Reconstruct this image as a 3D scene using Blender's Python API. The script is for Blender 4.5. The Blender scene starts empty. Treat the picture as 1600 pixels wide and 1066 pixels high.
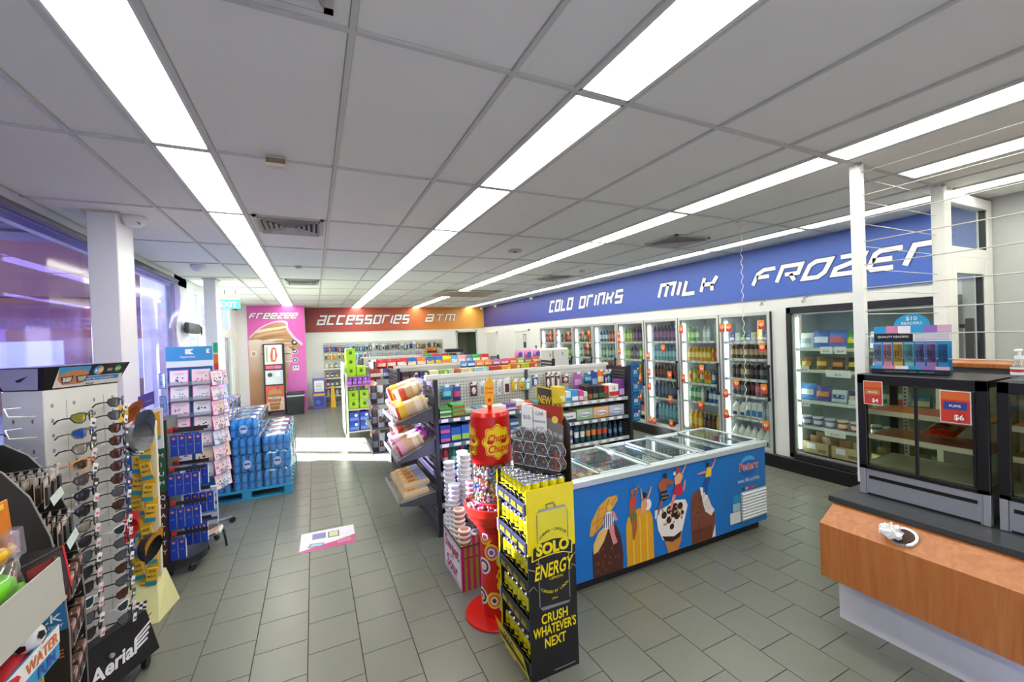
import bpy, math, random
from math import sin, cos, pi, radians, sqrt
from mathutils import Matrix, Vector

random.seed(11)
SC = bpy.context.scene
COL = SC.collection
H_CAM, H_CEIL = 1.88, 2.98

# ---------------------------------------------------------------- camera
_f, _p, _y, _r = 651.5, radians(.555), radians(25.48), radians(-2.07)
_fw = Vector((sin(_y) * cos(_p), cos(_y) * cos(_p), -sin(_p)))
_rt = Vector((cos(_y), -sin(_y), 0))
_up = _rt.cross(_fw)
_r2 = _rt * cos(_r) + _up * sin(_r)
_u2 = _up * cos(_r) - _rt * sin(_r)
cd = bpy.data.cameras.new('camera')
cam = bpy.data.objects.new('camera', cd)
COL.objects.link(cam)
cd.sensor_width = 36
cd.lens = _f / 1600 * 36
cd.clip_start = .05
cam.matrix_world = Matrix.Translation((0, 0, H_CAM)) @ Matrix((_r2, _u2, -_fw)).transposed().to_4x4()
SC.camera = cam

# ---------------------------------------------------------------- world, sun, exposure
W = bpy.data.worlds.new('sky')
SC.world = W
W.use_nodes = True
nt = W.node_tree
nt.nodes.clear()
wo = nt.nodes.new('ShaderNodeOutputWorld')
bg = nt.nodes.new('ShaderNodeBackground')
sk = nt.nodes.new('ShaderNodeTexSky')
sk.sky_type = 'NISHITA'
sk.sun_disc = False
sk.sun_elevation = radians(24)
sk.sun_rotation = radians(-56)
sk.air_density = 1.0
sk.dust_density = .6
bg.inputs[1].default_value = .6
nt.links.new(sk.outputs[0], bg.inputs[0])
nt.links.new(bg.outputs[0], wo.inputs[0])
sun = bpy.data.lights.new('sun', 'SUN')
sun.energy = 60
sun.angle = radians(.6)
sun.color = (1, .97, .92)
so = bpy.data.objects.new('sun', sun)
COL.objects.link(so)
SUN_EL = radians(19)
_sd = Vector((.83 * cos(SUN_EL), -.557 * cos(SUN_EL), -sin(SUN_EL)))
so.rotation_euler = _sd.to_track_quat('-Z', 'Y').to_euler()
so.location = (-12, 12, 8)
SC.view_settings.view_transform = 'Standard'
SC.view_settings.look = 'None'
SC.view_settings.gamma = 1
SC.view_settings.use_curve_mapping = False
SC.view_settings.exposure = 0.55
SC.cycles.use_denoising = True
SC.cycles.max_bounces = 8
SC.cycles.diffuse_bounces = 4
SC.cycles.glossy_bounces = 3
SC.cycles.transparent_max_bounces = 16
SC.cycles.transmission_bounces = 4
SC.cycles.sample_clamp_indirect = 6
SC.cycles.caustics_reflective = False
SC.cycles.caustics_refractive = False
PANEL_E = 9.0

# ---------------------------------------------------------------- materials
def lin(h):
    h = h.lstrip('#')
    c = [int(h[i:i + 2], 16) / 255 for i in (0, 2, 4)]
    return [x / 12.92 if x <= .04045 else ((x + .055) / 1.055) ** 2.4 for x in c]

_MC = {}
def mat(h, rough=.5, metal=0.0, emit=0.0, var=.05, scale=14, bump=0.0, coat=0.0):
    k = (h, rough, metal, emit, var, scale, bump, coat)
    if k in _MC: return _MC[k]
    m = bpy.data.materials.new('finish_' + h.lstrip('#'))
    m.use_nodes = True
    n, l = m.node_tree.nodes, m.node_tree.links
    b = n['Principled BSDF']
    c = lin(h)
    if emit:
        b.inputs['Base Color'].default_value = (*c, 1)
        b.inputs['Emission Color'].default_value = (*c, 1)
        b.inputs['Emission Strength'].default_value = emit
        _MC[k] = m
        return m
    b.inputs['Roughness'].default_value = rough
    b.inputs['Metallic'].default_value = metal
    b.inputs['Coat Weight'].default_value = coat
    tc = n.new('ShaderNodeTexCoord')
    nz = n.new('ShaderNodeTexNoise')
    nz.inputs['Scale'].default_value = scale
    nz.inputs['Detail'].default_value = 2
    l.new(tc.outputs['Object'], nz.inputs['Vector'])
    mx = n.new('ShaderNodeMix')
    mx.data_type = 'RGBA'
    mx.inputs['A'].default_value = (*[max(0, x * (1 - var)) for x in c], 1)
    mx.inputs['B'].default_value = (*[min(1, x * (1 + var)) for x in c], 1)
    l.new(nz.outputs['Fac'], mx.inputs['Factor'])
    l.new(mx.outputs['Result'], b.inputs['Base Color'])
    if bump:
        bp = n.new('ShaderNodeBump')
        bp.inputs['Strength'].default_value = bump
        bp.inputs['Distance'].default_value = .002
        l.new(nz.outputs['Fac'], bp.inputs['Height'])
        l.new(bp.outputs['Normal'], b.inputs['Normal'])
    _MC[k] = m
    return m

def glass(name, tint='ffffff', refl=1.0, rough=0.0, haze=0.0, hazec='ffffff'):
    k = ('g', name)
    if k in _MC: return _MC[k]
    m = bpy.data.materials.new(name)
    m.use_nodes = True
    n, l = m.node_tree.nodes, m.node_tree.links
    n.clear()
    o = n.new('ShaderNodeOutputMaterial')
    t = n.new('ShaderNodeBsdfTransparent')
    t.inputs[0].default_value = (*lin(tint), 1)
    g = n.new('ShaderNodeBsdfGlossy')
    g.inputs['Roughness'].default_value = rough
    fr = n.new('ShaderNodeFresnel')
    ge = n.new('ShaderNodeNewGeometry')
    ir = n.new('ShaderNodeMapRange')
    ir.inputs['To Min'].default_value = 1.45
    ir.inputs['To Max'].default_value = 1 / 1.45
    l.new(ge.outputs['Backfacing'], ir.inputs[0])
    l.new(ir.outputs[0], fr.inputs['IOR'])
    ml = n.new('ShaderNodeMath')
    ml.operation = 'MULTIPLY'
    ml.inputs[1].default_value = refl
    l.new(fr.outputs[0], ml.inputs[0])
    mx = n.new('ShaderNodeMixShader')
    l.new(ml.outputs[0], mx.inputs[0])
    src = t.outputs[0]
    if haze:
        d = n.new('ShaderNodeBsdfDiffuse')
        d.inputs[0].default_value = (*lin(hazec), 1)
        m2 = n.new('ShaderNodeMixShader')
        nz = n.new('ShaderNodeTexNoise')
        nz.inputs['Scale'].default_value = 9
        mr = n.new('ShaderNodeMapRange')
        mr.inputs['From Min'].default_value = .35
        mr.inputs['From Max'].default_value = .75
        mr.inputs['To Min'].default_value = haze * .4
        mr.inputs['To Max'].default_value = haze * 1.5
        l.new(nz.outputs['Fac'], mr.inputs['Value'])
        l.new(mr.outputs[0], m2.inputs[0])
        l.new(t.outputs[0], m2.inputs[1])
        l.new(d.outputs[0], m2.inputs[2])
        src = m2.outputs[0]
    l.new(src, mx.inputs[1])
    l.new(g.outputs[0], mx.inputs[2])
    l.new(mx.outputs[0], o.inputs[0])
    _MC[k] = m
    return m

# ---------------------------------------------------------------- mesh builder
_GL = {}
def glyphs(s, bold=0.0):
    k = (s, bold)
    if k in _GL: return _GL[k]
    c = bpy.data.curves.new('lettering', 'FONT')
    c.body = s
    c.size = 1
    c.offset = bold
    c.resolution_u = 3
    o = bpy.data.objects.new('lettering', c)
    COL.objects.link(o)
    dg = bpy.context.evaluated_depsgraph_get()
    me = bpy.data.meshes.new_from_object(o.evaluated_get(dg))
    vs = [(v.co.x, v.co.y) for v in me.vertices]
    fs = [tuple(p.vertices) for p in me.polygons]
    bpy.data.objects.remove(o)
    bpy.data.meshes.remove(me)
    bpy.data.curves.remove(c)
    _GL[k] = (vs, fs)
    return _GL[k]

class MB:
    def __init__(s):
        s.v, s.f, s.mi, s.ms, s.sm, s.M = [], [], [], [], [], Matrix()
    def at(s, x=0, y=0, z=0, rz=0, rx=0, ry=0):
        s.M = Matrix.Translation((x, y, z)) @ Matrix.Rotation(rz, 4, 'Z') @ Matrix.Rotation(rx, 4, 'X') @ Matrix.Rotation(ry, 4, 'Y')
        return s
    def add(s, vs, fs, m, smooth=False):
        if m not in s.ms: s.ms.append(m)
        i, n = s.ms.index(m), len(s.v)
        s.v += [tuple(s.M @ Vector(v)) for v in vs]
        for f in fs:
            s.f.append(tuple(n + a for a in f)); s.mi.append(i); s.sm.append(smooth)
        return s
    def box(s, x0, x1, y0, y1, z0, z1, m, c=0.0):
        if c <= 0:
            vs = [(x, y, z) for z in (z0, z1) for y in (y0, y1) for x in (x0, x1)]
            return s.add(vs, [(0, 2, 3, 1), (4, 5, 7, 6), (0, 1, 5, 4), (2, 6, 7, 3), (0, 4, 6, 2), (1, 3, 7, 5)], m)
        X, Y, Z = (x0, x1), (y0, y1), (z0, z1)
        vs, ix = [], {}
        for i in (0, 1):
            for j in (0, 1):
                for k in (0, 1):
                    a, b, d = (1 - 2 * i) * c, (1 - 2 * j) * c, (1 - 2 * k) * c
                    for q, p in enumerate(((X[i], Y[j] + b, Z[k] + d), (X[i] + a, Y[j], Z[k] + d), (X[i] + a, Y[j] + b, Z[k]))):
                        ix[i, j, k, q] = len(vs); vs.append(p)
        fs = []
        g = lambda *a: ix[a]
        for i in (0, 1):
            fs.append([g(i, 0, 0, 0), g(i, 1, 0, 0), g(i, 1, 1, 0), g(i, 0, 1, 0)])
            fs.append([g(0, i, 0, 1), g(1, i, 0, 1), g(1, i, 1, 1), g(0, i, 1, 1)])
            fs.append([g(0, 0, i, 2), g(1, 0, i, 2), g(1, 1, i, 2), g(0, 1, i, 2)])
        for j in (0, 1):
            for k in (0, 1):
                fs.append([g(0, j, k, 1), g(1, j, k, 1), g(1, j, k, 2), g(0, j, k, 2)])
                fs.append([g(j, 0, k, 0), g(j, 1, k, 0), g(j, 1, k, 2), g(j, 0, k, 2)])
                fs.append([g(j, k, 0, 0), g(j, k, 1, 0), g(j, k, 1, 1), g(j, k, 0, 1)])
                for i in (0, 1):
                    pass
        for i in (0, 1):
            for j in (0, 1):
                for k in (0, 1):
                    fs.append([g(i, j, k, 0), g(i, j, k, 1), g(i, j, k, 2)])
        # fix winding against the centre
        cx = Vector(((x0 + x1) / 2, (y0 + y1) / 2, (z0 + z1) / 2))
        out = []
        for f in fs:
            a, b, d = Vector(vs[f[0]]), Vector(vs[f[1]]), Vector(vs[f[2]])
            nrm = (b - a).cross(d - a)
            out.append(f if nrm.dot(a - cx) > 0 else f[::-1])
        return s.add(vs, out, m)
    def quad(s, x0, x1, z0, z1, y, m):
        return s.add([(x0, y, z0), (x1, y, z0), (x1, y, z1), (x0, y, z1)], [(0, 1, 2, 3)], m)
    def flat(s, x0, x1, y0, y1, z, m):
        return s.add([(x0, y0, z), (x1, y0, z), (x1, y1, z), (x0, y1, z)], [(0, 1, 2, 3)], m)
    def poly(s, pts, y, m):
        return s.add([(a, y, b) for a, b in pts], [tuple(range(len(pts)))], m)
    def slab(s, pts, y0, y1, m):      # outline in x,z pulled from y0 (front) to y1
        n = len(pts)
        vs = [(a, y0, b) for a, b in pts] + [(a, y1, b) for a, b in pts]
        fs = [tuple(range(n)), tuple(range(2 * n - 1, n - 1, -1))] + [(i + n, (i + 1) % n + n, (i + 1) % n, i) for i in range(n)]
        return s.add(vs, fs, m)
    def plate(s, pts, z0, z1, m):     # outline in x,y pulled from z0 to z1
        n = len(pts)
        vs = [(a, b, z0) for a, b in pts] + [(a, b, z1) for a, b in pts]
        fs = [tuple(range(n - 1, -1, -1)), tuple(range(n, 2 * n))] + [(i, (i + 1) % n, (i + 1) % n + n, i + n) for i in range(n)]
        return s.add(vs, fs, m)
    def disc(s, cx, cz, rx, y, m, n=20, rz=None, a0=0, a1=2 * pi):
        rz = rz or rx
        return s.poly([(cx + rx * cos(a0 + (a1 - a0) * i / n), cz + rz * sin(a0 + (a1 - a0) * i / n)) for i in range(n)], y, m)
    def lathe(s, prof, ms, n=12, cx=0, cy=0, cz=0, sy=1.0):
        for i in range(len(prof) - 1):
            (r0, z0), (r1, z1) = prof[i], prof[i + 1]
            m = ms if not isinstance(ms, (list, tuple)) else ms[min(i, len(ms) - 1)]
            vs = [(cx + r * cos(2 * pi * k / n), cy + sy * r * sin(2 * pi * k / n), cz + z) for r, z in ((r0, z0), (r1, z1)) for k in range(n)]
            if r0 < 1e-6: fs = [(k, n + (k + 1) % n, n + k) for k in range(n)]
            elif r1 < 1e-6: fs = [(k, (k + 1) % n, n + k) for k in range(n)]
            else: fs = [(k, (k + 1) % n, n + (k + 1) % n, n + k) for k in range(n)]
            s.add(vs, fs, m, abs(z1 - z0) > 1e-5 or n > 12)
        return s
    def cyl(s, cx, cy, z0, z1, r, m, n=12):
        return s.lathe([(0, z0), (r, z0), (r, z1), (0, z1)], m, n, cx, cy)
    def tube(s, pts, r, m, n=6, close=False):
        P = [Vector(p) for p in pts]
        vs, fs = [], []
        last = None
        for i, p in enumerate(P):
            d = (P[min(i + 1, len(P) - 1)] - P[max(i - 1, 0)])
            if close: d = P[(i + 1) % len(P)] - P[i - 1]
            d.normalize()
            a = d.cross(Vector((0, 0, 1)))
            if a.length < .15: a = d.cross(Vector((0, 1, 0)))
            if last is not None and last.length:
                a = last - d * last.dot(d)
            a.normalize(); last = a
            b = d.cross(a)
            vs += [tuple(p + a * r * cos(2 * pi * k / n) + b * r * sin(2 * pi * k / n)) for k in range(n)]
        L = len(P)
        for i in range(L if close else L - 1):
            j = (i + 1) % L
            fs += [(i * n + k, i * n + (k + 1) % n, j * n + (k + 1) % n, j * n + k) for k in range(n)]
        if not close:
            fs += [tuple(range(n - 1, -1, -1)), tuple((L - 1) * n + k for k in range(n))]
        return s.add(vs, fs, m, True)
    def pillow(s, w, h, t, m, back=None, nx=5, nz=6, crimp=.06, lump=.0, seed=0):
        R = random.Random(seed)
        back = back or m
        for sg, mm in ((-1, m), (1, back)):
            vs, fs = [], []
            for j in range(nz + 1):
                for i in range(nx + 1):
                    u, v = i / nx, j / nz
                    k = max(0, sin(pi * min(1, max(0, (u - .02) / .96)))) ** .55 * max(0, sin(pi * min(1, max(0, (v - crimp) / (1 - 2 * crimp))))) ** .6
                    tt = t / 2 * k * (1 + lump * R.uniform(-1, 1))
                    vs.append(((u - .5) * w * (1 - .04 * k), sg * tt, v * h))
            for j in range(nz):
                for i in range(nx):
                    a = j * (nx + 1) + i
                    q = (a, a + 1, a + nx + 2, a + nx + 1)
                    fs.append(q if sg < 0 else q[::-1])
            s.add(vs, fs, mm, True)
        return s
    def ball(s, cx, cy, cz, r, m, n=10, sx=1, sy=1, sz=1):
        k = max(4, n // 2)
        vs, fs = [], []
        for j in range(k + 1):
            for i in range(n):
                a, b = 2 * pi * i / n, pi * j / k
                vs.append((cx + sx * r * sin(b) * cos(a), cy + sy * r * sin(b) * sin(a), cz - sz * r * cos(b)))
        for j in range(k):
            for i in range(n):
                fs.append((j * n + i, j * n + (i + 1) % n, (j + 1) * n + (i + 1) % n, (j + 1) * n + i))
        return s.add(vs, fs, m, True)
    def text(s, t, x, z, y, size, m, align='c', bold=0.0, shear=0.0, rot=0.0, sx=1.0):
        vs, fs = glyphs(t, bold)
        if not vs: return s
        x0, x1 = min(v[0] for v in vs), max(v[0] for v in vs)
        off = {'c': (x0 + x1) / 2, 'l': x0, 'r': x1}[align]
        out = []
        for a, b in vs:
            a, b = (a - off) * size * sx + b * size * shear, b * size
            out.append((x + a * cos(rot) - b * sin(rot), y, z + a * sin(rot) + b * cos(rot)))
        return s.add(out, fs, m)
    def mesh(s, name):
        me = bpy.data.meshes.new(name)
        me.from_pydata(s.v, [], s.f)
        for m in s.ms: me.materials.append(m)
        me.polygons.foreach_set('material_index', s.mi)
        me.polygons.foreach_set('use_smooth', s.sm)
        me.update()
        return me
    def build(s, name, parent=None, loc=(0, 0, 0), rz=0, kind=None):
        o = bpy.data.objects.new(name, s.mesh(name))
        COL.objects.link(o)
        o.location = loc
        o.rotation_euler = (0, 0, rz)
        if parent: o.parent = parent
        if kind: o['kind'] = kind
        return o

def tag(o, label=None, cat=None, group=None, kind=None):
    if label: o['label'] = label
    if cat: o['category'] = cat
    if group: o['group'] = group
    if kind: o['kind'] = kind
    return o

def thing(name, label, cat, loc=(0, 0, 0), rz=0, group=None):
    o = bpy.data.objects.new(name, None)
    o.empty_display_size = .1
    COL.objects.link(o)
    o.location = loc
    o.rotation_euler = (0, 0, rz)
    return tag(o, label, cat, group)

def part(name, b, parent, label=None, loc=(0, 0, 0)):
    o = b.build(name, parent, loc)
    if label: o['label'] = label
    return o

def copy_tree(o, parent=None):
    kids = list(o.children)
    c = o.copy()
    COL.objects.link(c)
    if parent: c.parent = parent
    for k in kids: copy_tree(k, c)
    return c

class Fr:
    """a local frame: x along the front, y into the depth, z up"""
    def __init__(s, x, y, z=0, rz=0): s.o, s.rz = Vector((x, y, z)), rz
    def pt(s, x, y, z=0):
        c, n = cos(s.rz), sin(s.rz)
        return (s.o.x + c * x - n * y, s.o.y + n * x + c * y, s.o.z + z)

_T = 'zeroth first second third fourth fifth sixth seventh eighth ninth tenth eleventh twelfth thirteenth fourteenth fifteenth sixteenth seventeenth eighteenth nineteenth'.split()
ORD = _T[1:] + ['twentieth'] + ['twenty-' + w for w in _T[1:10]] + ['thirtieth'] + ['thirty-' + w for w in _T[1:10]]
def cn(h):
    import colorsys
    r, g, b_ = [int(h[i:i + 2], 16) / 255 for i in (0, 2, 4)]
    hh, l_, s_ = colorsys.rgb_to_hls(r, g, b_)
    if s_ < .14: return 'black' if l_ < .25 else 'grey' if l_ < .72 else 'white'
    if l_ > .86: return 'pale'
    hue = [(.03, 'red'), (.1, 'orange'), (.18, 'yellow'), (.42, 'green'), (.54, 'teal'), (.7, 'blue'), (.82, 'purple'), (.95, 'pink'), (1.1, 'red')]
    nm = next(n_ for t_, n_ in hue if hh <= t_)
    if nm == 'orange' and l_ < .45: nm = 'brown'
    return ('dark ' if l_ < .3 else '') + nm

def smooth(p, n=2):
    for _ in range(n):
        q = []
        for i in range(len(p)):
            a, b = p[i], p[(i + 1) % len(p)]
            q += [(a[0] * .75 + b[0] * .25, a[1] * .75 + b[1] * .25), (a[0] * .25 + b[0] * .75, a[1] * .25 + b[1] * .75)]
        p = q
    return p

_KIND = {}
def put(name, key, make, fr, x, y, z, label, cat, group=None, rz=0, rx=0, ry=0, sc=1):
    """a top-level thing made of one mesh; alike things share it"""
    if key not in _KIND:
        b = MB(); make(b); _KIND[key] = b.mesh(name)
    o = bpy.data.objects.new(name, _KIND[key])
    COL.objects.link(o)
    o.location = fr.pt(x, y, z)
    o.rotation_euler = (rx, ry, fr.rz + rz)
    if sc != 1: o.scale = (sc, sc, sc)
    return tag(o, label, cat, group)

WHITE = mat('f2f2ee', .45)
BLACK = mat('17171a', .4)
ALU = mat('c9ccd0', .35, .6)
CHROME = mat('d8dade', .18, .95)
GREY = mat('8b8d90', .5)
DARK = mat('2b2d31', .5)
WORLD = Fr(0, 0, 0, 0)
# ================================================================ THE SETTING
XL, XR, YB = -1.8, 5.6, 14.0
YF = -1.4           # wall behind the camera
WALLM = mat('eceeeb', .6, var=.02, scale=3)
def struct(name, b, parent=None):
    o = b.build(name, parent)
    if not parent: o['kind'] = 'structure'
    return o

# ---- floor: bed + single tiles
grout = mat('45473f', .9)
b = MB(); b.box(XL - .1, XR + .1, YF, YB + .05, -.12, -.006, grout)
floor = struct('floor', b)
def tile_mat():
    m = bpy.data.materials.new('grey_porcelain')
    m.use_nodes = True
    n, l = m.node_tree.nodes, m.node_tree.links
    bs = n['Principled BSDF']
    tc = n.new('ShaderNodeTexCoord')
    oi = n.new('ShaderNodeNewGeometry')
    n1 = n.new('ShaderNodeTexNoise'); n1.inputs['Scale'].default_value = 420; n1.inputs['Detail'].default_value = 3
    n2 = n.new('ShaderNodeTexNoise'); n2.inputs['Scale'].default_value = 1.6; n2.inputs['Detail'].default_value = 4
    l.new(oi.outputs['Position'], n1.inputs['Vector']); l.new(oi.outputs['Position'], n2.inputs['Vector'])
    r1 = n.new('ShaderNodeValToRGB')
    r1.color_ramp.elements[0].position = .3; r1.color_ramp.elements[1].position = .7
    r1.color_ramp.elements[0].color = (*lin('60625a'), 1); r1.color_ramp.elements[1].color = (*lin('84867b'), 1)
    l.new(n1.outputs['Fac'], r1.inputs[0])
    mr = n.new('ShaderNodeMapRange')
    mr.inputs['To Min'].default_value = .9; mr.inputs['To Max'].default_value = 1.08
    l.new(n2.outputs['Fac'], mr.inputs[0])
    rd = n.new('ShaderNodeMath'); rd.operation = 'MULTIPLY_ADD'
    rd.inputs[1].default_value = .10; rd.inputs[2].default_value = .95
    l.new(oi.outputs['Random Per Island'], rd.inputs[0])
    mm = n.new('ShaderNodeMath'); mm.operation = 'MULTIPLY'
    l.new(rd.outputs[0], mm.inputs[0]); l.new(mr.outputs[0], mm.inputs[1])
    mu = n.new('ShaderNodeVectorMath'); mu.operation = 'SCALE'
    l.new(r1.outputs[0], mu.inputs[0]); l.new(mm.outputs[0], mu.inputs['Scale'])
    l.new(mu.outputs[0], bs.inputs['Base Color'])
    rr = n.new('ShaderNodeMapRange'); rr.inputs['To Min'].default_value = .24; rr.inputs['To Max'].default_value = .42
    l.new(n2.outputs['Fac'], rr.inputs[0]); l.new(rr.outputs[0], bs.inputs['Roughness'])
    return m
TILE = tile_mat()
TW, TS, TX0, TY0 = .298, .3086, -.098, 2.82
b = MB(); g = .0022
b.box(g, TW - g, g, TS - g, -.008, 0, TILE, .0012)
tile_mesh = b.mesh('floor_tile')
def screen(x, y, z):
    d = Vector((x, y, z - H_CAM)); w = d.dot(_fw)
    return (800 + _f * d.dot(_r2) / w, 533 - _f * d.dot(_u2) / w) if w > .05 else (-9999, -9999)
cells = []
i0 = int((XL - TX0) / TW) - 1
for i in range(i0, int((XR - TX0) / TW) + 1):
    for j in range(-16, 40):
        x = TX0 + i * TW
        y = TY0 - (j * TS) - .5 * TS * (i + 1)
        y = TY0 + j * TS - .5 * TS * (i % 2) * 1.0
        if x < XL - TW or x > XR or y < YF or y > YB - .1: continue
        sx, sy = screen(x + TW / 2, y + TS / 2, 0)
        seen = -40 < sx < 1640 and sy < 1110 and y > .2
        cells.append(((0 if seen else 1), (x * x + y * y), x, y))
cells.sort()
rest = MB()
for q, (s_, d_, x, y) in enumerate(cells):
    if q < 298:
        o = bpy.data.objects.new('floor_tile', tile_mesh); COL.objects.link(o)
        o.location = (x, y, 0); o.parent = floor
    else:
        rest.at(x, y, 0); rest.box(g, TW - g, g, TS - g, -.008, 0, TILE)
ro = rest.build('floor_tiles_beyond', floor, kind='stuff')

# ---- ceiling: slab, T-rails, single tiles
CEILM = mat('ebebe6', .85, var=.03, scale=2.5, bump=.1)
RAIL = mat('c8c9c4', .5)
b = MB(); b.box(XL - .1, XR + .1, YF, YB + .05, H_CEIL + .07, H_CEIL + .15, mat('8a8a88', .9))
ceil = struct('ceiling', b)
cols = [-1.8, -1.06, -.75, -.464, .164, .793, 1.107, 1.41, 2.035, 2.66, 3.0, 3.275, 3.915, 4.54, 4.89, 5.14, 5.6]
lightcols = {2: 'left', 6: 'centre', 10: 'right', 14: 'wall'}
RY0, RS = .306, 1.2595
rows_ = [RY0 + RS * k for k in range(-2, 11)] + [YB]
rows_ = [r for r in rows_ if r > YF - .01]
rows_ = [YF] + [r for r in rows_ if r > YF + .2]
DIFF = mat('fffdf0', emit=PANEL_E)
DIFF2 = mat('f6fbff', emit=PANEL_E)
FRM = mat('d9dad6', .5)
def ceiling_light(x0, x1, y0, y1, label, group):
    cx, cy = (x0 + x1) / 2, (y0 + y1) / 2
    t = thing('ceiling_light', label, 'ceiling light', (cx, cy, H_CEIL + .02), 0, group)
    w, h = (x1 - x0) / 2 - .012, (y1 - y0) / 2 - .014
    f = MB(); e = .012
    f.box(-w, w, -h, -h + e, -.022, .03, FRM); f.box(-w, w, h - e, h, -.022, .03, FRM)
    f.box(-w, -w + e, -h, h, -.022, .03, FRM); f.box(w - e, w, -h, h, -.022, .03, FRM)
    part('frame', f, t)
    d = MB(); d.box(-w + e, w - e, -h + e, h - e, -.014, -.006, DIFF)
    part('diffuser', d, t)
vent_cells = {(3, 3), (3, 0)}
tcache = {}
def LN(j): return 'unseen near-end' if j == 0 else 'nearest long' if j == 1 else ORD[j - 1] + ' nearest long'
strip_name = {2: 'row nearest the left windows', 6: 'centre row of the shop ceiling', 10: 'row above the chest freezer', 14: 'row along the blue wall band'}
for i in range(len(cols) - 1):
    x0, x1 = cols[i], cols[i + 1]
    for j in range(len(rows_) - 1):
        y0, y1 = rows_[j], rows_[j + 1]
        if i in lightcols:
            on = True
            if i == 10 and 8.9 < (y0 + y1) / 2 < 10.4: on = False
            if i == 14 and y0 < 1.4: on = False
            if on:
                ceiling_light(x0, x1, y0, y1, LN(j) + ' ceiling light panel in the ' + strip_name[i], 'light panels in the ' + strip_name[i])
                continue
        if i in (11, 13) and y0 < 1.4: continue     # staff-area lights go there
        w, h = round(x1 - x0, 4), round(y1 - y0, 4)
        if (w, h) not in tcache:
            q = MB(); q.box(.012, w - .012, .012, h - .012, 0, .012, CEILM, .002); tcache[w, h] = q.mesh('ceiling_tile')
        o = bpy.data.objects.new('ceiling_tile', tcache[w, h]); COL.objects.link(o)
        o.location = (x0, y0, H_CEIL + .004 + random.uniform(0, .004)); o.parent = ceil
        o.rotation_euler = (random.uniform(-.0015, .0015), random.uniform(-.002, .002), 0)
for x in cols[1:-1]:
    q = MB(); q.box(x - .011, x + .011, YF, YB, H_CEIL - .004, H_CEIL + .03, RAIL); q.build('ceiling_rail', ceil)
for y in rows_[1:-1]:
    q = MB(); q.box(XL, XR, y - .011, y + .011, H_CEIL - .0035, H_CEIL + .029, RAIL); q.build('ceiling_rail', ceil)
# two more lines of panels over the staff side, in front of the posts
for (a, c, nm) in ((3.915, 4.2, 'staff side row next to the wire posts'), (4.86, 5.14, 'staff side row nearest the right wall')):
    for j in range(len(rows_) - 1):
        if rows_[j + 1] < 1.7:
            ceiling_light(a, c, rows_[j], rows_[j + 1], LN(j) + ' ceiling light panel in the ' + nm, 'light panels in the ' + nm)
for (a, c) in ((3.275, 3.915), (4.2, 4.54), (4.54, 4.86)):
    for j in range(len(rows_) - 1):
        if rows_[j + 1] < 1.7 and not (a == 3.275):
            q = MB(); q.box(a + .012, c - .012, rows_[j] + .012, rows_[j + 1] - .012, H_CEIL + .004, H_CEIL + .016, CEILM); q.build('ceiling_tile', ceil)
for j in range(len(rows_) - 1):
    if rows_[j + 1] < 1.7:
        for a, c in ((3.287, 3.903), (5.15, 5.59)):
            q = MB(); q.box(a, c, rows_[j] + .012, rows_[j + 1] - .012, H_CEIL + .004, H_CEIL + .016, CEILM); q.build('ceiling_tile', ceil)

# ---- square air diffusers
def air_vent(x, y, w, h, label, dark='3a3a3c'):
    t = thing('ceiling_vent', label, 'vent', (x, y, H_CEIL), 0)
    f = MB(); VM = mat('c3c1bb', .6); D = mat(dark, .8)
    f.box(-w/2, w/2, -h/2, -h/2+.03, -.012, .004, VM); f.box(-w/2, w/2, h/2-.03, h/2, -.012, .004, VM)
    f.box(-w/2, -w/2+.03, -h/2, h/2, -.012, .004, VM); f.box(w/2-.03, w/2, -h/2, h/2, -.012, .004, VM)
    part('frame', f, t)
    k = MB(); k.box(-w/2+.03, w/2-.03, -h/2+.03, h/2-.03, .0, .003, D); part('duct', k, t)
    for n_ in range(1, 7):
        a, c = (w/2-.03) * n_ / 6, (h/2-.03) * n_ / 6
        s = MB(); z0, z1, e = -.03, .0, .02
        for sg in (-1, 1):
            s.add([(-a, sg*c, z0), (a, sg*c, z0), (a-e, sg*(c-e), z1), (-a+e, sg*(c-e), z1)], [(0, 1, 2, 3)], VM)
            s.add([(sg*a, -c, z0), (sg*a, c, z0), (sg*(a-e), c-e, z1), (sg*(a-e), -c+e, z1)], [(0, 1, 2, 3)], VM)
        part('vane', s, t)
    return t
air_vent(-.15, 4.34, .55, .56, 'square grey ceiling vent with dark gaps, nearest the left light row')
air_vent(-.15, 1.05, .5, .9, 'large grimy ceiling vent cut off by the top of the picture')
air_vent(-.13, 8.2, .52, .5, 'small far ceiling vent above the way to the pink wall')
air_vent(4.05, 3.72, .55, .5, 'square ceiling vent over the fridge doors beside the coiled cord')
air_vent(4.15, 6.8, .5, .5, 'farther ceiling vent in front of the blue band')
b = MB(); b.box(-.68, .68, -.6, .6, -.03, -.004, mat('b9aa97', .7), .006); b.box(-.5, .5, -.42, .42, -.036, -.03, mat('a89b8b', .7))
tag(b.build('air_conditioner', loc=(3.38, 9.6, H_CEIL)), 'beige flat ceiling air conditioner panel far back between light rows', 'air conditioner')
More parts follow.
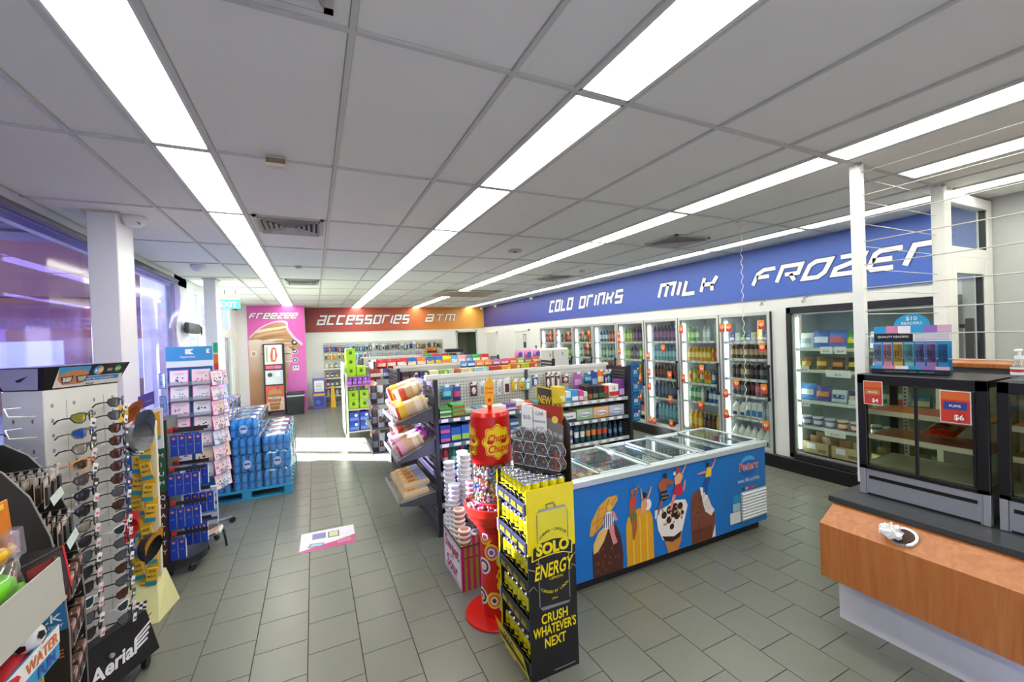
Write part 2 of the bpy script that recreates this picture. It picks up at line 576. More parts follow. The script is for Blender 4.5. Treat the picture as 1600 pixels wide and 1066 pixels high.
# ceiling gadgets
t = thing('ceiling_sensor', 'boxy cream sensor with brown grille on the ceiling near the left lights', 'sensor', (-.158, 2.8, H_CEIL))
b = MB(); b.box(-.055, .055, -.03, .03, -.055, .0, mat('d8d2c4', .5), .006); part('body', b, t)
b = MB(); b.box(-.05, .05, -.034, -.03, -.04, -.012, mat('8a6e58', .6)); part('grille', b, t)
for x, y, lb in ((-.15, 6.55, 'small round sensor on the ceiling before the far vents'), (4.23, 5.96, 'small round beige detector on the ceiling near the blue band'), (.9, 11.2, 'tiny round smoke detector above the far aisles')):
    b = MB(); b.lathe([(0, -.035), (.03, -.035), (.042, -.015), (.05, 0)], mat('cfc6b0', .5), 14)
    tag(b.build('smoke_detector', loc=(x, y, H_CEIL)), lb, 'detector')
b = MB(); b.lathe([(0, -.012), (.03, -.014), (.05, -.02), (.085, -.012), (.09, 0)], mat('b9b5ab', .5), 18)
b.lathe([(0, -.022), (.025, -.02), (.03, -.014)], mat('4d4b48', .5), 12)
tag(b.build('downlight', loc=(2.373, 4.79, H_CEIL)), 'round unlit downlight between the centre and right light rows', 'light')
def dome(x, y, z, r, label, lens):
    t = thing('dome_camera', label, 'camera', (x, y, z))
    b = MB(); b.lathe([(r, 0), (r, -.02), (r * .95, -.03), (r*.8, -r*.6), (r * .5, -r*.9), (0, -r)], mat('dcdce0', .3), 18); part('housing', b, t)
    if lens:
        q = MB(); q.at(.03, -.045, -.06, radians(20), radians(-35)); q.lathe([(0, .0), (.022, .0), (.02, .03), (0, .034)], mat('5c6a12', .2), 12); part('lens', q, t)
dome(-1.3, 4.45, H_CEIL, .085, 'white dome security camera with greenish lens beside the first pillar', True)
dome(-1.346, 6.79, H_CEIL, .085, 'white plain dome on the ceiling before the second pillar', False)
t = thing('spiral_cord', 'white coiled cable hanging from the ceiling in front of the milk fridge', 'cable', (4.02, 2.86, 0))
b = MB(); b.lathe([(0, -.045), (.03, -.045), (.045, -.03), (.045, 0)], mat('e6e4da', .5), 14, cz=H_CEIL); part('ceiling_cap', b, t)
b = MB(); b.tube([(.008 * sin(k * .55), .008 * cos(k * .55), H_CEIL - .04 - k * .0085) for k in range(230)], .0035, mat('f1efe6', .5), 5); part('coil', b, t)

# ---- right wall (x = XR) with openings for the fridges
def wx(name, x0, x1, y0, y1, z0, z1, m, parent=None):
    b = MB(); b.box(x0, x1, y0, y1, z0, z1, m); return b.build(name, parent)
DY = [3.574, 4.36, 5.15, 5.946, 6.736, 7.54, 8.32, 9.13, 9.9]
b = MB()
b.box(XR, XR + .1, DY[0], DY[-1], 2.10, H_CEIL + .1, WALLM)
b.box(XR, XR + .1, DY[-1], YB, -.02, H_CEIL + .1, WALLM)
b.box(XR, XR + .1, 3.36, DY[0], -.02, H_CEIL + .1, WALLM)
b.box(XR, XR + .1, 1.74, 3.36, 2.135, H_CEIL + .1, WALLM)
b.box(XR, XR + .1, YF, 1.74, -.02, H_CEIL + .1, mat('b9bbba', .6))
b.box(XR, XR + .1, 1.74, 3.36, -.02, .19, WALLM); b.box(XR, XR + .1, DY[0], DY[-1], -.02, .17, WALLM)
wall_right = struct('wall_right', b)
b = MB(); b.box(5.53, XR + .02, 1.56, 9.95, 0, .17, mat('101113', .35), .004)
o = b.build('baseboard_right'); o['kind'] = 'structure'
# printed sign bands
def grad(name, stops, axis, lo, hi, rough=.45):
    m = bpy.data.materials.new(name); m.use_nodes = True
    n, l = m.node_tree.nodes, m.node_tree.links
    g_ = n.new('ShaderNodeNewGeometry'); sp = n.new('ShaderNodeSeparateXYZ'); mr = n.new('ShaderNodeMapRange'); cr = n.new('ShaderNodeValToRGB')
    l.new(g_.outputs['Position'], sp.inputs[0]); l.new(sp.outputs[axis], mr.inputs[0])
    mr.inputs['From Min'].default_value = lo; mr.inputs['From Max'].default_value = hi
    l.new(mr.outputs[0], cr.inputs[0])
    e = cr.color_ramp.elements
    e[0].position, e[0].color = stops[0][0], (*lin(stops[0][1]), 1)
    e[1].position, e[1].color = stops[-1][0], (*lin(stops[-1][1]), 1)
    for p_, c_ in stops[1:-1]:
        q = e.new(p_); q.color = (*lin(c_), 1)
    l.new(cr.outputs[0], n['Principled BSDF'].inputs['Base Color'])
    n['Principled BSDF'].inputs['Roughness'].default_value = rough
    return m
TL = {'a': [[(0, 1), (1, 1), (1, 0), (0, 0), (0, .48), (1, .48)]], 'c': [[(1, 1), (0, 1), (0, 0), (1, 0)]],
      'e': [[(0, .5), (1, .5), (1, 1), (0, 1), (0, 0), (1, 0)]], 's': [[(1, 1), (0, 1), (0, .5), (1, .5), (1, 0), (0, 0)]],
      'o': [[(0, 0), (0, 1), (1, 1), (1, 0), (0, 0)]], 'r': [[(0, 0), (0, 1), (.95, 1)]], 'i': [[(0, 0), (0, 1)]],
      'm': [[(0, 0), (0, 1), (1, 1), (1, 0)], [(.5, 1), (.5, 0)]], 't': [[(0, 1), (1, 1)], [(.5, 1), (.5, 0)]],
      'n': [[(0, 0), (0, 1), (1, 1), (1, 0)]], 'l': [[(0, 1), (0, 0), (1, 0)]], 'd': [[(0, 0), (0, 1), (1, .98), (1, 0), (0, 0)]],
      'k': [[(0, 1), (0, 0)], [(1, 1), (.8, .5), (0, .5)], [(.75, .5), (.9, 0)]], 'f': [[(1, 1), (.15, 1), (0, .8), (0, 0)], [(0, .5), (.85, .5)]],
      'z': [[(0, 1), (1, 1), (1, .75), (0, .35), (0, 0), (1, 0)]], 'R': [[(0, 0), (0, 1), (1, 1), (1, .45), (.3, .45)], [(.6, .45), (.95, 0)]],
      'O': [[(0, 0), (.06, .8), (.3, 1), (1, 1), (.94, .25), (.7, 0), (0, 0)]], 'E': [[(1, 1), (.2, 1), (.05, .85), (.05, .15), (.2, 0), (1, 0)], [(.05, .5), (.8, .5)]],
      'F': [[(1, 1), (.35, 1), (.05, .75), (0, 0)], [(.05, .52), (.8, .52)]]}
def ribbon(b, pts, w, y, m):
    P = [Vector((p[0], p[1])) for p in pts]
    closed = (P[0] - P[-1]).length < 1e-6
    n = len(P) - 1 if closed else len(P)
    L, Rr = [], []
    for i in range(n):
        if closed: d0 = (P[i] - P[i - 1 if i else n - 1]).normalized(); d1 = (P[(i + 1) % n] - P[i]).normalized()
        else:
            d1 = (P[min(i + 1, n - 1)] - P[min(i, n - 2)]).normalized()
            d0 = (P[max(i, 1)] - P[max(i, 1) - 1]).normalized()
        n0, n1 = Vector((-d0.y, d0.x)), Vector((-d1.y, d1.x))
        mt = n0 + n1
        mt = mt / max(.35, mt.dot(n0)) if mt.length > 1e-4 else n0
        e = Vector((0, 0))
        if not closed and i == 0: e = -d1 * w * .0
        L.append(P[i] + mt * w / 2 + e); Rr.append(P[i] - mt * w / 2 + e)
    for i in range(n if closed else n - 1):
        j = (i + 1) % n
        b.poly([tuple(Rr[i]), tuple(Rr[j]), tuple(L[j]), tuple(L[i])], y, m)
def techno(b, word, x, z, h, lw, gap, st, y, m, mo, shear=.22):
    for ch in word:
        if ch == ' ': x += lw * 1.25; continue
        k = {'i': .0, 'm': 1.35}.get(ch, 1.0)
        for sset, wdt, yy in ((mo, st * 1.5, y), (m, st, y - .004)):
            for pl in TL[ch]:
                pts = [(x + a * lw * k + (c * h) * shear, z + st / 2 + c * (h - st)) for a, c in pl]
                ribbon(b, pts, wdt, yy, sset)
        x += lw * k + gap + st
    return x
SIGNW = mat('f4f6f6', .5); SIGNO = mat('3c4a86', .5)
BLUE = grad('blue_band_print', [(0, '4a6cc0'), (.45, '4560b8'), (.75, '434ba2'), (1, '3f3f86')], 'Y', 1.6, 14.0)
t = thing('sign_band', 'long blue sign band reading cold drinks, milk and frozen above the fridges', 'sign', (XR - .001, YB, 0), -pi / 2)
Lr = YB - 1.61
b = MB(); b.box(0, Lr, -.018, .0, 2.27, H_CEIL - .006, BLUE); part('panel', b, t)
b = MB()
def xloc(Y): return YB - Y
techno(b, 'cold', xloc(9.36), 2.475, .30, .175, .04, .062, -.020, SIGNW, SIGNO, .28)
techno(b, 'drinks', xloc(8.02), 2.475, .28, .18, .05, .058, -.020, SIGNW, SIGNO, .28)
part('lettering', b, t)
b = MB(); techno(b, 'milk', xloc(5.57), 2.455, .27, .225, .06, .062, -.020, SIGNW, SIGNO, .28); part('lettering', b, t)
b = MB(); techno(b, 'FROzEn', xloc(3.81), 2.45, .245, .235, .045, .052, -.020, SIGNW, SIGNO, .35); part('lettering', b, t)

# ---- back wall
b = MB()
b.box(XL, 4.56, YB, YB + .1, -.02, H_CEIL + .1, WALLM); b.box(5.24, XR + .1, YB, YB + .1, -.02, H_CEIL + .1, WALLM)
b.box(4.56, 5.24, YB, YB + .1, 2.11, H_CEIL + .1, WALLM)
struct('wall_back', b)
b = MB()
b.box(4.1, 5.5, YB + 1.4, YB + 1.5, -.02, 2.6, mat('d9d6c0', .6)); b.box(4.1, 4.2, YB + .1, YB + 1.5, -.02, 2.6, mat('e9e4c6', .6)); b.box(5.4, 5.5, YB + .1, YB + 1.5, -.02, 2.6, mat('9fb3a2', .6))
b.box(4.1, 5.5, YB + .1, YB + 1.5, -.1, -.02, mat('8c8c84', .6)); b.box(4.1, 5.5, YB + .1, YB + 1.5, 2.6, 2.65, WALLM)
struct('wall_passage', b)
FR_ = mat('c4c8c2', .5)
b = MB(); b.box(4.5, 4.56, YB - .02, YB + .1, 0, 2.17, FR_); b.box(5.24, 5.30, YB - .02, YB + .1, 0, 2.17, FR_); b.box(4.5, 5.3, YB - .02, YB + .1, 2.11, 2.17, FR_)
o = b.build('trim_1'); o['kind'] = 'structure'
ORG = grad('orange_band_print', [(0, '8e3b3c'), (.18, 'b0473f'), (.5, 'c8603c'), (.75, 'd98a3c'), (1, 'e8b04e')], 'X', -.2, 5.55)
t = thing('sign_band', 'red to orange sign band reading accessories and atm on the back wall', 'sign', (-.2, YB, 0))
b = MB(); b.box(0, 5.772, -.018, 0, 2.235, H_CEIL - .006, ORG); part('panel', b, t)
SO2 = mat('55384e', .5)
b = MB(); techno(b, 'accessories', .34, 2.45, .30, .176, .04, .055, -.020, SIGNW, SO2, .25); part('lettering', b, t)
b = MB(); techno(b, 'atm', 3.66, 2.5, .26, .22, .07, .05, -.020, SIGNW, SO2, .25); part('lettering', b, t)

# ---- pink feature wall
b = MB(); b.box(XL, -.2, 13.1, YB, -.02, H_CEIL + .1, mat('e8e6e8', .6)); struct('wall_feature', b)
PINK = grad('pink_print', [(0, 'c766b4'), (.5, 'd86ab8'), (1, 'cf4fa6')], 'Z', 0, 3)
t = thing('wall_mural', 'pink wall mural of a chocolate soft-serve swirl reading freezee', 'mural', (XL, 13.1, 0))
b = MB(); b.box(.225, 1.6, -.012, 0, .02, H_CEIL - .01, PINK); part('panel', b, t)
b = MB()
CR = [mat(c, .6, var=.12, scale=22) for c in ('f0d9c2', 'd3ab86', 'b98a62', 'a57a58', 'e9d4c0')]
sw = [(.235, .05), (.235, 2.05), (.34, 2.17), (.52, 2.35), (.8, 2.5), (1.05, 2.52), (1.15, 2.46), (1.12, 2.34), (1.25, 2.12), (1.34, 2.0), (1.5, 1.86), (1.46, 1.80), (1.3, 1.78), (1.2, 1.5), (1.1, 1.1), (1.05, .6), (1.0, .05)]
glow = mat('eec0e4', .6)
b.poly(smooth([(a + (.05 if a > .6 else 0), c + .05) for a, c in sw]), -.013, glow)
b.poly(smooth(sw), -.014, CR[2])
for k, (z, th, c) in enumerate(((2.36, .05, 0), (2.26, .04, 1), (2.16, .05, 3), (2.06, .04, 0), (1.98, .06, 1), (1.88, .05, 3), (1.8, .04, 4))):
    b.poly(smooth([(.3 + .0 * k, z - .16 - .02 * k), (.7, z - .08), (1.0, z - .03), (1.18 + .03 * k, z + .02 - .02 * k), (1.16 + .03 * k, z + th - .03 * k), (.9, z + th * .4), (.5, z - .08 + th)]), -.0155 - .0004 * k, CR[c])
CRG = grad('cream_print', [(0, 'a06f48'), (.45, 'b98c66'), (.8, 'dcc6b6'), (1, 'ead9cd')], 'Z', .1, 2.1)
b.poly([(.235, .04), (1.02, .04), (1.08, .6), (1.16, 1.2), (1.26, 1.75), (1.1, 1.9), (.8, 1.98), (.45, 2.06), (.24, 2.04)], -.0192, CRG)
for k, (z, x1) in enumerate(((1.9, 1.3), (1.68, 1.22), (1.4, 1.16))):
    b.poly(smooth([(.5, z), (.85, z + .03), (x1, z - .02), (x1 + .02, z - .06), (.9, z - .05), (.55, z - .06)]), -.0196 - k * .0003, CR[(1, 3, 1)[k]])
part('swirl_print', b, t)
b = MB(); techno(b, 'fREEzEE', .30, 2.615, .155, .098, .026, .032, -.014, SIGNW, SO2, .25) if False else techno(b, 'freezee', .28, 2.61, .165, .11, .02, .036, -.016, SIGNW, SO2, .3); part('lettering', b, t)
for z in (1.95, 1.7, 1.45):
    b = MB(); b.disc(1.33, z, .075, -.014, mat('f3eef2', .5), 24); b.disc(1.33, z, .06, -.0155, mat('2d3238', .4), 24); b.disc(1.33, z, .035, -.017, mat('c9d2d0', .5), 20); b.quad(1.05, 1.25, z - .03, z - .005, -.0215, mat('f3eef2', .5)); part('round_badge', b, t)
b = MB(); b.quad(1.26, 1.42, 1.17, 1.3, -.015, mat('f3eef2', .5)); b.quad(1.29, 1.32, 1.22, 1.27, -.0165, mat('3a3a3a', .5)); b.quad(1.36, 1.39, 1.22, 1.27, -.0165, mat('3a3a3a', .5)); part('power_socket', b, t)
b = MB(); b.quad(.28, .42, 1.6, 1.75, -.023, mat('efe8e2', .5)); b.quad(.31, .39, 1.63, 1.72, -.0245, mat('b59a8e', .5)); part('notice', b, t)

# ---- wall behind the camera
b = MB(); b.box(XL, XR + .1, YF - .1, YF, -.02, H_CEIL + .1, mat('c9cac8', .6)); struct('wall_front', b)

# ---- left wall: sills, mullions, heads, glass
AL = mat('dfe1e4', .4, .1)
b = MB()
b.box(XL - .12, XL, YF, 13.1, 2.84, H_CEIL + .1, AL)           # head
b.box(XL - .12, XL, YF, 8.3, -.02, .35, mat('d9d9d9', .6))     # low sill
b.box(XL - .12, XL, 7.62, 8.28, -.02, H_CEIL, AL)
b.box(XL - .12, XL, 12.35, 13.12, -.02, H_CEIL, mat('f4f4f2', .6))
wall_left = struct('wall_left', b)
def window(n_, y0, y1, z0, z1, mull=()):
    b = MB(); e = .045
    b.box(XL - .09, XL - .03, y0, y1, z0, z0 + e, AL); b.box(XL - .09, XL - .03, y0, y1, z1 - e, z1, AL)
    for y in (y0 + e / 2, y1 - e / 2) + tuple(mull): b.box(XL - .09, XL - .03, y - e / 2, y + e / 2, z0, z1, AL)
    o = b.build('window_%d' % n_); o['kind'] = 'structure'
    q = MB(); q.box(XL - .064, XL - .058, y0 + .01, y1 - .01, z0 + .01, z1 - .01, glass('window_glass', 'f4fafa')); q.build('pane', o)
    return o
window(1, YF, 5.5, .35, 2.84, (1.6,))
window(2, 5.5, 7.62, .35, 2.84)
# sliding door line
b = MB()
DW = mat('f1f3f2', .4)
for y, w in ((8.32, .1), (9.25, .12), (11.2, .1), (12.3, .08)): b.box(XL - .1, XL - .02, y - w / 2, y + w / 2, 0, 2.84, DW)
b.box(XL - .1, XL - .02, 8.3, 12.35, 2.12, 2.27, DW)
o = b.build('door_1'); o['kind'] = 'structure'
q = MB(); q.box(XL - .03, XL + .06, 9.3, 12.1, 2.10, 2.28, mat('e8eae9', .4), .005); q.build('door_header', o)
q = MB(); q.box(XL + .06, XL + .085, 9.9, 10.05, 2.16, 2.22, mat('3a3c3c', .4)); q.build('door_sensor', o)
gl = glass('window_glass')
for y0, y1, z0, z1 in ((8.37, 9.19, 2.27, 2.84), (9.31, 11.15, 2.27, 2.84), (11.25, 12.27, 2.27, 2.84), (8.37, 9.19, .02, 2.12), (11.25, 12.27, .02, 2.12)):
    q = MB(); q.box(XL - .064, XL - .058, y0, y1, z0, z1, gl); q.build('pane', o)
for y0 in (9.31, 11.1):
    q = MB(); e = .05; y1 = y0 + .85 if y0 < 10 else y0 + .95
    q.box(XL - .02, XL + .02, y0, y0 + e, .02, 2.1, DW); q.box(XL - .02, XL + .02, y1 - e, y1, .02, 2.1, DW); q.box(XL - .02, XL + .02, y0, y1, .02, .1, DW)
    if y0 > 10: q.build('sliding_leaf', o)
    if y0 > 10: r_ = MB(); r_.box(XL - .003, XL + .003, y0 + e, y1 - e, .1, 2.1, gl); r_.build('pane', o)
b = MB(); b.box(-.03, .03, -.36, .4, -.085, .085, mat('2f3236', .6), .02)
tag(b.build('air_curtain', loc=(XL + .07, 8.2, 2.2)), 'dark rounded bar mounted across the door frame before the second pillar', 'bar')
# pillars
PIL = mat('e2e2e8', .35, var=.02)
for k, (x0, x1, y0, y1) in enumerate(((-1.55, -1.37, 4.32, 4.66), (-1.53, -1.37, 8.02, 8.3))):
    b = MB(); b.box(x0, x1, y0, y1, 0, H_CEIL + .003, PIL, .006); b.box(x0 - .02, x1 + .02, y0 - .02, y1 + .02, H_CEIL - .01, H_CEIL + .002, mat('c5bdb0', .6))
    o = b.build('pillar'); o['kind'] = 'structure'
b = MB(); b.box(-.03, .03, -.006, 0, 1.25, 1.35, mat('d23b2c', .5)); b.box(-.03, .03, -.006, 0, 1.35, 1.5, mat('e2702a', .5)); b.box(-.03, .03, -.006, 0, 1.52, 1.68, mat('1ea56a', .5)); b.box(-.03, .03, -.006, 0, 1.1, 1.24, mat('f0c52c', .5))
tag(b.build('height_strip', loc=(-1.405, 8.018, .28)), 'narrow coloured height strip stuck on the second pillar', 'sticker')
t = thing('exit_sign', 'teal exit sign with white letters hanging before the entrance doors', 'sign', (-1.40, 9.55, 2.62))
b = MB(); b.box(-.2, .15, 0, .05, 0, .17, mat('6fd3d2', .4, emit=0), .006); b.box(-.2, .15, .01, .04, .17, .27, mat('efe3cf', .5)); part('box', b, t)
b = MB(); b.tube([(-.1, .025, .26), (-.1, .025, H_CEIL - 2.62)], .006, GREY, 6); b.tube([(.08, .025, .26), (.08, .025, H_CEIL - 2.62)], .006, GREY, 6); part('hanger', b, t)
b = MB(); b.text('EXIT', -.04, .035, -.003, .14, mat('ffffff', emit=1.2), bold=.006); part('lettering', b, t)

# ---- violet clear blinds on rollers
def blind_mat():
    m = glass('violet_blind', 'aaa2e0', .6, .10, haze=.10, hazec='b4accf')
    return m
VB = blind_mat()
def blind(y0, y1, zb, label, seed, crumple=.02, edge=0.0):
    t = thing('roller_blind', label, 'blind', (XL + .055, y0, 0))
    b = MB(); b.tube([(0, 0, 2.86), (0, y1 - y0, 2.86)], .028, mat('55545f', .35, .5), 10); part('roller', b, t)
    R = random.Random(seed); n, k = 26, 22
    vs, fs = [], []
    for j in range(k + 1):
        for i in range(n + 1):
            u, v = i / n, j / k
            x = .012 + crumple * (sin(u * 19 + 3 * sin(v * 5 + seed)) * .5 + .6 * sin(v * 11 + u * 7)) * (v ** 1.2) + edge * (u ** 6) * sin(v * 16)
            vs.append((x, (y1 - y0) * (u - .06 * v * (u ** 3) * (1 if edge else 0)), 2.84 - v * (2.84 - zb)))
    for j in range(k):
        for i in range(n):
            a = j * (n + 1) + i; fs.append((a, a + 1, a + n + 2, a + n + 1))
    b = MB(); b.add(vs, fs, VB, True); part('sheet', b, t)
blind(-.6, 5.44, .5, 'clear violet plastic blind over the front window before the first pillar', 2, .004)
blind(5.56, 7.5, .5, 'crumpled violet plastic blind between the first pillar and the entrance', 5, .008, .03)

# ---- outside: ground, canopy, brick shop opposite
b = MB(); b.box(-60, XL - .12, -40, 60, -.2, -.04, mat('a7a59e', .8, scale=.6)); struct('ground_outside', b)
t = thing('canopy', 'grey ribbed canopy roof outside the left windows', 'canopy')
b = MB(); b.box(-4.1, XL - .13, -6, 6.8, 3.2, 3.28, mat('5b5870', .7)); part('roof_sheet', b, t)
for k in range(22): 
    q = MB(); q.box(-4.1, XL - .14, -2 + k * .39, -1.96 + k * .39, 3.17, 3.2, mat('6b6880', .7)); part('rib', q, t)
q = MB(); q.box(-4.16, -4.08, -6, 6.8, 3.17, 3.4, mat('3d3a48', .6)); part('fascia', q, t)
for y in (-2.0, 3.2, 6.7):
    q = MB(); q.box(-4.14, -4.04, y - .05, y + .05, -.04, 3.2, mat('d0d0d8', .5)); part('post', q, t)
t = thing('building', 'long red brick building with hipped roof seen through the left windows', 'building', (0, 0, 0))
BR = mat('8a4d40', .8, var=.2, scale=3)
b = MB(); b.box(-17, -4.1, 19, 27, -.04, 3.7, BR); part('wall', b, t)
b = MB(); b.add([(-17.6, 18.4, 3.7), (-3.5, 18.4, 3.7), (-3.5, 27.6, 3.7), (-17.6, 27.6, 3.7), (-12.5, 23, 6.6), (-8.2, 23, 6.6)], [(0, 1, 5, 4), (1, 2, 5), (2, 3, 4, 5), (3, 0, 4)], mat('9a4b3a', .8, var=.15, scale=5)); part('roof', b, t)
for k in range(5):
    q = MB(); q.box(-16.2 + k * 2.4, -14.7 + k * 2.4, 18.93, 19, .9, 2.3, mat('d8dce4', .3)); part('window', q, t)
b = MB(); b.box(-17, -4.1, 18.9, 19, 2.7, 3.5, mat('6b2f4e', .6)); part('fascia_band', b, t)
b = MB(); b.box(-4.75, -4.6, -6, 9.0, -.04, 2.9, mat('8f8aa0', .8, var=.1), .01)  # unseen wall, added to keep the low sun off the near floor
tag(b.build('sun_block_wall'), 'tall added wall out of view beyond the windows, put there to block sun', 'wall')
b = MB(); b.box(-3.3, -3.15, 11.45, 16, -.04, 3.1, WHITE, .01); b.box(-4.6, -1.9, 16.02, 16.15, -.04, 4.2, WHITE, .01)  # added walls: one cuts the sun patch short, one whitens the doorway view
tag(b.build('added_sun_screen'), 'white added walls outside the entrance doors, blocking sun and closing off the view', 'wall')
# ================================================================ PRODUCT SHAPES
def bottle_kind(r, h, body, cap, label=None, lab=(.25, .62), capcolor_h=.09, neck=.3, rough=.15):
    B = mat(body, rough); Cc = mat(cap, .4); L = mat(label, .5) if label else B
    def mk(b):
        sh = h * (1 - neck)
        b.lathe([(0, 0), (r * .92, 0), (r, h * .03), (r, h * lab[0]), (r * 1.01, h * lab[0]), (r * 1.01, h * lab[1]), (r, h * lab[1]), (r, sh), (r * .38, h * (1 - capcolor_h)), (r * .42, h * (1 - capcolor_h)), (r * .42, h), (0, h)],
                [B, B, B, B, L, B, B, B, Cc, Cc, Cc], 10)
    return mk
def can_kind(r, h, c1, c2, top='c9ccd0', split=.55):
    A, D, T = mat(c1, .25, .3), mat(c2, .25, .3), mat(top, .2, .9)
    def mk(b):
        b.lathe([(0, .002), (r * .8, 0), (r, h * .06), (r, h * split), (r, h * .92), (r * .86, h * .985), (r * .86, h), (r * .8, h * .975), (0, h * .975)], [T, T, D, A, T, T, T, T], 12)
        b.box(-.004, .004, -.011, .006, h * .975, h * .985, T)
    return mk
def jug_kind(w, h, body='f1f1ea', label='2c4a9a', cap='3560b8'):
    def mk(b):
        B, L, Cc = mat(body, .35), mat(label, .5), mat(cap, .4)
        b.box(-w/2, w/2, -w/2, w/2, 0, h * .62, B, w * .12)
        b.lathe([(w * .55, h * .56), (w * .5, h * .68), (w * .3, h * .84), (w * .17, h * .91), (w * .17, h * .92), (w * .19, h * .92), (w * .19, h), (0, h)], [B, B, B, B, Cc, Cc, Cc], 10)
        b.box(-w * .36, w * .36, -w/2 - .002, -w/2, h * .08, h * .4, mat('f7f7f7', .5))
        b.box(-w * .3, w * .3, -w/2 - .004, -w/2 - .002, h * .1, h * .3, L)
        b.tube([(w * .1, -w * .3, h * .84), (w * .36, -w * .38, h * .74), (w * .38, -w * .42, h * .58)], w * .07, B, 6)
    return mk
def carton_kind(w, h, d, body, band, text=None, tc='ffffff'):
    def mk(b):
        B, L = mat(body, .45), mat(band, .5)
        b.box(-w/2, w/2, 0, d, 0, h * .82, B)
        b.add([(-w/2, 0, h*.82), (w/2, 0, h*.82), (w/2, d, h*.82), (-w/2, d, h*.82), (-w/2, d/2, h*.97), (w/2, d/2, h*.97)], [(0, 1, 5, 4), (2, 3, 4, 5), (1, 2, 5), (3, 0, 4)], B)
        b.box(-w/2, w/2, d/2 - .003, d/2 + .003, h * .96, h, B)
        b.quad(-w/2 + .004, w/2 - .004, h * .12, h * .5, -.002, L)
        if text: b.text(text, 0, h * .3, -.004, w * .3, mat(tc, .5))
    return mk
def pack_kind(w, h, d, body, band=None, band2=None, text=None, tc='ffffff', ts=None, top=None, shade=None):
    """a printed box, its front at y = 0"""
    def mk(b):
        b.box(-w/2, w/2, 0, d, 0, h, mat(body, .45), min(.003, w * .05))
        if band: b.quad(-w/2 + .003, w/2 - .003, h * .1, h * .45, -.0012, mat(band, .5))
        if band2: b.disc(w * .22, h * .68, min(w, h) * .18, -.0016, mat(band2, .5), 12)
        if top: b.flat(-w/2 + .004, w/2 - .004, .004, d - .004, h + .001, mat(top, .5))
        if text: b.text(text, 0, h * .55, -.0026, ts or min(h * .4, w / max(2, len(text)) * 1.5), mat(tc, .5), bold=.01)
    return mk
def pouch_kind(w, h, t, body, band, band2=None, text=None, tc='ffffff', seed=1, lump=.25):
    def mk(b):
        b.pillow(w, h, t, mat(body, .3), None, 6, 7, .07, lump, seed)
        for (z0, z1, wd, c, k) in ((.28, .62, .82, band, 0), (.34, .54, .46, band2 or band, 1)):
            M = mat(c, .35)
            n = 6
            vs, fs = [], []
            for i in range(n + 1):
                u = i / n
                y = -t / 2 * max(0, sin(pi * (.5 + (u - .5) * wd))) ** .55 * 1.0 - .0025 - k * .002
                vs += [((u - .5) * w * wd * .97, y, h * z0), ((u - .5) * w * wd * .97, y, h * z1)]
            for i in range(n): fs.append((2 * i, 2 * i + 2, 2 * i + 3, 2 * i + 1))
            b.add(vs, fs, M, True)
        if text: b.text(text, 0, h * .4, -t / 2 - .006, h * .14, mat(tc, .5))
    return mk
def hangcard_kind(w, h, t, card, item, kind=0, tag_='f4f4f4'):
    """a carded pack on a hook: printed card, blister and hook hole"""
    def mk(b):
        b.box(-w/2, w/2, 0, .002, 0, h, mat(card, .5))
        b.quad(-w * .4, w * .4, h * .78, h * .9, -.001, mat(tag_, .5))
        I = mat(item, .25)
        if kind == 0: b.box(-w * .32, w * .32, -t, 0, h * .12, h * .68, I, t * .25)
        elif kind == 1:
            b.cyl(-w * .12, -t * .5, h * .1, h * .7, t * .42, I, 8); b.cyl(w * .16, -t * .5, h * .1, h * .6, t * .36, mat(tag_, .3), 8)
        else: b.ball(0, -t * .4, h * .4, t * .5, I, 8, sx=w / t * .7, sz=h / t * .55)
        b.tube([(0, .0, h * .93), (0, -.004, h * .96)], .004, BLACK, 5)
    return mk

def wire_shelf(t, w, d, z, front='d9dcdf', wires=9, solid=None):
    b = MB()
    S_ = mat('e4e6e8', .35, .4)
    b.box(-w/2, w/2, 0, .006, z - .03, z + .008, mat(front, .45))
    b.box(-w/2, w/2, .006, d, z - .012, z - .004, S_ if not solid else mat(solid, .5))
    part('shelf', b, t)

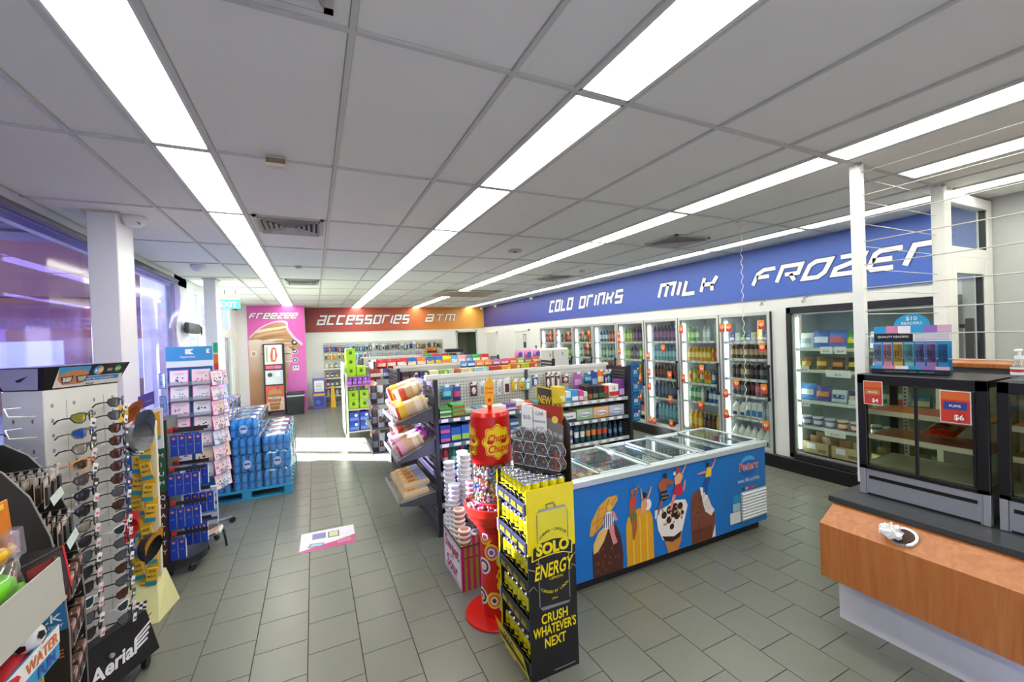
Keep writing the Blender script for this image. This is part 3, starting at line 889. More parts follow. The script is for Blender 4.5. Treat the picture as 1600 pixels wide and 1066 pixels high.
# ================================================================ WALL COOLERS (eight glass doors)
COOLER_FR = mat('cfd2d2', .35, .5)
LITE = mat('f6fbff', emit=5.0)
LITE2 = mat('f1fff2', emit=3.2)
CG = glass('cooler_glass', 'f2f7f4', .9)
FZ0, FZ1 = .17, 2.10
ordn = ['nearest', 'second', 'third', 'fourth', 'fifth', 'sixth', 'seventh', 'farthest']
def ticket(b, x, z, w=.088, h=.128, top='f28c28', low='d9352a', y=-.052):
    b.box(x - w/2, x + w/2, y - .001, y, z, z + h, mat(top, .5))
    b.quad(x - w/2 + .003, x + w/2 - .003, z + .004, z + h * .45, y - .0022, mat(low, .5))
    b.disc(x, z + h * .5, w * .28, y - .0034, mat('fbe7d0', .5), 10)
    b.text('2' if int(x * 1000) % 2 else '5', x, z + h * .38, y - .0046, h * .34, mat('c22a22', .5), bold=.02)
def cooler(k):
    yb = DY[k + 1]; w = DY[k + 1] - DY[k]
    t = thing('drinks_fridge', {0: 'tall glass-door milk fridge nearest the black frozen cabinet', 1: 'tall glass-door juice fridge between the milk and the water fridges',
        2: 'tall glass-door fridge of bottled water and cola, left of the juice fridge', 3: 'tall glass-door fridge with green and purple drinks partly behind the first gondola',
        4: 'fifth glass-door fridge from the black cabinet, above the blue voucher strip', 5: 'sixth glass-door fridge from the black cabinet, pale drinks inside',
        6: 'seventh glass-door fridge from the black cabinet, dark bottles inside', 7: 'farthest glass-door fridge, next to the plain white doors'}[k], 'fridge', (XR, (DY[k] + DY[k + 1]) / 2, 0), -pi / 2)
    hw = w / 2 - .002
    d = .62
    b = MB(); I = mat('e9edef', .5)
    b.box(-hw, -hw + .015, .02, d, FZ0, FZ1, I); b.box(hw - .015, hw, .02, d, FZ0, FZ1, I)
    b.box(-hw, hw, d, d + .02, FZ0, FZ1, mat('aeb6bb', .5)); b.box(-hw, hw, .02, d, FZ0, FZ0 + .02, mat('77797b', .5)); b.box(-hw, hw, .02, d, FZ1 - .02, FZ1, I)
    part('cabinet', b, t)
    e = .042
    b = MB(); y0, y1 = -.045, .0
    for (x0, x1, z0, z1) in ((-hw + .006, -hw + e, FZ0, FZ1), (hw - e, hw - .006, FZ0, FZ1), (-hw + e, hw - e, FZ0, FZ0 + .06), (-hw + e, hw - e, FZ1 - .045, FZ1)):
        b.box(x0, x1, y0, y1, z0, z1, COOLER_FR, .003)
    dr = part('door', b, t)
    b = MB(); K = mat('2a2c2f', .5)
    for (x0, x1, z0, z1) in ((-hw + e, -hw + e + .012, FZ0 + .06, FZ1 - .045), (hw - e - .012, hw - e, FZ0 + .06, FZ1 - .045), (-hw + e, hw - e, FZ0 + .06, FZ0 + .072), (-hw + e, hw - e, FZ1 - .057, FZ1 - .045)):
        b.box(x0, x1, -.035, -.01, z0, z1, mat('8d9294', .4))
    b.box(-hw - .001, -hw + .006, -.03, .0, FZ0, FZ1, K); b.box(hw - .006, hw + .001, -.03, .0, FZ0, FZ1, K)
    part('door_seal', b, dr)
    b = MB(); b.box(-hw + e, hw - e, -.03, -.024, FZ0 + .06, FZ1 - .045, CG); part('glass', b, dr)
    b = MB(); hx = hw - .02
    b.box(hx - .011, hx + .011, -.085, -.06, .9, 1.36, BLACK, .004); b.box(hx - .013, hx + .013, -.085, -.045, .885, .925, BLACK, .004); b.box(hx - .013, hx + .013, -.085, -.045, 1.335, 1.375, BLACK, .004)
    part('handle', b, dr)
    b = MB(); b.box(-hw + .05, -hw + .085, .03, .05, FZ0 + .1, FZ1 - .1, LITE, .004); part('light_tube', b, t)
    return t, hw
BT = {}
def bk(name, *a, **k): BT[name] = bottle_kind(*a, **k)
bk('water', .036, .24, '7fa9bb', '2f79c9', 'a9d2e4', rough=.08)
bk('cola', .036, .23, '2a1f22', 'c7352f', '8e2830')
bk('choc', .038, .2, '6d4a38', 'f0efe6', 'c9b193')
bk('dark', .038, .2, '3c2f30', 'efefe8', '5c4a4c')
bk('pink', .038, .19, 'c9738a', 'e8e6e0', 'd8a0ac')
bk('grey', .037, .2, '575a62', '1e1f24', '8d9098')
bk('orange', .039, .2, 'e8a024', 'e9cf3e', 'f0dc8a')
bk('yellow', .034, .2, 'e3c22e', 'c93a26', 'e06c2a')
bk('green', .036, .21, '5c9c5e', 'e8e8e0', 'cfe3c2')
bk('lime', .034, .22, '8cc63f', '2a6b2e', 'd8e89a')
bk('blue', .034, .21, '3b76b5', '1f3f8a', 'dde8f2')
bk('purple', .038, .24, '6a4a7c', '33264a', '8c5f9e')
bk('navy', .042, .25, '3c4a6a', '2c3a66', '4c5c86', rough=.1)
bk('bigwater', .042, .27, '6f9fb4', '2f86b8', '7fb0c4', rough=.08)
bk('bigorange', .042, .28, 'e4a21c', 'e7c92f', 'f2d05a')
bk('brown', .042, .27, '3e2620', 'e7c92f', '6c3e30')
bk('red', .036, .22, 'b8352f', 'efece4', 'e08a7c')
bk('clear', .036, .22, 'b9c6cc', 'e9ecee', 'd5e0e6', rough=.1)
WORDS = {'water': 'pale water bottle with blue cap', 'cola': 'dark cola bottle with red cap', 'choc': 'brown flavoured milk bottle with white cap', 'dark': 'dark bottle with white cap', 'pink': 'pink milk bottle with pale cap', 'grey': 'grey bottle with black cap',
         'orange': 'orange juice bottle with yellow cap', 'yellow': 'yellow drink bottle with red cap', 'green': 'green bottle with white cap', 'lime': 'lime green drink bottle', 'blue': 'blue drink bottle', 'purple': 'tall purple bottle', 'navy': 'large dark blue bottle',
         'bigwater': 'large pale blue water bottle', 'bigorange': 'large orange juice bottle with yellow cap', 'brown': 'large brown bottle with yellow cap', 'red': 'red drink bottle with white cap', 'clear': 'clear drink bottle with white cap'}
SH = ['top', 'second', 'third', 'fourth', 'fifth', 'bottom']
FRN = ['the milk fridge', 'the juice fridge', 'the water fridge', 'the fourth fridge', 'the fifth fridge', 'the sixth fridge', 'the seventh fridge', 'the farthest fridge']
def bot(name, k, s, ns, fr, x, y, z, sc=1.0):
    sn = 'bottom' if s == ns - 1 else SH[s]
    o = put('bottle', name, BT[name], fr, x, y, z, '%s on the %s shelf of %s' % (WORDS[name], sn, FRN[k]), 'bottle', '%s bottles, %s shelf of %s' % (name, sn, FRN[k]), rz=random.uniform(-.2, .2), sc=sc)
    o.scale = (sc * .97, sc * .97, sc * 1.15)
PLAN = [
 ([1.69, 1.44, 1.15, .91, .58, .24], [['P'], ['choc'] * 8, ['dark', 'dark', 'choc', 'choc', 'dark', 'dark', 'grey', 'dark'], ['grey', 'grey', 'grey', 'dark', 'cola', 'pink', 'pink', 'choc'], ['J'], ['M']]),
 ([1.70, 1.38, 1.02, .72, .24], [['lime', 'green', 'green', None, 'clear', 'clear', None, None], ['orange'] * 6 + ['yellow', 'red'], ['yellow', 'lime', 'yellow', 'green', 'yellow', 'yellow', 'blue', 'dark'], ['green', 'green', 'green', 'clear', 'dark', 'blue', 'blue', 'blue'], ['bigorange', 'bigorange', 'bigorange', 'brown', 'brown', 'brown', 'bigorange']]),
 ([1.70, 1.36, 1.04, .69, .28], [['purple'] * 7, ['water'] * 8, ['cola'] * 8, ['navy'] * 7, ['navy', 'bigwater', 'bigwater', 'bigwater', 'bigwater', 'bigwater', 'bigwater']]),
 ([1.70, 1.36, 1.04, .69, .28], [['lime', 'lime', 'lime', 'purple', 'purple', 'purple', 'lime'], ['lime', 'lime', 'grey', 'purple', 'grey', 'lime', 'green'], ['blue', 'green', 'lime', 'green', 'yellow', 'blue'], ['B'], ['B']]),
 ([1.70, 1.36, 1.04, .69, .28], [['blue', 'blue', 'blue', 'red', 'red', 'clear'], ['clear', 'green', 'clear', 'green', 'clear', 'clear'], ['yellow', 'lime', 'red', 'red', 'pink', 'yellow'], [], []]),
 ([1.70, 1.36, 1.04, .69, .28], [['choc', 'choc', 'green', 'red', 'yellow', 'red'], ['green', 'clear', 'red', 'green', 'dark', 'clear'], ['dark', 'cola', 'red', 'dark', 'cola', 'dark'], [], []]),
 ([1.70, 1.36, 1.04, .69, .28], [['grey', 'yellow', 'dark', 'red', 'red', 'dark'], ['dark', 'grey', 'dark', 'lime', 'lime', 'dark'], ['blue', 'dark', 'grey', 'dark', 'blue', 'dark'], [], []]),
 ([1.70, 1.36, 1.04, .69, .28], [['red', 'pink', 'red', 'pink', 'red', 'red'], ['pink', 'pink', 'red', 'pink', 'pink', 'red'], ['red', 'dark', 'red', 'red', 'dark', 'red'], [], []])]
for k in range(8):
    t, hw = cooler(k)
    zs, rows = PLAN[k]
    fr = Fr(XR, (DY[k] + DY[k + 1]) / 2, 0, -pi / 2)
    for s, (z, row) in enumerate(zip(zs, rows)):
        if z > .3: wire_shelf(t, 2 * hw - .1, .5, z, 'c3c8cb')
        tp = MB()
        if z > .3:
            for q in range(6): tp.quad(-hw + .1 + q * .12, -hw + .18 + q * .12, z - .026, z + .004, -.0015, mat(('f4f4f0', 'f4f4f0', 'f2e6c8')[q % 3], .5))
            part('price_strip', tp, t)
        w_ = 2 * hw - .2
        if row == ['P']:
            cs = ['3c63b0', 'dfe6ee', '2f8f4a', '3c63b0', 'dfe6ee', 'e8a020', '3a6fc0', 'c23a32']
            for q in range(7):
                put('carton', 'pk%s' % cs[q], pack_kind(.075, .12, .1, cs[q], 'f2f2ee', 'e8d040'), fr, -w_/2 + (q + .5) * w_ / 7, .06, z + .01, '%s small packet on the top shelf of the milk fridge' % {'3c63b0': 'blue', 'dfe6ee': 'pale', '2f8f4a': 'green', 'e8a020': 'yellow', '3a6fc0': 'bright blue', 'c23a32': 'red'}[cs[q]], 'packet', 'packets on the top shelf of the milk fridge')
        elif row == ['J']:
            for q in range(2): put('milk_jug', 'jug', jug_kind(.098, .235), fr, -w_/2 + (q + .6) * .115, .09, z + .008, 'white milk jug with blue cap on the fifth shelf of the milk fridge', 'milk jug', 'milk jugs on the fifth shelf')
            for q in range(3): put('milk_carton', 'mct', carton_kind(.075, .225, .075, 'f1f1ee', '3f7fc4'), fr, -w_/2 + .27 + q * .088, .05, z + .008, 'white gable-top milk carton with blue band on the fifth fridge shelf', 'milk carton', 'milk cartons on the fifth shelf')
            for q in range(2): bot('clear', 0, 4, 6, fr, w_/2 - .03 - q * .085, .09, z + .008)
        elif row == ['M']:
            for q in range(6): put('milk_jug', 'bjug', jug_kind(.094, .25, label='23366e', cap='e9e9e2'), fr, -w_/2 + (q + .5) * w_ / 6, .09, z - .03, 'large white milk jug with navy label in the bottom row of the milk fridge', 'milk jug', 'milk jugs in the bottom row')
        elif row == ['B']:
            for q, c_ in enumerate(('6cc04a', 'f0a830', '2f62c0', '2f62c0') if s == 3 else ('7ad03a', '3a66c8', '3a66c8', 'e05a2a')):
                put('drink_box', 'db' + c_, pack_kind(.13, .2, .3, c_, 'f4f1e0' if c_[0] != '2' else '8fb4e8', 'f6e060'), fr, -w_/2 + (q + .5) * w_ / 4, .05, z + .008, '%s drink multipack, %s of four on the %s shelf of the fourth fridge' % ({'6': 'green', 'f': 'amber', '2': 'blue', '7': 'lime', '3': 'royal blue', 'e': 'orange'}[c_[0]], ORD[q], SH[s] if s < 4 else 'bottom'), 'drinks pack')
        else:
            n = len(row)
            for q, nm in enumerate(row):
                if nm: bot(nm, k, s, len(rows), fr, -w_/2 + (q + .5) * w_ / n, .09, z + .008, .93 if n > 7 and s < len(rows) else 1)
                if nm and k < 3 and s in (1, 2, 3) and q % 2 == 0: bot(nm, k, s, len(rows), fr, -w_/2 + (q + .9) * w_ / n, .19, z + .008, .93 if n > 7 else 1)
    # orange sale tickets stuck to the door
    TK = {0: [(-.33, 1.84), (-.22, 1.84), (.28, 1.86), (.28, 1.55), (-.12, 1.02), (.29, .98), (-.3, .86), (-.3, .55), (.3, .48)],
          1: [(-.31, 1.84), (.07, 1.2), (-.3, 1.03), (.03, .62)], 2: [(.07, 1.52), (-.3, 1.38), (-.29, 1.08), (.2, 1.06), (-.29, .82), (.2, .64), (-.3, .2), (-.2, .2), (.2, .22)],
          3: [(-.3, 1.8), (-.3, 1.68), (-.3, 1.45), (-.3, 1.2), (.25, .95), (.25, .6)], 4: [(-.3, .98), (-.28, 1.1)], 5: [(.05, 1.84), (.28, 1.84), (.22, 1.55)], 6: [(-.28, 1.86), (.25, 1.84), (-.28, 1.4)], 7: [(.2, 1.88), (.2, 1.76), (-.3, 1.5)]}[k]
    for (x, z) in TK:
        q = MB(); ticket(q, x, z); q.build('price_ticket', t)
# contents of the bottom row tray / red rack on the juice door
b = MB(); 
# plain doors beyond the coolers
for n_, (y0, y1) in enumerate(((10.6, 11.45), (12.9, 13.8))):
    b = MB(); b.box(XR - .02, XR, y0, y1, 0, 2.04, mat('e6e8e4', .5)); b.box(XR - .035, XR, y0 - .05, y0, 0, 2.09, WHITE); b.box(XR - .035, XR, y1, y1 + .05, 0, 2.09, WHITE); b.box(XR - .035, XR, y0 - .05, y1 + .05, 2.04, 2.09, WHITE)
    o = b.build('door_%d' % (n_ + 2)); o['kind'] = 'structure'
    if n_ == 0:
        q = MB(); q.box(XR - .024, XR - .02, 10.75, 10.93, 1.55, 1.95, mat('3b3c3a', .5)); q.box(XR - .026, XR - .024, 10.77, 10.91, 1.72, 1.93, mat('d8d8d2', .5)); q.build('notice', o)
b = MB(); b.box(-.04, .04, -.012, 0, 0, .12, mat('2b2b2b', .5), .003); b.box(-.008, .008, -.018, -.012, .04, .08, WHITE)
tag(b.build('wall_switch', loc=(XR - .001, 10.2, 1.5), rz=-pi / 2), 'small dark switch on the wall beside the farthest fridge', 'switch')

# ================================================================ BLACK FROZEN CABINET
t = thing('frozen_cabinet', 'wide black-framed frozen food cabinet behind the white post', 'freezer', (XR, 2.55, 0), -pi / 2)
K = mat('1b1c1f', .3); hw = .8
b = MB(); I = mat('dfe9de', .5)
b.box(-hw, -hw + .02, .02, .66, .19, 2.13, I); b.box(hw - .02, hw, .02, .66, .19, 2.13, I); b.box(-hw, hw, .66, .68, .19, 2.13, mat('b9c6bc', .5)); b.box(-hw, hw, .02, .66, .19, .21, mat('5b5e60', .4)); b.box(-hw, hw, .02, .66, 2.11, 2.13, I)
part('cabinet', b, t)
b = MB()
for (x0, x1, z0, z1) in ((-hw - .01, -hw + .05, .19, 2.13), (hw - .05, hw + .01, .19, 2.13), (-hw, hw, .19, .25), (-hw, hw, 2.05, 2.13), (-.03, .03, .19, 2.13)): b.box(x0, x1, -.05, .02, z0, z1, K, .004)
dr = part('door_frame', b, t)
for x0, x1 in ((-hw + .05, -.03), (.03, hw - .05)):
    b = MB()
    for (a0, a1, z0, z1) in ((x0, x0 + .02, .25, 2.05), (x1 - .02, x1, .25, 2.05), (x0, x1, .25, .27), (x0, x1, 2.03, 2.05)): b.box(a0, a1, -.03, .0, z0, z1, mat('9fa5a0', .35, .4))
    part('inner_trim', b, dr)
    b = MB(); b.box(x0, x1, -.024, -.018, .25, 2.05, CG); part('glass', b, dr)
b = MB(); b.box(-hw + .06, -hw + .09, .03, .06, .3, 2.0, LITE2, .004); part('light_tube', b, t)
b = MB(); b.box(.0, .03, .03, .06, .3, 2.0, LITE2, .004); part('light_tube', b, t)
fz = [1.60, 1.33, .94, .62]
fr = Fr(XR, 2.55, 0, -pi / 2)
for s, z in enumerate(fz):
    wire_shelf(t, 2 * hw - .16, .5, z, 'd3e2d2')
FZG = [
 [('dfe4e6', '9fb0b8', .14, .17), ('4a74c8', 'e8ecf4', .17, .19), ('5a80d0', 'd85a5a', .17, .19), ('4c9c3c', 'e8e040', .14, .17), ('e6e8ea', '3a68b8', .15, .17), ('3a62b4', 'e8ecf4', .15, .18), ('c83a3a', 'f0e8e0', .15, .17), ('e8b030', 'b83a2a', .15, .18)],
 [('8a5a34', 'd8b43c', .12, .13), ('9a6a3a', 'e8cf5a', .12, .14), ('6a3a2a', 'd89a3a', .12, .13), ('4a2c22', 'e8c84a', .13, .14), ('a0703a', 'f0e0a0', .13, .14), ('3a3038', 'e8c030', .12, .14), ('c04a2a', 'f0e0c0', .13, .14), ('7a4a8a', 'e0d0e8', .13, .14)],
 [('4a8ad0', 'f0f4f8', .16, .18), ('5a4a9a', 'e8a03a', .15, .16), ('d8e4ea', '3a6a9a', .14, .13), ('3a4a7a', 'd8c0a0', .14, .13), ('e0e4e0', '4a8a4a', .14, .13), ('c8d8e8', 'd04a3a', .14, .14), ('2a7ab0', 'f0e8b0', .15, .15), ('b03a5a', 'f0e0e8', .14, .14)]]
cname = ['pale', 'blue', 'bright blue', 'green', 'white', 'deep blue', 'red', 'yellow', 'golden brown', 'tan', 'dark brown', 'cocoa', 'amber', 'black', 'rust', 'violet', 'sky blue', 'indigo', 'icy', 'slate', 'off-white', 'light blue', 'teal', 'crimson']
for s, row in enumerate(FZG):
    for q, (c1, c2, w, h) in enumerate(row):
        put('frozen_bag', 'fz%d_%d' % (s, q), pouch_kind(w, h, .07, c1, c2, None, seed=s * 10 + q), fr, -.66 + q * .175 + (.06 if q > 3 else 0), .12, fz[s] + .006, '%s frozen food bag, %s from the left on the %s black cabinet shelf' % (cname[s * 8 + q], ORD[q], SH[s]), 'frozen bag', None, rx=-.15, sc=1.13)
tub = [('6a7ab8', 'e8e8f0'), ('7a62a8', 'e8e8f0'), ('8a82c0', 'e6e6ee'), ('d05a30', 'f0e0d0'), ('c8502a', 'e8e0d8'), ('5a4a8a', 'e8e8f0'), ('3a9ac0', 'f0f4f4'), ('c83a3a', 'f0f0f0'), ('2a8ab8', 'f0f4f4'), ('d8a040', 'f4f0e0')]
def tub_kind(c, c2, r=.055, h=.11):
    def mk(b): b.lathe([(0, 0), (r * .82, 0), (r * .96, h * .84), (r * 1.03, h * .84), (r * 1.03, h), (0, h)], [mat(c, .4), mat(c, .4), mat(c2, .4), mat(c2, .4), mat(c2, .4)], 14); b.lathe([(r * .87, h * .2), (r * .945, h * .62)], mat(c2, .5), 14)
    return mk
tn = ['lilac', 'violet', 'periwinkle', 'orange', 'burnt orange', 'plum', 'cyan', 'red', 'sea blue', 'honey']
for q, (c1, c2) in enumerate(tub):
    put('ice_cream_tub', 'tub' + c1, tub_kind(c1, c2), fr, -.67 + q * .135 + (.05 if q > 4 else 0), .1, fz[3] + .006, '%s ice cream tub on the lowest shelf of the black frozen cabinet' % tn[q], 'tub')
def open_carton(b):
    w, d, h = .3, .3, .15
    Kf = mat('c9b184', .7)
    b.box(-w/2, w/2, 0, .004, 0, h, Kf); b.box(-w/2, w/2, d - .004, d, 0, h * 1.5, Kf); b.box(-w/2, -w/2 + .004, 0, d, 0, h, Kf); b.box(w/2 - .004, w/2, 0, d, 0, h, Kf); b.box(-w/2, w/2, 0, d, 0, .004, Kf)
    b.quad(-.1, 0, .06, .13, -.001, WHITE); b.quad(.03, .12, .03, .07, -.001, mat('8a7448', .6))
    b.at(-.05, .12, .1, .3, .2); b.pillow(.12, .12, .05, mat('b98c5c', .5), seed=2); b.at(.07, .15, .08, -.3, .3); b.pillow(.12, .14, .05, mat('d8c8a8', .4), seed=3); b.M = Matrix()
for q in range(4):
    put('cardboard_box', 'fcarton', open_carton, fr, -.58 + q * .33 + (.05 if q > 1 else 0), .1, .255, 'open cardboard box on the floor of the frozen cabinet, %s from the left' % ORD[q], 'box')
for q, (x, z, w) in enumerate(((-.37, 1.54, .13), (-.22, 1.54, .12), (-.62, 1.3, .1), (-.25, 1.26, .26), (-.62, .87, .1), (-.1, .92, .1), (-.3, .54, .22))):
    b = MB(); b.box(x - w/2, x + w/2, -.006, 0, z, z + .085, mat('f4f5f0', .5)); b.text('$%d.99' % (q + 5), x, z + .02, -.008, .03, mat('3a3a3a', .5))
    o = b.build('price_card', t)
for x, y in ((5.49, 3.66), (5.49, 3.12)):
    b = MB(); b.at(0, 0, 0, 0, radians(70)); b.lathe([(0, 0), (.025, 0), (.035, .03), (.0, .032)], mat('e9e9e4', .3), 12); b.lathe([(0, .033), (.02, .033)], mat('9a9a98', .3), 10); b.M = Matrix(); b.tube([(0, 0, .0), (.05, 0, .04), (.11, 0, .05)], .008, ALU, 6)
    tag(b.build('spotlight', loc=(x, y, 2.2)), 'small white swivel spotlight above the %s' % ('gap beside the milk fridge' if y > 3.4 else 'black frozen cabinet'), 'spotlight')
for x, y in ((5.45, 10.1), (5.45, 12.6), (5.42, 13.8)):
    b = MB(); b.box(-.03, .03, -.05, .05, -.09, -.02, WHITE, .008); b.tube([(0, 0, 0), (0, 0, -.03)], .008, WHITE, 6)
    tag(b.build('wall_camera', loc=(x, y, H_CEIL - .002)), {10.1: 'white box camera under the ceiling before the blue band', 12.6: 'white box camera farther along the blue band', 13.8: 'white box camera in the back corner'}[y], 'camera')

# ================================================================ GONDOLAS
PEG = mat('d3d5ce', .5); POST = mat('26262b', .35); SHD = mat('2f3138', .45); SHW = mat('c9ccd0', .4)
HOLE = mat('5a5c58', .7)
def gondola(label, X0, Y0, L, D, Hh, shelves, shelves_b, cols_, hole_rng=None, back_dark=False, endslats=True, edge='3a5a78'):
    t = thing('shelf_unit', label, 'shelves', (X0, Y0, 0))
    yc = D / 2
    for nm, x in (('post', .0), ('post', L)):
        for y in (.0, D):
            b = MB(); b.box(x - .02, x + .02, y - .025, y + .025, 0, Hh, POST, .004); part('post', b, t)
    b = MB(); b.box(0, L, yc - .012, yc + .012, .1, Hh, PEG); pg = part('pegboard', b, t)
    b = MB(); b.box(0, L, yc - .02, yc + .02, Hh - .03, Hh + .012, mat('e3e4df', .5)); part('top_rail', b, t)
    if hole_rng:
        z0, z1 = hole_rng; b = MB(); s_ = .032
        for i in range(int(L / s_)):
            for j in range(int((z1 - z0) / s_)):
                x, z = .03 + i * s_, z0 + j * s_
                b.quad(x - .0055, x + .0055, z - .0055, z + .0055, yc - .0135, HOLE)
        o = b.build('peg_holes', pg); o['kind'] = 'stuff'
    b = MB(); b.box(0, L, .02, D - .02, 0, .1, SHD); part('base', b, t)
    for side, zs in ((0, shelves), (1, shelves_b)):
        for (x0, x1, z, c) in zs:
            b = MB(); q = yc - .012
            if side == 0:
                b.box(x0, x1, .02, q, z - .018, z, SHD); b.box(x0, x1, .008, .02, z - .034, z + .004, mat(c, .45))
                for r in range(int((x1 - x0) / .12)):
                    xx = x0 + .03 + r * .12
                    b.quad(xx, xx + .07, z - .03, z + .001, .0065, mat(('f2f3f0', 'e8ebf2')[r % 2], .5))
            else:
                b.box(x0, x1, yc + .012, D - .02, z - .018, z, SHD); b.box(x0, x1, D - .02, D - .008, z - .034, z + .004, mat(c, .45))
            part('shelf', b, t)
    if endslats:
        for sx in (0, L):
            n = 26
            for j in range(n):
                z0 = .12 + j * (Hh - .14) / n
                b = MB(); b.box(sx - .016, sx + .016, .02, D - .02, z0, z0 + (Hh - .14) / n * .72, mat('5e5a60', .4, .2)); b.build('slat', t)
    return t
G1 = Fr(1.03, 3.9); L1 = 2.36
g1 = gondola('nearest grey pegboard gondola with black end frame holding bread, medicine and tissues', 1.03, 3.9, L1, .8, 1.5,
    [(.02, 1.16, 1.11, '5a7286'), (.02, 1.16, .87, '6a7a8a'), (.02, 1.16, .6, '9aa4ae'), (.02, 1.16, .3, 'aab2ba'), (1.18, 2.34, 1.12, 'b4b8bc'), (1.18, 2.34, .9, '8a929a'), (1.18, 2.34, .65, 'b8bcc2'), (1.18, 2.34, .3, '8a929a')], [(.02, 2.34, .9, '8a929a'), (.02, 2.34, .5, '8a929a')], 2, (1.13, 1.47), edge='3a5a78')
b = MB(); b.box(1.155, 1.185, .38, .402, .1, 1.5, mat('4a4a4e', .5)); part('centre_post', b, g1, loc=(0, -.02, 0))
# perforated black end frame at the right
b = MB(); b.box(L1 - .03, L1 - .022, .02, .4, .15, 1.48, mat('24242a', .4))
for i in range(10):
    for j in range(36): b.quad(0, 0, 0, 0, 0, BLACK) if False else None
part('end_mesh', b, g1)
b = MB(); HW = mat('8f9294', .5)
for i in range(9):
    for j in range(34):
        y, z = .05 + i * .036, .2 + j * .037
        b.add([(L1 - .0305, y, z), (L1 - .0305, y + .014, z), (L1 - .0305, y + .014, z + .014), (L1 - .0305, y, z + .014)], [(0, 1, 2, 3)], HW)
o = b.build('mesh_holes', g1); o['kind'] = 'stuff'
# ---- bread end: three sloping wire shelves
def end_shelf(t, zi, zo, D, out=.37):
    b = MB(); WR = mat('c3bfb6', .35, .5)
    n = 16
    for i in range(n + 1):
        y = .03 + (D - .06) * i / n
        b.box(-out, -.02, y - .004, y + .004, zi, zi + .006, WR)
    M0 = Matrix.Translation((0, 0, 0))
    # shear the wires down to the outer edge
    b.v = [(x, y, z + (zo - zi) * (-x / out)) for x, y, z in b.v]
    b.add([(-out, 0, zo - .01), (-out, D, zo - .01), (-out, D, zo + .03), (-out, 0, zo + .03), (-out - .006, 0, zo - .01), (-out - .006, D, zo - .01), (-out - .006, D, zo + .03), (-out - .006, 0, zo + .03)], [(0, 1, 2, 3), (5, 4, 7, 6), (3, 2, 6, 7), (4, 5, 1, 0)], mat('b5b0a6', .4))
    s = part('wire_shelf', b, t)
    for y in (.0, D - .012):
        q = MB(); q.add([(-.02, y, zi + .0), (-out, y, zo + .0), (-out, y, zo - .02), (-.02, y, zi - .13), (-.02, y + .012, zi), (-out, y + .012, zo), (-out, y + .012, zo - .02), (-.02, y + .012, zi - .13)], [(0, 1, 2, 3), (7, 6, 5, 4), (0, 4, 5, 1), (1, 5, 6, 2), (2, 6, 7, 3)], mat('45434a', .4))
        q.build('bracket', s)
end_shelf(g1, 1.24, 1.12, .8); end_shelf(g1, .93, .77, .8); end_shelf(g1, .43, .38, .8)
def loaf_kind(c, w1, c2, L=.26, w=.115, h=.105, bag='efe6d6', tie='d9352a'):
    def mk(b):
        n = 10; prof = [(-.5, .02), (-.51, .55), (-.54, .84), (-.44, 1.0), (0, 1.04), (.44, 1.0), (.54, .84), (.51, .55), (.5, .02)]
        xs = [0, .04, .12, .35, .62, .8, .9, .97, 1.0, 1.07]; sc = [.62, .94, 1, 1.0, 1.02, 1, .97, .86, .35, .2]
        cr, M1, M2, BG = mat(c, .35), mat(w1, .35), mat(c2, .35), mat(bag, .25)
        for i in range(len(xs) - 1):
            vs = []
            for a in (i, i + 1):
                vs += [((xs[a] - .5) * L, p * w * sc[a], (.5 + (q - .5) * sc[a]) * h) for p, q in prof]
            m_ = len(prof)
            mm = BG if i in (0, 7, 8) else (M1 if i in (1,) else (M2 if i == 2 else (cr if i % 2 else mat('dccbab', .3))))
            b.add(vs, [(k, (k + 1) % m_, (k + 1) % m_ + m_, k + m_) for k in range(m_)][::1], mm, True)
        b.box(L * .47, L * .49, -.012, .012, h * .42, h * .58, mat(tie, .4))
    return mk
# each loaf points outward (-x); slope matches the shelf
def loaf(kind, key, y, zo, zi, x, label, lift=0, rz=0):
    sl = math.atan2(zi - zo, .37)
    z = zo + (zi - zo) * (x + .37) / .37 + .012 + lift
    put('bread_loaf', key, kind, G1, x, y, z, label, 'bread', None, rz=rz, ry=-sl)
Lr1 = loaf_kind('cfb184', 'd9482e', 'e8b82c', L=.32, w=.148, h=.135)
Lr2 = loaf_kind('c9a878', 'efe6d8', 'c94a3a', L=.27, w=.13, h=.11)
Lr3 = loaf_kind('cba87a', 'b83a5a', 'd9a0b0', L=.27, w=.13, h=.11, tie='b83a5a')
place = ['nearest end', 'second place', 'third place', 'fourth place', 'far end']
for q in range(3): loaf(Lr1, 'lf1', .1 + q * .15, 1.12, 1.24, -.2, 'sliced loaf with red and yellow wrapper, %s of the top bread shelf' % place[q])
for q in range(2): loaf(Lr2, 'lf2', .56 + q * .15, 1.12, 1.24, -.2, 'pale wrapped loaf in the %s of the top bread shelf' % place[q + 3])
loaf(Lr2, 'lf2', .2, 1.12, 1.24, -.2, 'pale wrapped loaf lying on top of the near loaves', .15, .1)
loaf(Lr1, 'lf1', .42, 1.12, 1.24, -.2, 'red and yellow loaf lying on top towards the far end', .14, -.15)
for q in range(3): loaf(Lr3, 'lf3', .12 + q * .15, .77, .93, -.22, 'loaf with magenta wrapper end in the %s of the middle bread shelf' % place[q])
loaf(Lr2, 'lf2', .6, .77, .93, -.2, 'pale loaf at the far end of the middle bread shelf')
loaf(Lr2, 'lf2', .5, .77, .93, -.2, 'pale loaf stacked on top on the middle bread shelf', .135, .2)
b = MB(); b.ball(0, 0, .055, .055, mat('b04a9c', .25), 12, sx=1.1); b.tube([(0, 0, .11), (.02, 0, .14)], .012, mat('d98fcf', .3), 6)
o = b.build('bun_bag', loc=G1.pt(-.1, .16, .905)); tag(o, 'round purple wrapped bun pack on the near corner of the middle bread shelf', 'bread')
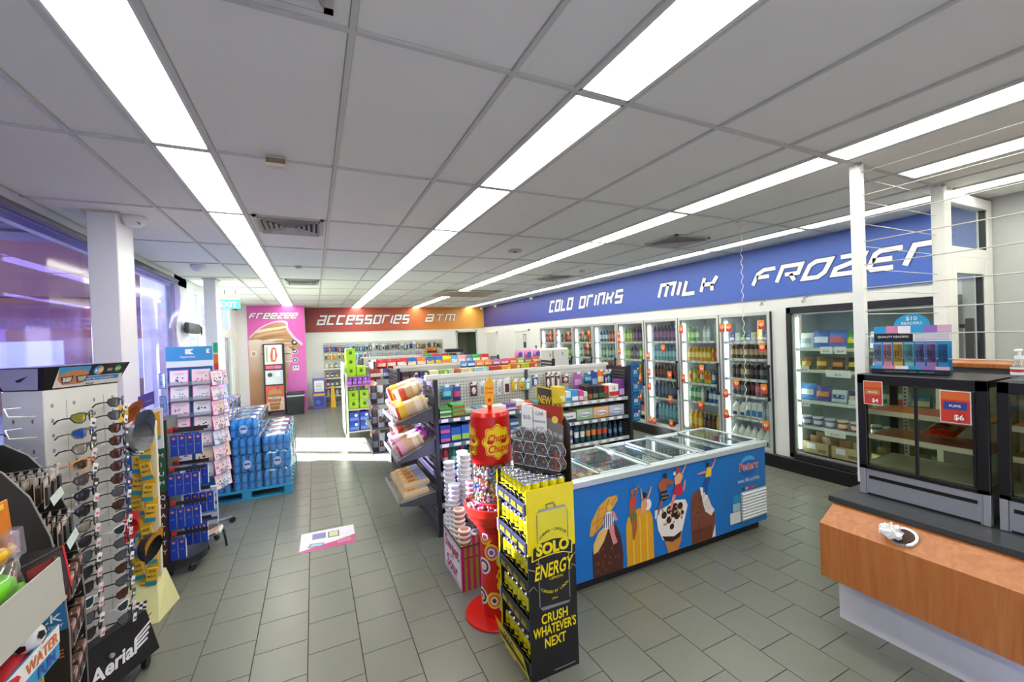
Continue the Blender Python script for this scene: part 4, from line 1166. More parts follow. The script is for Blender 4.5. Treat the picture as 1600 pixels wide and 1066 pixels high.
b = MB(); b.ball(0, 0, .055, .055, mat('8c3a6c', .25), 12, sx=1.1)
o = b.build('bun_bag', loc=G1.pt(-.1, .3, .905)); tag(o, 'dark plum wrapped bun pack behind the purple one', 'bread')
def egg_carton(b):
    m = mat('c9b08a', .8, var=.08); w, d, h = .24, .1, .06
    b.add([(-w/2, -d/2, 0), (w/2, -d/2, 0), (w/2, d/2, 0), (-w/2, d/2, 0), (-w*.52, -d*.54, h*.5), (w*.52, -d*.54, h*.5), (w*.52, d*.54, h*.5), (-w*.52, d*.54, h*.5), (-w*.46, -d*.42, h), (w*.46, -d*.42, h), (w*.46, d*.42, h), (-w*.46, d*.42, h)],
          [(3, 2, 1, 0), (0, 1, 5, 4), (1, 2, 6, 5), (2, 3, 7, 6), (3, 0, 4, 7), (4, 5, 9, 8), (5, 6, 10, 9), (6, 7, 11, 10), (7, 4, 8, 11), (8, 9, 10, 11)], m)
    for i in range(6):
        for sy in (-1, 1): b.ball(-w/2 + (i + .5) * w / 6, sy * d * .3, .022, .021, m, 6)
    b.flat(-w * .4, w * .1, -d * .38, d * .38, h + .001, mat('e8a83a', .6)); b.flat(w * .1, w * .42, -d * .38, d * .38, h + .001, mat('8fb0d0', .6)); b.flat(-w * .3, 0, -d * .2, d * .2, h + .002, mat('a8642c', .6))
for q in range(12):
    lay, i = (0, q) if q < 7 else (1, q - 7)
    sl = math.atan2(.05, .37)
    put('egg_carton', 'egg', egg_carton, G1, -.2 + (.02 if lay else 0), .1 + (i % 7) * .107 + .05 * lay, .41 + .066 * lay, 'brown egg carton in the %s layer, %s from the near end' % (('lower', 'upper')[lay], ORD[i]), 'egg carton', None, ry=-sl)
# ---- hanging packs on the pegboard
def hook(fr, x, y, z, ln=.12):
    def mk(b):
        b.tube([(0, 0, 0), (0, -ln, .0), (0, -ln - .005, .012)], .0025, CHROME, 5); b.box(-.022, .022, -ln - .012, -ln - .009, .0, .03, mat('f4f4f2', .5))
    put('peg_hook', 'hook%.2f' % ln, mk, fr, x, y, z, 'chrome peg hook with white price tag on the pegboard', 'hook', 'peg hooks on the pegboard')
HP = [(.20, 1.27, .11, .15, '2a86b8', '8fd0e8', 'blue wipes pouch hanging nearest the bread end'), (.31, 1.25, .085, .17, '3a4aa0', 'd84a6a', 'blue and pink carded pack hanging second from the bread end'),
      (.50, 1.28, .075, .15, '5c1f2c', 'd8c8c0', 'maroon carded item hanging alone'), (.60, 1.28, .06, .15, 'e8e8ea', '9aa0a8', 'white carded item right of the maroon one'),
      (.72, 1.27, .05, .16, 'f0f0f2', 'b8bcc4', 'narrow white carded item behind the lollipop sign'), (.80, 1.27, .05, .16, 'eceef0', 'a8acb4', 'narrow white carded item with grey insert'), (.89, 1.27, .07, .17, 'f2f2f4', '5c2a36', 'white carded item with maroon foot'),
      (.99, 1.30, .07, .12, 'd8b81e', 'f0d850', 'yellow pack on the pegboard'), (1.08, 1.30, .07, .12, 'e0c02a', 'c89a1a', 'second yellow pack right of the first'), (1.15, 1.29, .06, .12, '4ab0d8', 'e8f4f8', 'light blue pack by the centre post'),
      (1.25, 1.33, .07, .12, '1f4a98', 'f0f0f4', 'dark blue carded pack right of the centre post'),
      (1.42, 1.27, .05, .2, '5a2430', 'e8e0dc', 'maroon brush pack, left one of the cluster'), (1.48, 1.27, .05, .2, '682a38', 'e8e0dc', 'maroon brush pack, middle of the cluster'), (1.55, 1.28, .06, .18, '5a2430', 'c8b8b0', 'maroon brush pack, right one of the cluster'), (1.66, 1.33, .09, .1, '6a2a38', 'd8c8c0', 'small maroon pack hanging apart'),
      (1.83, 1.24, .12, .2, 'a85cb0', 'd8a0dc', 'large purple pouch in the middle of the right bay'), (1.98, 1.30, .11, .13, '1f6a98', '8ac0dc', 'teal pouch right of the purple one'), (2.08, 1.2, .1, .25, '24489c', '8fb0e0', 'tall dark blue pouch'), (2.17, 1.25, .1, .2, 'e07a1e', 'f4e0c0', 'orange pouch'), (2.24, 1.22, .07, .22, 'c8401e', '24489c', 'slim red pouch at the right end'), (2.3, 1.24, .08, .2, '1f5a9c', '8ac0dc', 'blue pouch at the right end frame')]
for q, (x, z, w, h, c1, c2, lb) in enumerate(HP):
    if q in (0, 1, 15, 16, 17, 18): kd = pouch_kind(w, h, .05, c1, c2, seed=q)
    else: kd = hangcard_kind(w, h, .022, c1, c2, q % 3)
    put('hanging_pack', 'hp%d' % q, kd, G1, x, .31, z - .02, lb + ' on the first gondola' if len(lb.split()) < 12 else lb, 'hanging pack')
    hook(G1, x, .385, z + h - .035, .1)
# ---- shelf stock
def row_packs(fr, x, z, y, items, shelf, name='box'):
    for (w, h, d, c, b2, tx, tc, lb, st) in items:
        for s_ in range(st):
            put(name, 'rp%s%s%.3f%.3f%s' % (c, b2, w, h, tx), pack_kind(w, h, d, c, b2, None, tx, tc or 'ffffff'), fr, x + w / 2, y, z + s_ * (h + .001), lb + ('' if st == 1 else (', lowest', ', second up', ', topmost')[s_]) + ' ' + shelf, 'box')
        x += w + .008
m1 = 'on the top medicine shelf'
row_packs(G1, .05, 1.114, .05, [(.12, .045, .16, '3f8c3a', 'dfe8d4', None, None, 'green flat box', 2), (.13, .04, .16, '5aa850', 'c8402e', None, None, 'green box with red patch', 3), (.1, .05, .16, 'a8b8a8', '4a8a4a', None, None, 'grey green box', 1), (.1, .06, .16, '4a88b8', 'e0ecf4', None, None, 'blue medicine box', 1), (.1, .06, .14, 'dfe6ea', '3a88b8', None, None, 'white and blue medicine box', 1), (.12, .06, .14, 'e9e9ec', 'c85a5a', None, None, 'white box with red band', 1),
        (.1, .065, .14, '7a4a9c', 'e8e0f0', None, None, 'purple box', 1), (.1, .09, .14, 'ece8e6', 'e0762a', None, None, 'white box with orange band', 1), (.09, .07, .14, 'c84a26', 'f0d0b0', None, None, 'rust red box', 1), (.08, .06, .14, '2a98b0', 'd0e8f0', None, None, 'turquoise box', 1)], m1)
m2 = 'on the second medicine shelf'
row_packs(G1, .05, .874, .05, [(.1, .085, .16, '2447b0', 'e05a8a', None, None, 'blue pad box with pink band', 2), (.1, .14, .16, '2a5cc0', '9ccf4a', None, None, 'blue pad box with green foot, left one', 1), (.1, .15, .16, '2f66cc', '9ccf4a', None, None, 'blue pad box with green foot, right one', 1), (.09, .1, .14, '2447b0', 'd83a4a', None, None, 'small navy box with red foot', 1), (.1, .12, .14, '9c4a8a', 'e8d8e8', None, None, 'magenta box', 1), (.1, .12, .14, '3a5a9c', 'd8e0ec', None, None, 'slate blue box', 1),
        (.1, .075, .14, '7a3a6a', '4a5a98', None, None, 'plum box', 2), (.1, .075, .14, '3f5f8c', 'b8d0e0', None, None, 'steel blue box', 2)], m2)
def spray_kind(c, cap, band):
    return lambda b: b.lathe([(0, 0), (.03, 0), (.031, .01), (.031, .06), (.031, .13), (.031, .18), (.022, .2), (.024, .2), (.024, .24), (0, .245)], [mat(c, .3), mat(c, .3), mat(c, .3), mat(band, .4), mat(c, .3), mat(c, .3), mat(cap, .3), mat(cap, .3), mat(cap, .3)], 12)
for q, (c, cap, bd, nm) in enumerate((('a8242e', '8a1c24', 'd8c0c0', 'red'), ('1c8a6c', '0f5c4a', 'a8dccc', 'teal'), ('c23a4c', '8c4a5c', 'e8c8d0', 'rose'), ('1f8a4a', '0f5c2c', 'a8dcb8', 'green'), ('9c2a34', '6a1c24', 'd8b8b8', 'dark red'), ('24489c', '18306c', 'a8b8e0', 'blue'), ('3a3a44', '18181c', '8a8a94', 'black'))):
    put('spray_can', 'spr' + c, spray_kind(c, cap, bd), G1, .1 + q * .085, .09, .604, nm + ' spray can on the third medicine shelf', 'spray can', None, sc=.92)
for q in range(6):
    put('shampoo_bottle', 'shb', bottle_kind(.034, .2, '2c4a34', '16301c', 'e8ece6', neck=.2, rough=.3), G1, .1 + q * .085, .09, .304, 'dark green bottle with white label on the lowest shelf behind the sweet bin', 'bottle', 'dark green bottles on the lowest shelf')
m3 = 'on the top shelf of the right bay'
row_packs(G1, 1.2, 1.124, .05, [(.09, .11, .15, '5cc04a', 'e8f4d8', None, None, 'bright green box', 1), (.08, .07, .15, '2a5080', 'c8d8e8', None, None, 'navy flat box', 1), (.1, .18, .15, 'e8c23a', 'f4e4a0', None, None, 'tall yellow box', 1), (.07, .12, .15, 'd8e8f4', '3a9ad0', None, None, 'pale blue box', 1), (.09, .13, .15, '3aa0d8', 'f0f4f8', None, None, 'sky blue box', 1), (.06, .12, .15, 'e0488a', 'f4d0e0', None, None, 'hot pink box', 1), (.07, .1, .15, 'dcdcd0', 'a8a898', None, None, 'cream box', 1)], m3)
row_packs(G1, 1.78, 1.124, .05, [(.075, .15, .15, '2a2426', 'a85c3c', None, None, 'black box with copper band', 1), (.075, .15, .15, '26262a', '6a7a5a', None, None, 'black box with olive band', 1), (.075, .15, .15, '2a2a2c', '3a6a4a', None, None, 'black box with green band', 1), (.06, .14, .15, 'c8342c', '2a6a3a', None, None, 'red and green box', 1), (.14, .15, .15, 'f0eeec', 'd0382e', 'III', 'd0382e', 'white box with red stripes', 1), (.08, .2, .12, '7a3a8a', 'd0a8d8', None, None, 'tall purple box at the right end', 1)], m3)
def tissue_kind(c, c2):
    def mk(b):
        b.box(-.11, .11, 0, .2, 0, .125, mat(c, .5), .003); b.quad(-.105, .105, .005, .045, -.0015, mat(c2, .5))
        b.disc(0, .06, .075, -.002, mat('f4f4f6', .5), 20, rz=.028)
        b.text('Kleenex', 0, .045, -.0035, .042, mat('2a3f9c', .5), bold=.012, shear=.15)
    return mk
put('tissue_box', 'kl0', lambda b: (b.box(-.1, .1, 0, .2, 0, .1, mat('f1f0ec', .5), .003), b.quad(-.1, .1, .0, .03, -.0015, mat('2a3f6c', .5)), b.text('Kleenex', 0, .05, -.003, .035, mat('23272f', .5), bold=.01)), G1, 1.52, .05, .904, 'white Kleenex box with navy foot, leftmost tissues', 'tissue box')
for q, (c, c2, nm) in enumerate((('b9cfae', '8fb98a', 'sage green'), ('e6bf92', 'dca468', 'peach'), ('c3c8d8', '9aa4c4', 'pale blue'))):
    put('tissue_box', 'kl' + nm, tissue_kind(c, c2), G1, 1.745 + q * .228, .05, .904, nm + ' Kleenex tissue box on the middle shelf of the right bay', 'tissue box')
for q in range(14):
    c, bd, cap, nm = [('e8e6ea', '6cc04a', '6cc04a', 'white green-capped'), ('e8d8e2', 'd84a8a', 'e05a9a', 'white pink-capped'), ('ece8ee', 'b06ac0', 'd84a8a', 'white rose-capped'), ('e6e6ec', 'c0508a', 'b83a6a', 'pale crimson-capped'), ('e2e0f0', '6a6ac0', '5a5ab8', 'pale violet-capped'),
        ('2a5a6a', 'f0f0f0', '1c3c48', 'teal white-marked'), ('2a5a6a', 'f0f0f0', '1c3c48', 'teal white-marked'), ('23505e', 'f0904a', '18343e', 'teal orange-marked'), ('23505e', 'f0904a', '18343e', 'teal orange-marked'), ('2a5a6a', 'd85a4a', '1c3c48', 'teal red-marked'), ('2a5a6a', 'd85a4a', '1c3c48', 'teal red-marked'), ('203c5c', '6a8ab0', '142840', 'navy'), ('203c5c', '6a8ab0', '142840', 'navy'), ('203c5c', '6a8ab0', '142840', 'navy')][q]
    hh = 1.0 if q > 4 and q < 11 else .8
    put('deodorant', 'deo' + nm, spray_kind(c, cap, bd), G1, 1.24 + q * .079, .08, .655, nm + ' toiletries bottle on the lower shelf of the right bay', 'bottle', nm + ' toiletries, lower right shelf', sc=hh * .92)
for q in range(6):
    put('shampoo_bottle', 'shb2', bottle_kind(.03, .17, '3a4654', '1c242c', '8a96a4', neck=.2, rough=.3), G1, .75 + q * .07 - .0, .1, .604, 'slate toiletries bottle on the third shelf behind the lollipop drum', 'bottle', 'slate bottles on the third shelf')
for q in range(8):
    c = ('5a6a86', '86506e')[q % 2]
    put('box', 'lowb' + c, pack_kind(.12, .16, .2, c, 'd8d8e0'), G1, 1.26 + q * .13, .05, .304, ('slate' if q % 2 == 0 else 'mauve') + ' box on the bottom shelf behind the chest freezer', 'box', 'boxes on the bottom shelf')
# blue voucher strip at the right end
t = thing('voucher_strip', 'teal hanging strip of data vouchers on the right end of the first gondola', 'display', (1.03 + L1 + .03, 3.88, .82), 0)
b = MB(); b.box(-.03, .09, -.016, -.006, 0, .7, mat('1c6c9c', .4)); part('backing', b, t)
for q, (tx, z) in enumerate((('30', .53), ('20', .36), ('80', .19), ('100', .02))):
    b = MB(); b.box(-.022, .082, -.032, -.018, z, z + .145, mat('3a5f9c', .4)); b.quad(-.02, .08, z + .1, z + .14, -.0335, mat('24488c', .5)); b.disc(.06, z + .1, .014, -.036, mat('f0c83a', .5), 10)
    b.text(tx, .02, z + .04, -.0348, .06, mat('e8f0f8', .5), bold=.01); b.quad(-.02, .08, z + .002, z + .026, -.0335, mat('1c8aa4', .5)); part('voucher', b, t)
# left edge of the first gondola: small stack on top ledge

# ---- second gondola
G2 = Fr(1.05, 5.9); L2 = 2.5
g2 = gondola('second pegboard gondola with boxes of tea and biscuits on its top shelf', 1.05, 5.9, L2, .8, 1.5, [(.02, 2.48, 1.31, '55585c'), (.02, 2.48, .95, '8a929a'), (.02, 2.48, .5, '8a929a')], [(.02, 2.48, 1.0, '8a929a')], 2, (1.3, 1.47))
r2 = [('3a2c2c', '8a5a4a', .1, .13), ('4a3430', '8a4a34', .12, .13), ('2c2c5c', '6a6a9c', .13, .12), ('e4dca0', 'c8b870', .14, .12), ('86b83c', 'd8e0a0', .13, .12), ('b4cf9c', 'e0ecd8', .08, .12), ('c05a34', 'e8c8a8', .08, .12), ('e0c89c', 'c8a070', .19, .12), ('a8d0d0', 'd8e8a0', .25, .12), ('c2451e', 'e8b03a', .19, .12), ('e6ac2a', 'f0d878', .17, .12), ('d87a2a', 'f0d8b0', .15, .14), ('b8c83a', 'e8e8a0', .15, .14), ('c85a3c', 'f0e0d0', .15, .14)]
rn2 = ['black brown', 'dark brown', 'navy', 'cream', 'leaf green', 'pale green', 'brick red', 'buff', 'pale aqua', 'orange red', 'amber', 'tan orange', 'yellow green', 'coral']
x = .06
for q, (c, b2, w, h) in enumerate(r2):
    put('box', 'g2' + c, pack_kind(w, h, .16, c, b2, 'f0e0a0' if q % 3 else None), G2, x + w / 2, .05, 1.314, rn2[q] + ' grocery box on the top shelf of the second gondola', 'box'); x += w + .012
x = 1.0
for q, (c, b2, w) in enumerate((('4a8ad0', 'e0ecf4', .1), ('2f6cc0', 'f0f0f0', .13), ('e88a2a', 'f4e0c0', .13), ('e07a24', 'f0d0a0', .14), ('9c5aa8', 'e8d8ec', .13), ('c8487a', 'f0d8e0', .15), ('d8482c', 'f0e0c0', .13), ('8cc03a', 'e8f0c0', .12), ('7a4a9c', 'e8d840', .14), ('c8642a', 'f4e8c0', .14))):
    put('pouch', 'g2u' + c, pouch_kind(w, .11, .05, c, b2, seed=q), G2, x + w / 2, .29, 1.425, ['azure', 'blue', 'orange', 'deep orange', 'lilac', 'rose', 'scarlet', 'green', 'violet', 'copper'][q] + ' snack pouch raised behind the boxes of the second gondola', 'pouch'); x += w + .01
for q, x in enumerate((2.12, 2.29, 2.46)):
    put('tissue_pack', 'pinkp', lambda b: (b.pillow(.15, .13, .12, mat('e07ab8', .35), lump=.05), b.disc(0, .065, .04, -.064, mat('4a5ac0', .4), 12)), G2, x, .5, 1.515, 'pink wrapped tissue pack on top of the second gondola, %s' % ('left', 'middle', 'right')[q], 'tissue pack')
# chips on the end of the second gondola
def end_tray(t, z, D, out=.37, slope=.05):
    b = MB(); b.box(-out, -.02, .02, D - .02, z - .012, z, mat('55525a', .4)); b.box(-out - .006, -out, .02, D - .02, z - .03, z + .03, mat('b5b0a6', .4)); part('end_shelf', b, t)
for z in (1.03, .70, .37): end_tray(g2, z, .8)
CH = [('d83a6a', 'f0a0b8'), ('e8e6e4', 'c83a3a'), ('e0a83a', 'f0e0b0'), ('3a3a42', '8a8a94'), ('c8c8cc', '5a4a3a'), ('6c6c74', 'c8862a')]
CN = ['pink', 'white red', 'golden', 'charcoal', 'silver', 'grey amber']
for s, z in enumerate((1.03, .70, .37)):
    for q in range(4):
        c, c2 = CH[(q + s) % 3]
        put('chip_bag', 'chip' + c, pouch_kind(.19, .27, .09, c, c2, None, seed=q + s, lump=.35), G2, -.28, .2 + q * .19, z + .004, '%s chip bag, %s from the near end, %s end shelf of second gondola' % (CN[CH.index((c, c2))], ORD[q], ('upper', 'middle', 'lower')[s]), 'chip bag', None, rz=-pi / 2 + random.uniform(-.1, .1), rx=-.1)
    for q in range(4):
        c, c2 = CH[(3, 4, 3, 5)[q]]
        put('chip_bag', 'chipb' + c, pouch_kind(.085, .25, .06, c, c2, None, seed=q + 7, lump=.35), G2, -.33 + q * .085, .06, z + .004, '%s narrow chip bag facing the camera, %s from the left, %s end shelf' % (('charcoal', 'silver', 'charcoal', 'grey amber')[q], ORD[q], ('upper', 'middle', 'lower')[s]), 'chip bag', None, rz=random.uniform(-.2, .2))
# bars hung near the second post
for q in range(8):
    c = ('b02a2a', 'a8302a', '8a4a2c', 'c03a30', 'c8c8cc', '2a5aa8', '2a5aa8', 'b83a2c')[q]
    put('hanging_pack', 'bar' + c, pouch_kind(.05, .16, .03, c, 'e8e0d8', seed=q), Fr(1.05, 5.9), -.26 + q * .038, .78, 1.3, 'slim %s snack hanging beside the second gondola end' % {'b': 'red', 'a': 'dark red', '8': 'brown', 'c': 'bright red', '2': 'blue'}[c[0]], 'snack', 'slim snacks hanging by the second gondola', rz=q * .05)

# ---- third gondola
G3 = Fr(1.05, 8.4); L3 = 2.6
g3 = gondola('third pegboard gondola with crisp bags along its top', 1.05, 8.4, L3, .8, 1.5, [(.02, 2.58, 1.33, '8a929a'), (.02, 2.58, .95, '8a929a')], [(.02, 2.58, 1.0, '8a929a')], 2, (1.42, 1.48))
x = .05
for q, (c, b2, w) in enumerate((('c8242a', 'e8c0b0', .2), ('d02c2c', 'f0d8c8', .2), ('c42a30', 'f0e8e0', .22), ('2a5cb0', 'f0e0a0', .2), ('e0702a', 'f4e4c0', .2), ('2a5cb8', 'e8c030', .19), ('2f6ac0', 'e8b83a', .17), ('e8c82a', 'f09030', .19), ('3a9ac8', 'e8f0f4', .15), ('e89aa8', 'f4e0e4', .2), ('5a6a9c', 'd8e0f0', .14), ('3aa048', 'e0f0d8', .2), ('c83034', 'f0d8d0', .2))):
    put('chip_bag', 'g3' + c, pouch_kind(w, .2, .07, c, b2, seed=q, lump=.3), G3, x + w / 2, .16, 1.334, ['red', 'bright red', 'crimson', 'blue', 'orange', 'royal blue', 'azure', 'yellow', 'sky blue', 'pink', 'slate', 'green', 'scarlet'][q] + ' crisp bag on top of the third gondola', 'chip bag'); x += w * .97
for z in (1.08, .62, .2):
    b = MB(); b.box(-.5, -.02, .02, .9, z - .02, z, mat('d8c8c0', .5)); part('end_shelf', b, g3)
lime = pack_kind(.17, .17, .17, 'a8d820', None, None, None, top='c0e850')
def lime_k(b):
    lime(b); D_ = mat('4a6a1c', .5); b.disc(-.0, .085, .03, -.0025, D_, 10)
    for k in (-1, 0, 1): b.slab([(k * .012 - .004, .1), (k * .012 + .004, .1), (k * .026 + .003, .135), (k * .026 - .003, .135)], -.0035, -.002, D_)
LB = [(0, 0, 0), (0, 0, 1), (1, 0, 0), (0, 1, 0), (0, 0, 2), (0, 0, 3), (1, 0, 1)]
LC = ['bottom left of the lime tower', 'second from the bottom of the lime tower', 'bottom right of the lime stack', 'behind the lime tower', 'third from the bottom of the lime tower', 'topmost of the lime tower', 'upper right of the lime stack']
for q, (i, j, k) in enumerate(LB):
    put('gift_box', 'limebox', lime_k, G3, -.42 + i * .18, .06 + j * .18, 1.085 + k * .171, 'lime green cube box with dark flower print, ' + LC[q], 'box', None) if k > 0 or True else None
for q in range(5):
    put('mug_box', 'purp', pack_kind(.075, .15, .075, '8a3ab0', 'b878d0', 'd8b8e8'), G3, -.46 + q * .088, -.04, 1.085, 'purple tall carton, %s from the left in front of the lime boxes' % ORD[q], 'box')
b = MB(); b.box(-.52, -.02, -.06, .03, 1.06, 1.08, mat('c87a9c', .5)); part('shelf_lip', b, g3)
for q, (i, k) in enumerate(((0, 0), (1, 0), (0, 1), (1, 1))):
    put('gift_box', 'limebox', lime_k, G3, -.4 + i * .2, .06, .625 + k * .175, 'lime green cube box on the middle end shelf, %s %s' % (('lower', 'upper')[k], ('left', 'right')[i]), 'box', None)
for q, (i, k) in enumerate(((0, 0), (1, 0), (0, 1), (1, 1))):
    put('carton', 'bluec', pack_kind(.16, .17, .2, '2f52c0', '6a8ae0', 'f0f0f8'), G3, -.4 + i * .19, .05, .205 + k * .175, 'blue carton on the low end shelf under the lime boxes, %s %s' % (('lower', 'upper')[k], ('left', 'right')[i]), 'box', None)
b = MB(); b.box(-.56, -.54, -.0, .9, .15, 1.5, mat('dfe8d0', .5)); b.box(-.555, -.50, -.0, .02, .1, 1.3, mat('e8f0d8', .5)); part('side_panel', b, g3)
# ---- fourth gondola
G4 = Fr(1.05, 10.6)
g4 = gondola('farthest pegboard gondola, mostly hidden, with dark goods on top', 1.05, 10.6, 2.6, .8, 1.5, [(.02, 2.58, 1.3, '8a929a')], [(.02, 2.58, 1.0, '8a929a')], 2, None)
x = 1.3
for q, (c, b2) in enumerate((('e0a8b0', 'f4e0e4'), ('4aa84a', 'd8f0d0'), ('c83a34', 'f0d8d0'), ('b83a3a', 'f0d8d0'), ('5a3a38', 'a88a80'))):
    put('chip_bag', 'g4' + c, pouch_kind(.22, .16, .07, c, b2, seed=q), G4, x + .1, .2, 1.35, ['pale pink', 'green', 'red', 'dark red', 'brown'][q] + ' bag on top of the farthest gondola', 'bag'); x += .23
put('box', 'orx', pack_kind(.28, .15, .12, 'c86a1e', '3a2c1c', 'f0b840'), G4, 1.85, .55, 1.52, 'orange and black box standing on top of the farthest gondola', 'box')
put('tool_case', 'tcase', lambda b: (b.box(-.25, .25, -.1, .1, 0, .1, mat('2a2b2e', .4), .02), b.tube([(-.1, -.1, .06), (-.1, -.13, .08), (.1, -.13, .08), (.1, -.1, .06)], .008, mat('44464a', .4), 6)), G4, 2.45, .5, 1.515, 'black case lying on top of the farthest gondola', 'case')
# tall white paper pack behind the second gondola
b = MB(); b.box(-.35, .35, -.15, .15, 0, .5, mat('ecebe6', .6), .03); b.box(-.05, -.03, -.153, -.148, .1, .45, mat('b8283a', .5)); b.quad(.18, .2, .35, .42, -.152, mat('3a7a8a', .5)); b.quad(-.12, -.1, .33, .4, -.152, mat('3a7a4a', .5))
o = b.build('paper_roll_pack', loc=(4.4, 7.4, 1.12)); tag(o, 'large white paper roll pack with red mark before the fridges', 'paper pack')
t = thing('display_table', 'low dark display table carrying the white paper pack', 'table', (4.4, 7.4, 0))
b = MB(); b.box(-.4, .4, -.25, .25, 1.06, 1.118, POST, .004); part('top', b, t)
for sx in (-.36, .36):
    for sy in (-.2, .2):
        b = MB(); b.box(sx - .02, sx + .02, sy - .02, sy + .02, 0, 1.06, POST); part('leg', b, t)

# ================================================================ BACK WALL GRID with accessories
t = thing('accessory_wall', 'grey shelf wall of car accessories under the orange band', 'shelves', (.27, YB, 0))
b = MB(); b.box(0, 3.75, -.03, -.002, .05, 1.9, mat('c6c8c4', .5)); part('backboard', b, t)
b = MB(); b.box(0, 1.0, -.3, -.03, 0, .12, mat('8f9290', .5)); part('base', b, t)
for z in (1.12, .84, .56, .3):
    b = MB(); b.box(0, 1.1, -.26, -.03, z - .015, z, mat('b8bab8', .5)); b.box(0, 1.1, -.27, -.26, z - .035, z + .004, mat('e8e9e6', .5)); part('shelf', b, t)
AW = Fr(.27, YB)
ac = ['3a5ca8', 'c04a4a', '3a5ca8', '5a6ab0', 'a83a4a', '3a5ca8', '4a7ab8', '6a98c8', '8aa8b8', '4a8ab8', '5a9ac0', '4a6a78', 'c8d8e0', '3a4a5a', 'd8e0e4', 'b0c0cc', '6a7078', 'e0e4e8', '5a6a78', '404850', '9aa0a8', 'd89a2a', '26262a', 'c8d0d4', '30343a', '8a9098', '2a2c2e', 'e8e4dc', '6a6450', '8a7a3a', '3a3a30', '9a8a4a', '2c2c2a', 'a08a3a', '3c3a30', '8a7c44', '3a3830']
for q, c in enumerate(ac):
    put('hanging_pack', 'ac' + c, hangcard_kind(.085, .2, .03, c, ac[(q * 7 + 3) % len(ac)], q % 3), AW, .06 + q * .1, -.07, 1.62 + .02 * sin(q), '%s carded accessory, %s from the left in the top row of the back wall' % (cn(c), ORD[q]), 'hanging pack')
for q in range(11):
    c = ['e0c84a', 'e8d46a', 'd8b83a', 'e8e0a0', 'd8c85a', 'e0d07a'][q % 6] if q < 7 else ['7ac0e0', 'd0e8f4', '4aa0d8', 'b0d8ec'][q % 4]
    put('hanging_pack', 'ae' + c, hangcard_kind(.1, .19, .03, c, ['3a8a4a', 'c8503a', 'e8a02a', '4a7ac0'][q % 4], q % 3), AW, .07 + q * .125, -.08, 1.38, '%s carded accessory, %s from the left in the second row of the back wall' % (cn(c), ORD[q]), 'hanging pack')
for q in range(22):
    c = ['4a9ac8', '2a3a8a', '7a4a9c', '3aa0b8', 'c8503a', '3a3a48'][q % 6]
    put('hanging_pack', 'af' + c, hangcard_kind(.06, .11, .03, c, 'd8e0e4', 2), AW, 1.5 + q * .1, -.08, 1.42, 'small %s carded accessory, %s in the run right of the yellow cards' % (cn(c), ORD[q]), 'hanging pack')
for s, (z, cc, hh) in enumerate(((1.12, ['d8d8b0', '3a9a8a', 'e8e0a0', 'c8b03a', '4a9ac0'], .17), (.84, ['c87a3a', 'c8502a', 'd8d8d8', '4a4a4a', 'b8b8b8'], .14), (.56, ['c83a34', '3a9a4a', 'e0b02a', '2a6ab0', 'c84a2a'], .2), (.3, ['e0e0e0', 'c8ccd0', '5a5c60', 'd8d8d8', '8a9aa0'], .22))):
    for q in range(8):
        c = cc[(q * 3) % 5]
        put('bottle', 'aw%s%.2f' % (c, hh), bottle_kind(.042, hh, c, ['2a2a2a', 'e8e8e8', 'c83a34'][q % 3], 'e0e0dc', neck=.25, rough=.35), AW, .08 + q * .13, -.15, z + .002, '%s car care bottle, %s from the left on the %s back wall shelf' % (cn(c), ORD[q], ('top', 'second', 'third', 'bottom')[s]), 'bottle')
# ---- vending machine, bins, wet floor sign, purple box
t = thing('frozen_drink_machine', 'tall narrow frozen drink machine in front of the pink mural', 'drink machine', (-.97, 12.84, 0))
b = MB(); b.box(-.25, .25, -.0, .22, .1, 1.93, mat('1c1c20', .35), .01); part('cabinet', b, t)
for sx in (-.2, .2):
    b = MB(); b.box(sx - .03, sx + .03, .02, .2, 0, .1, mat('2a2a2c', .5)); part('foot', b, t)
b = MB(); b.box(-.21, .2, -.012, 0, 1.38, 1.9, mat('f0e4e0', .3)); b.slab([(-.06, 1.45), (.04, 1.45), (.09, 1.6), (.06, 1.8), (-.0, 1.84), (-.05, 1.78), (-.08, 1.6)], -.016, -.012, mat('d8604c', .4)); b.slab([(-.02, 1.5), (.03, 1.5), (.04, 1.76), (-.01, 1.78)], -.019, -.016, mat('f4e8e4', .4)); b.quad(-.17, -.14, 1.45, 1.85, -.014, mat('8ac07a', .4)); part('poster', b, t)
b = MB(); b.box(-.2, .2, -.014, 0, 1.25, 1.36, mat('3a3438', .4)); b.quad(-.19, -.01, 1.265, 1.345, -.016, mat('d84a6a', emit=.7)); b.quad(.01, .17, 1.265, 1.345, -.016, mat('d85a7a', emit=.7)); part('display', b, t)
b = MB(); b.box(-.21, .2, -.02, 0, .84, 1.22, mat('b8bab8', .3, .6), .004); part('dispenser_panel', b, t)
b = MB(); b.at(-.1, -.02, 1.1, 0, pi / 2); b.cyl(0, 0, 0, .03, .055, mat('3a3a3c', .4), 16); b.M = Matrix(); part('dispenser_wheel', b, t)
b = MB(); b.box(.03, .14, -.03, -.02, 1.05, 1.16, mat('e8eaea', .4), .003); part('cup_holder', b, t)
b = MB(); b.box(-.21, .21, -.014, 0, .14, .8, mat('d8553c', .4)); b.slab([(-.21, .14), (.21, .14), (.21, .5), (-.21, .35)], -.017, -.014, mat('e6c4a4', .5))
b.slab([(-.11, .16), (.08, .16), (.17, .58), (-.17, .58)], -.02, -.017, mat('a86c3c', .5)); b.slab([(-.17, .58), (.17, .58), (.12, .7), (-.04, .73), (-.13, .68)], -.021, -.018, mat('c48c5c', .5))
b.tube([(.06, -.024, .66), (.08, -.024, .78), (.12, -.024, .79)], .006, mat('2a2a2e', .4), 5)
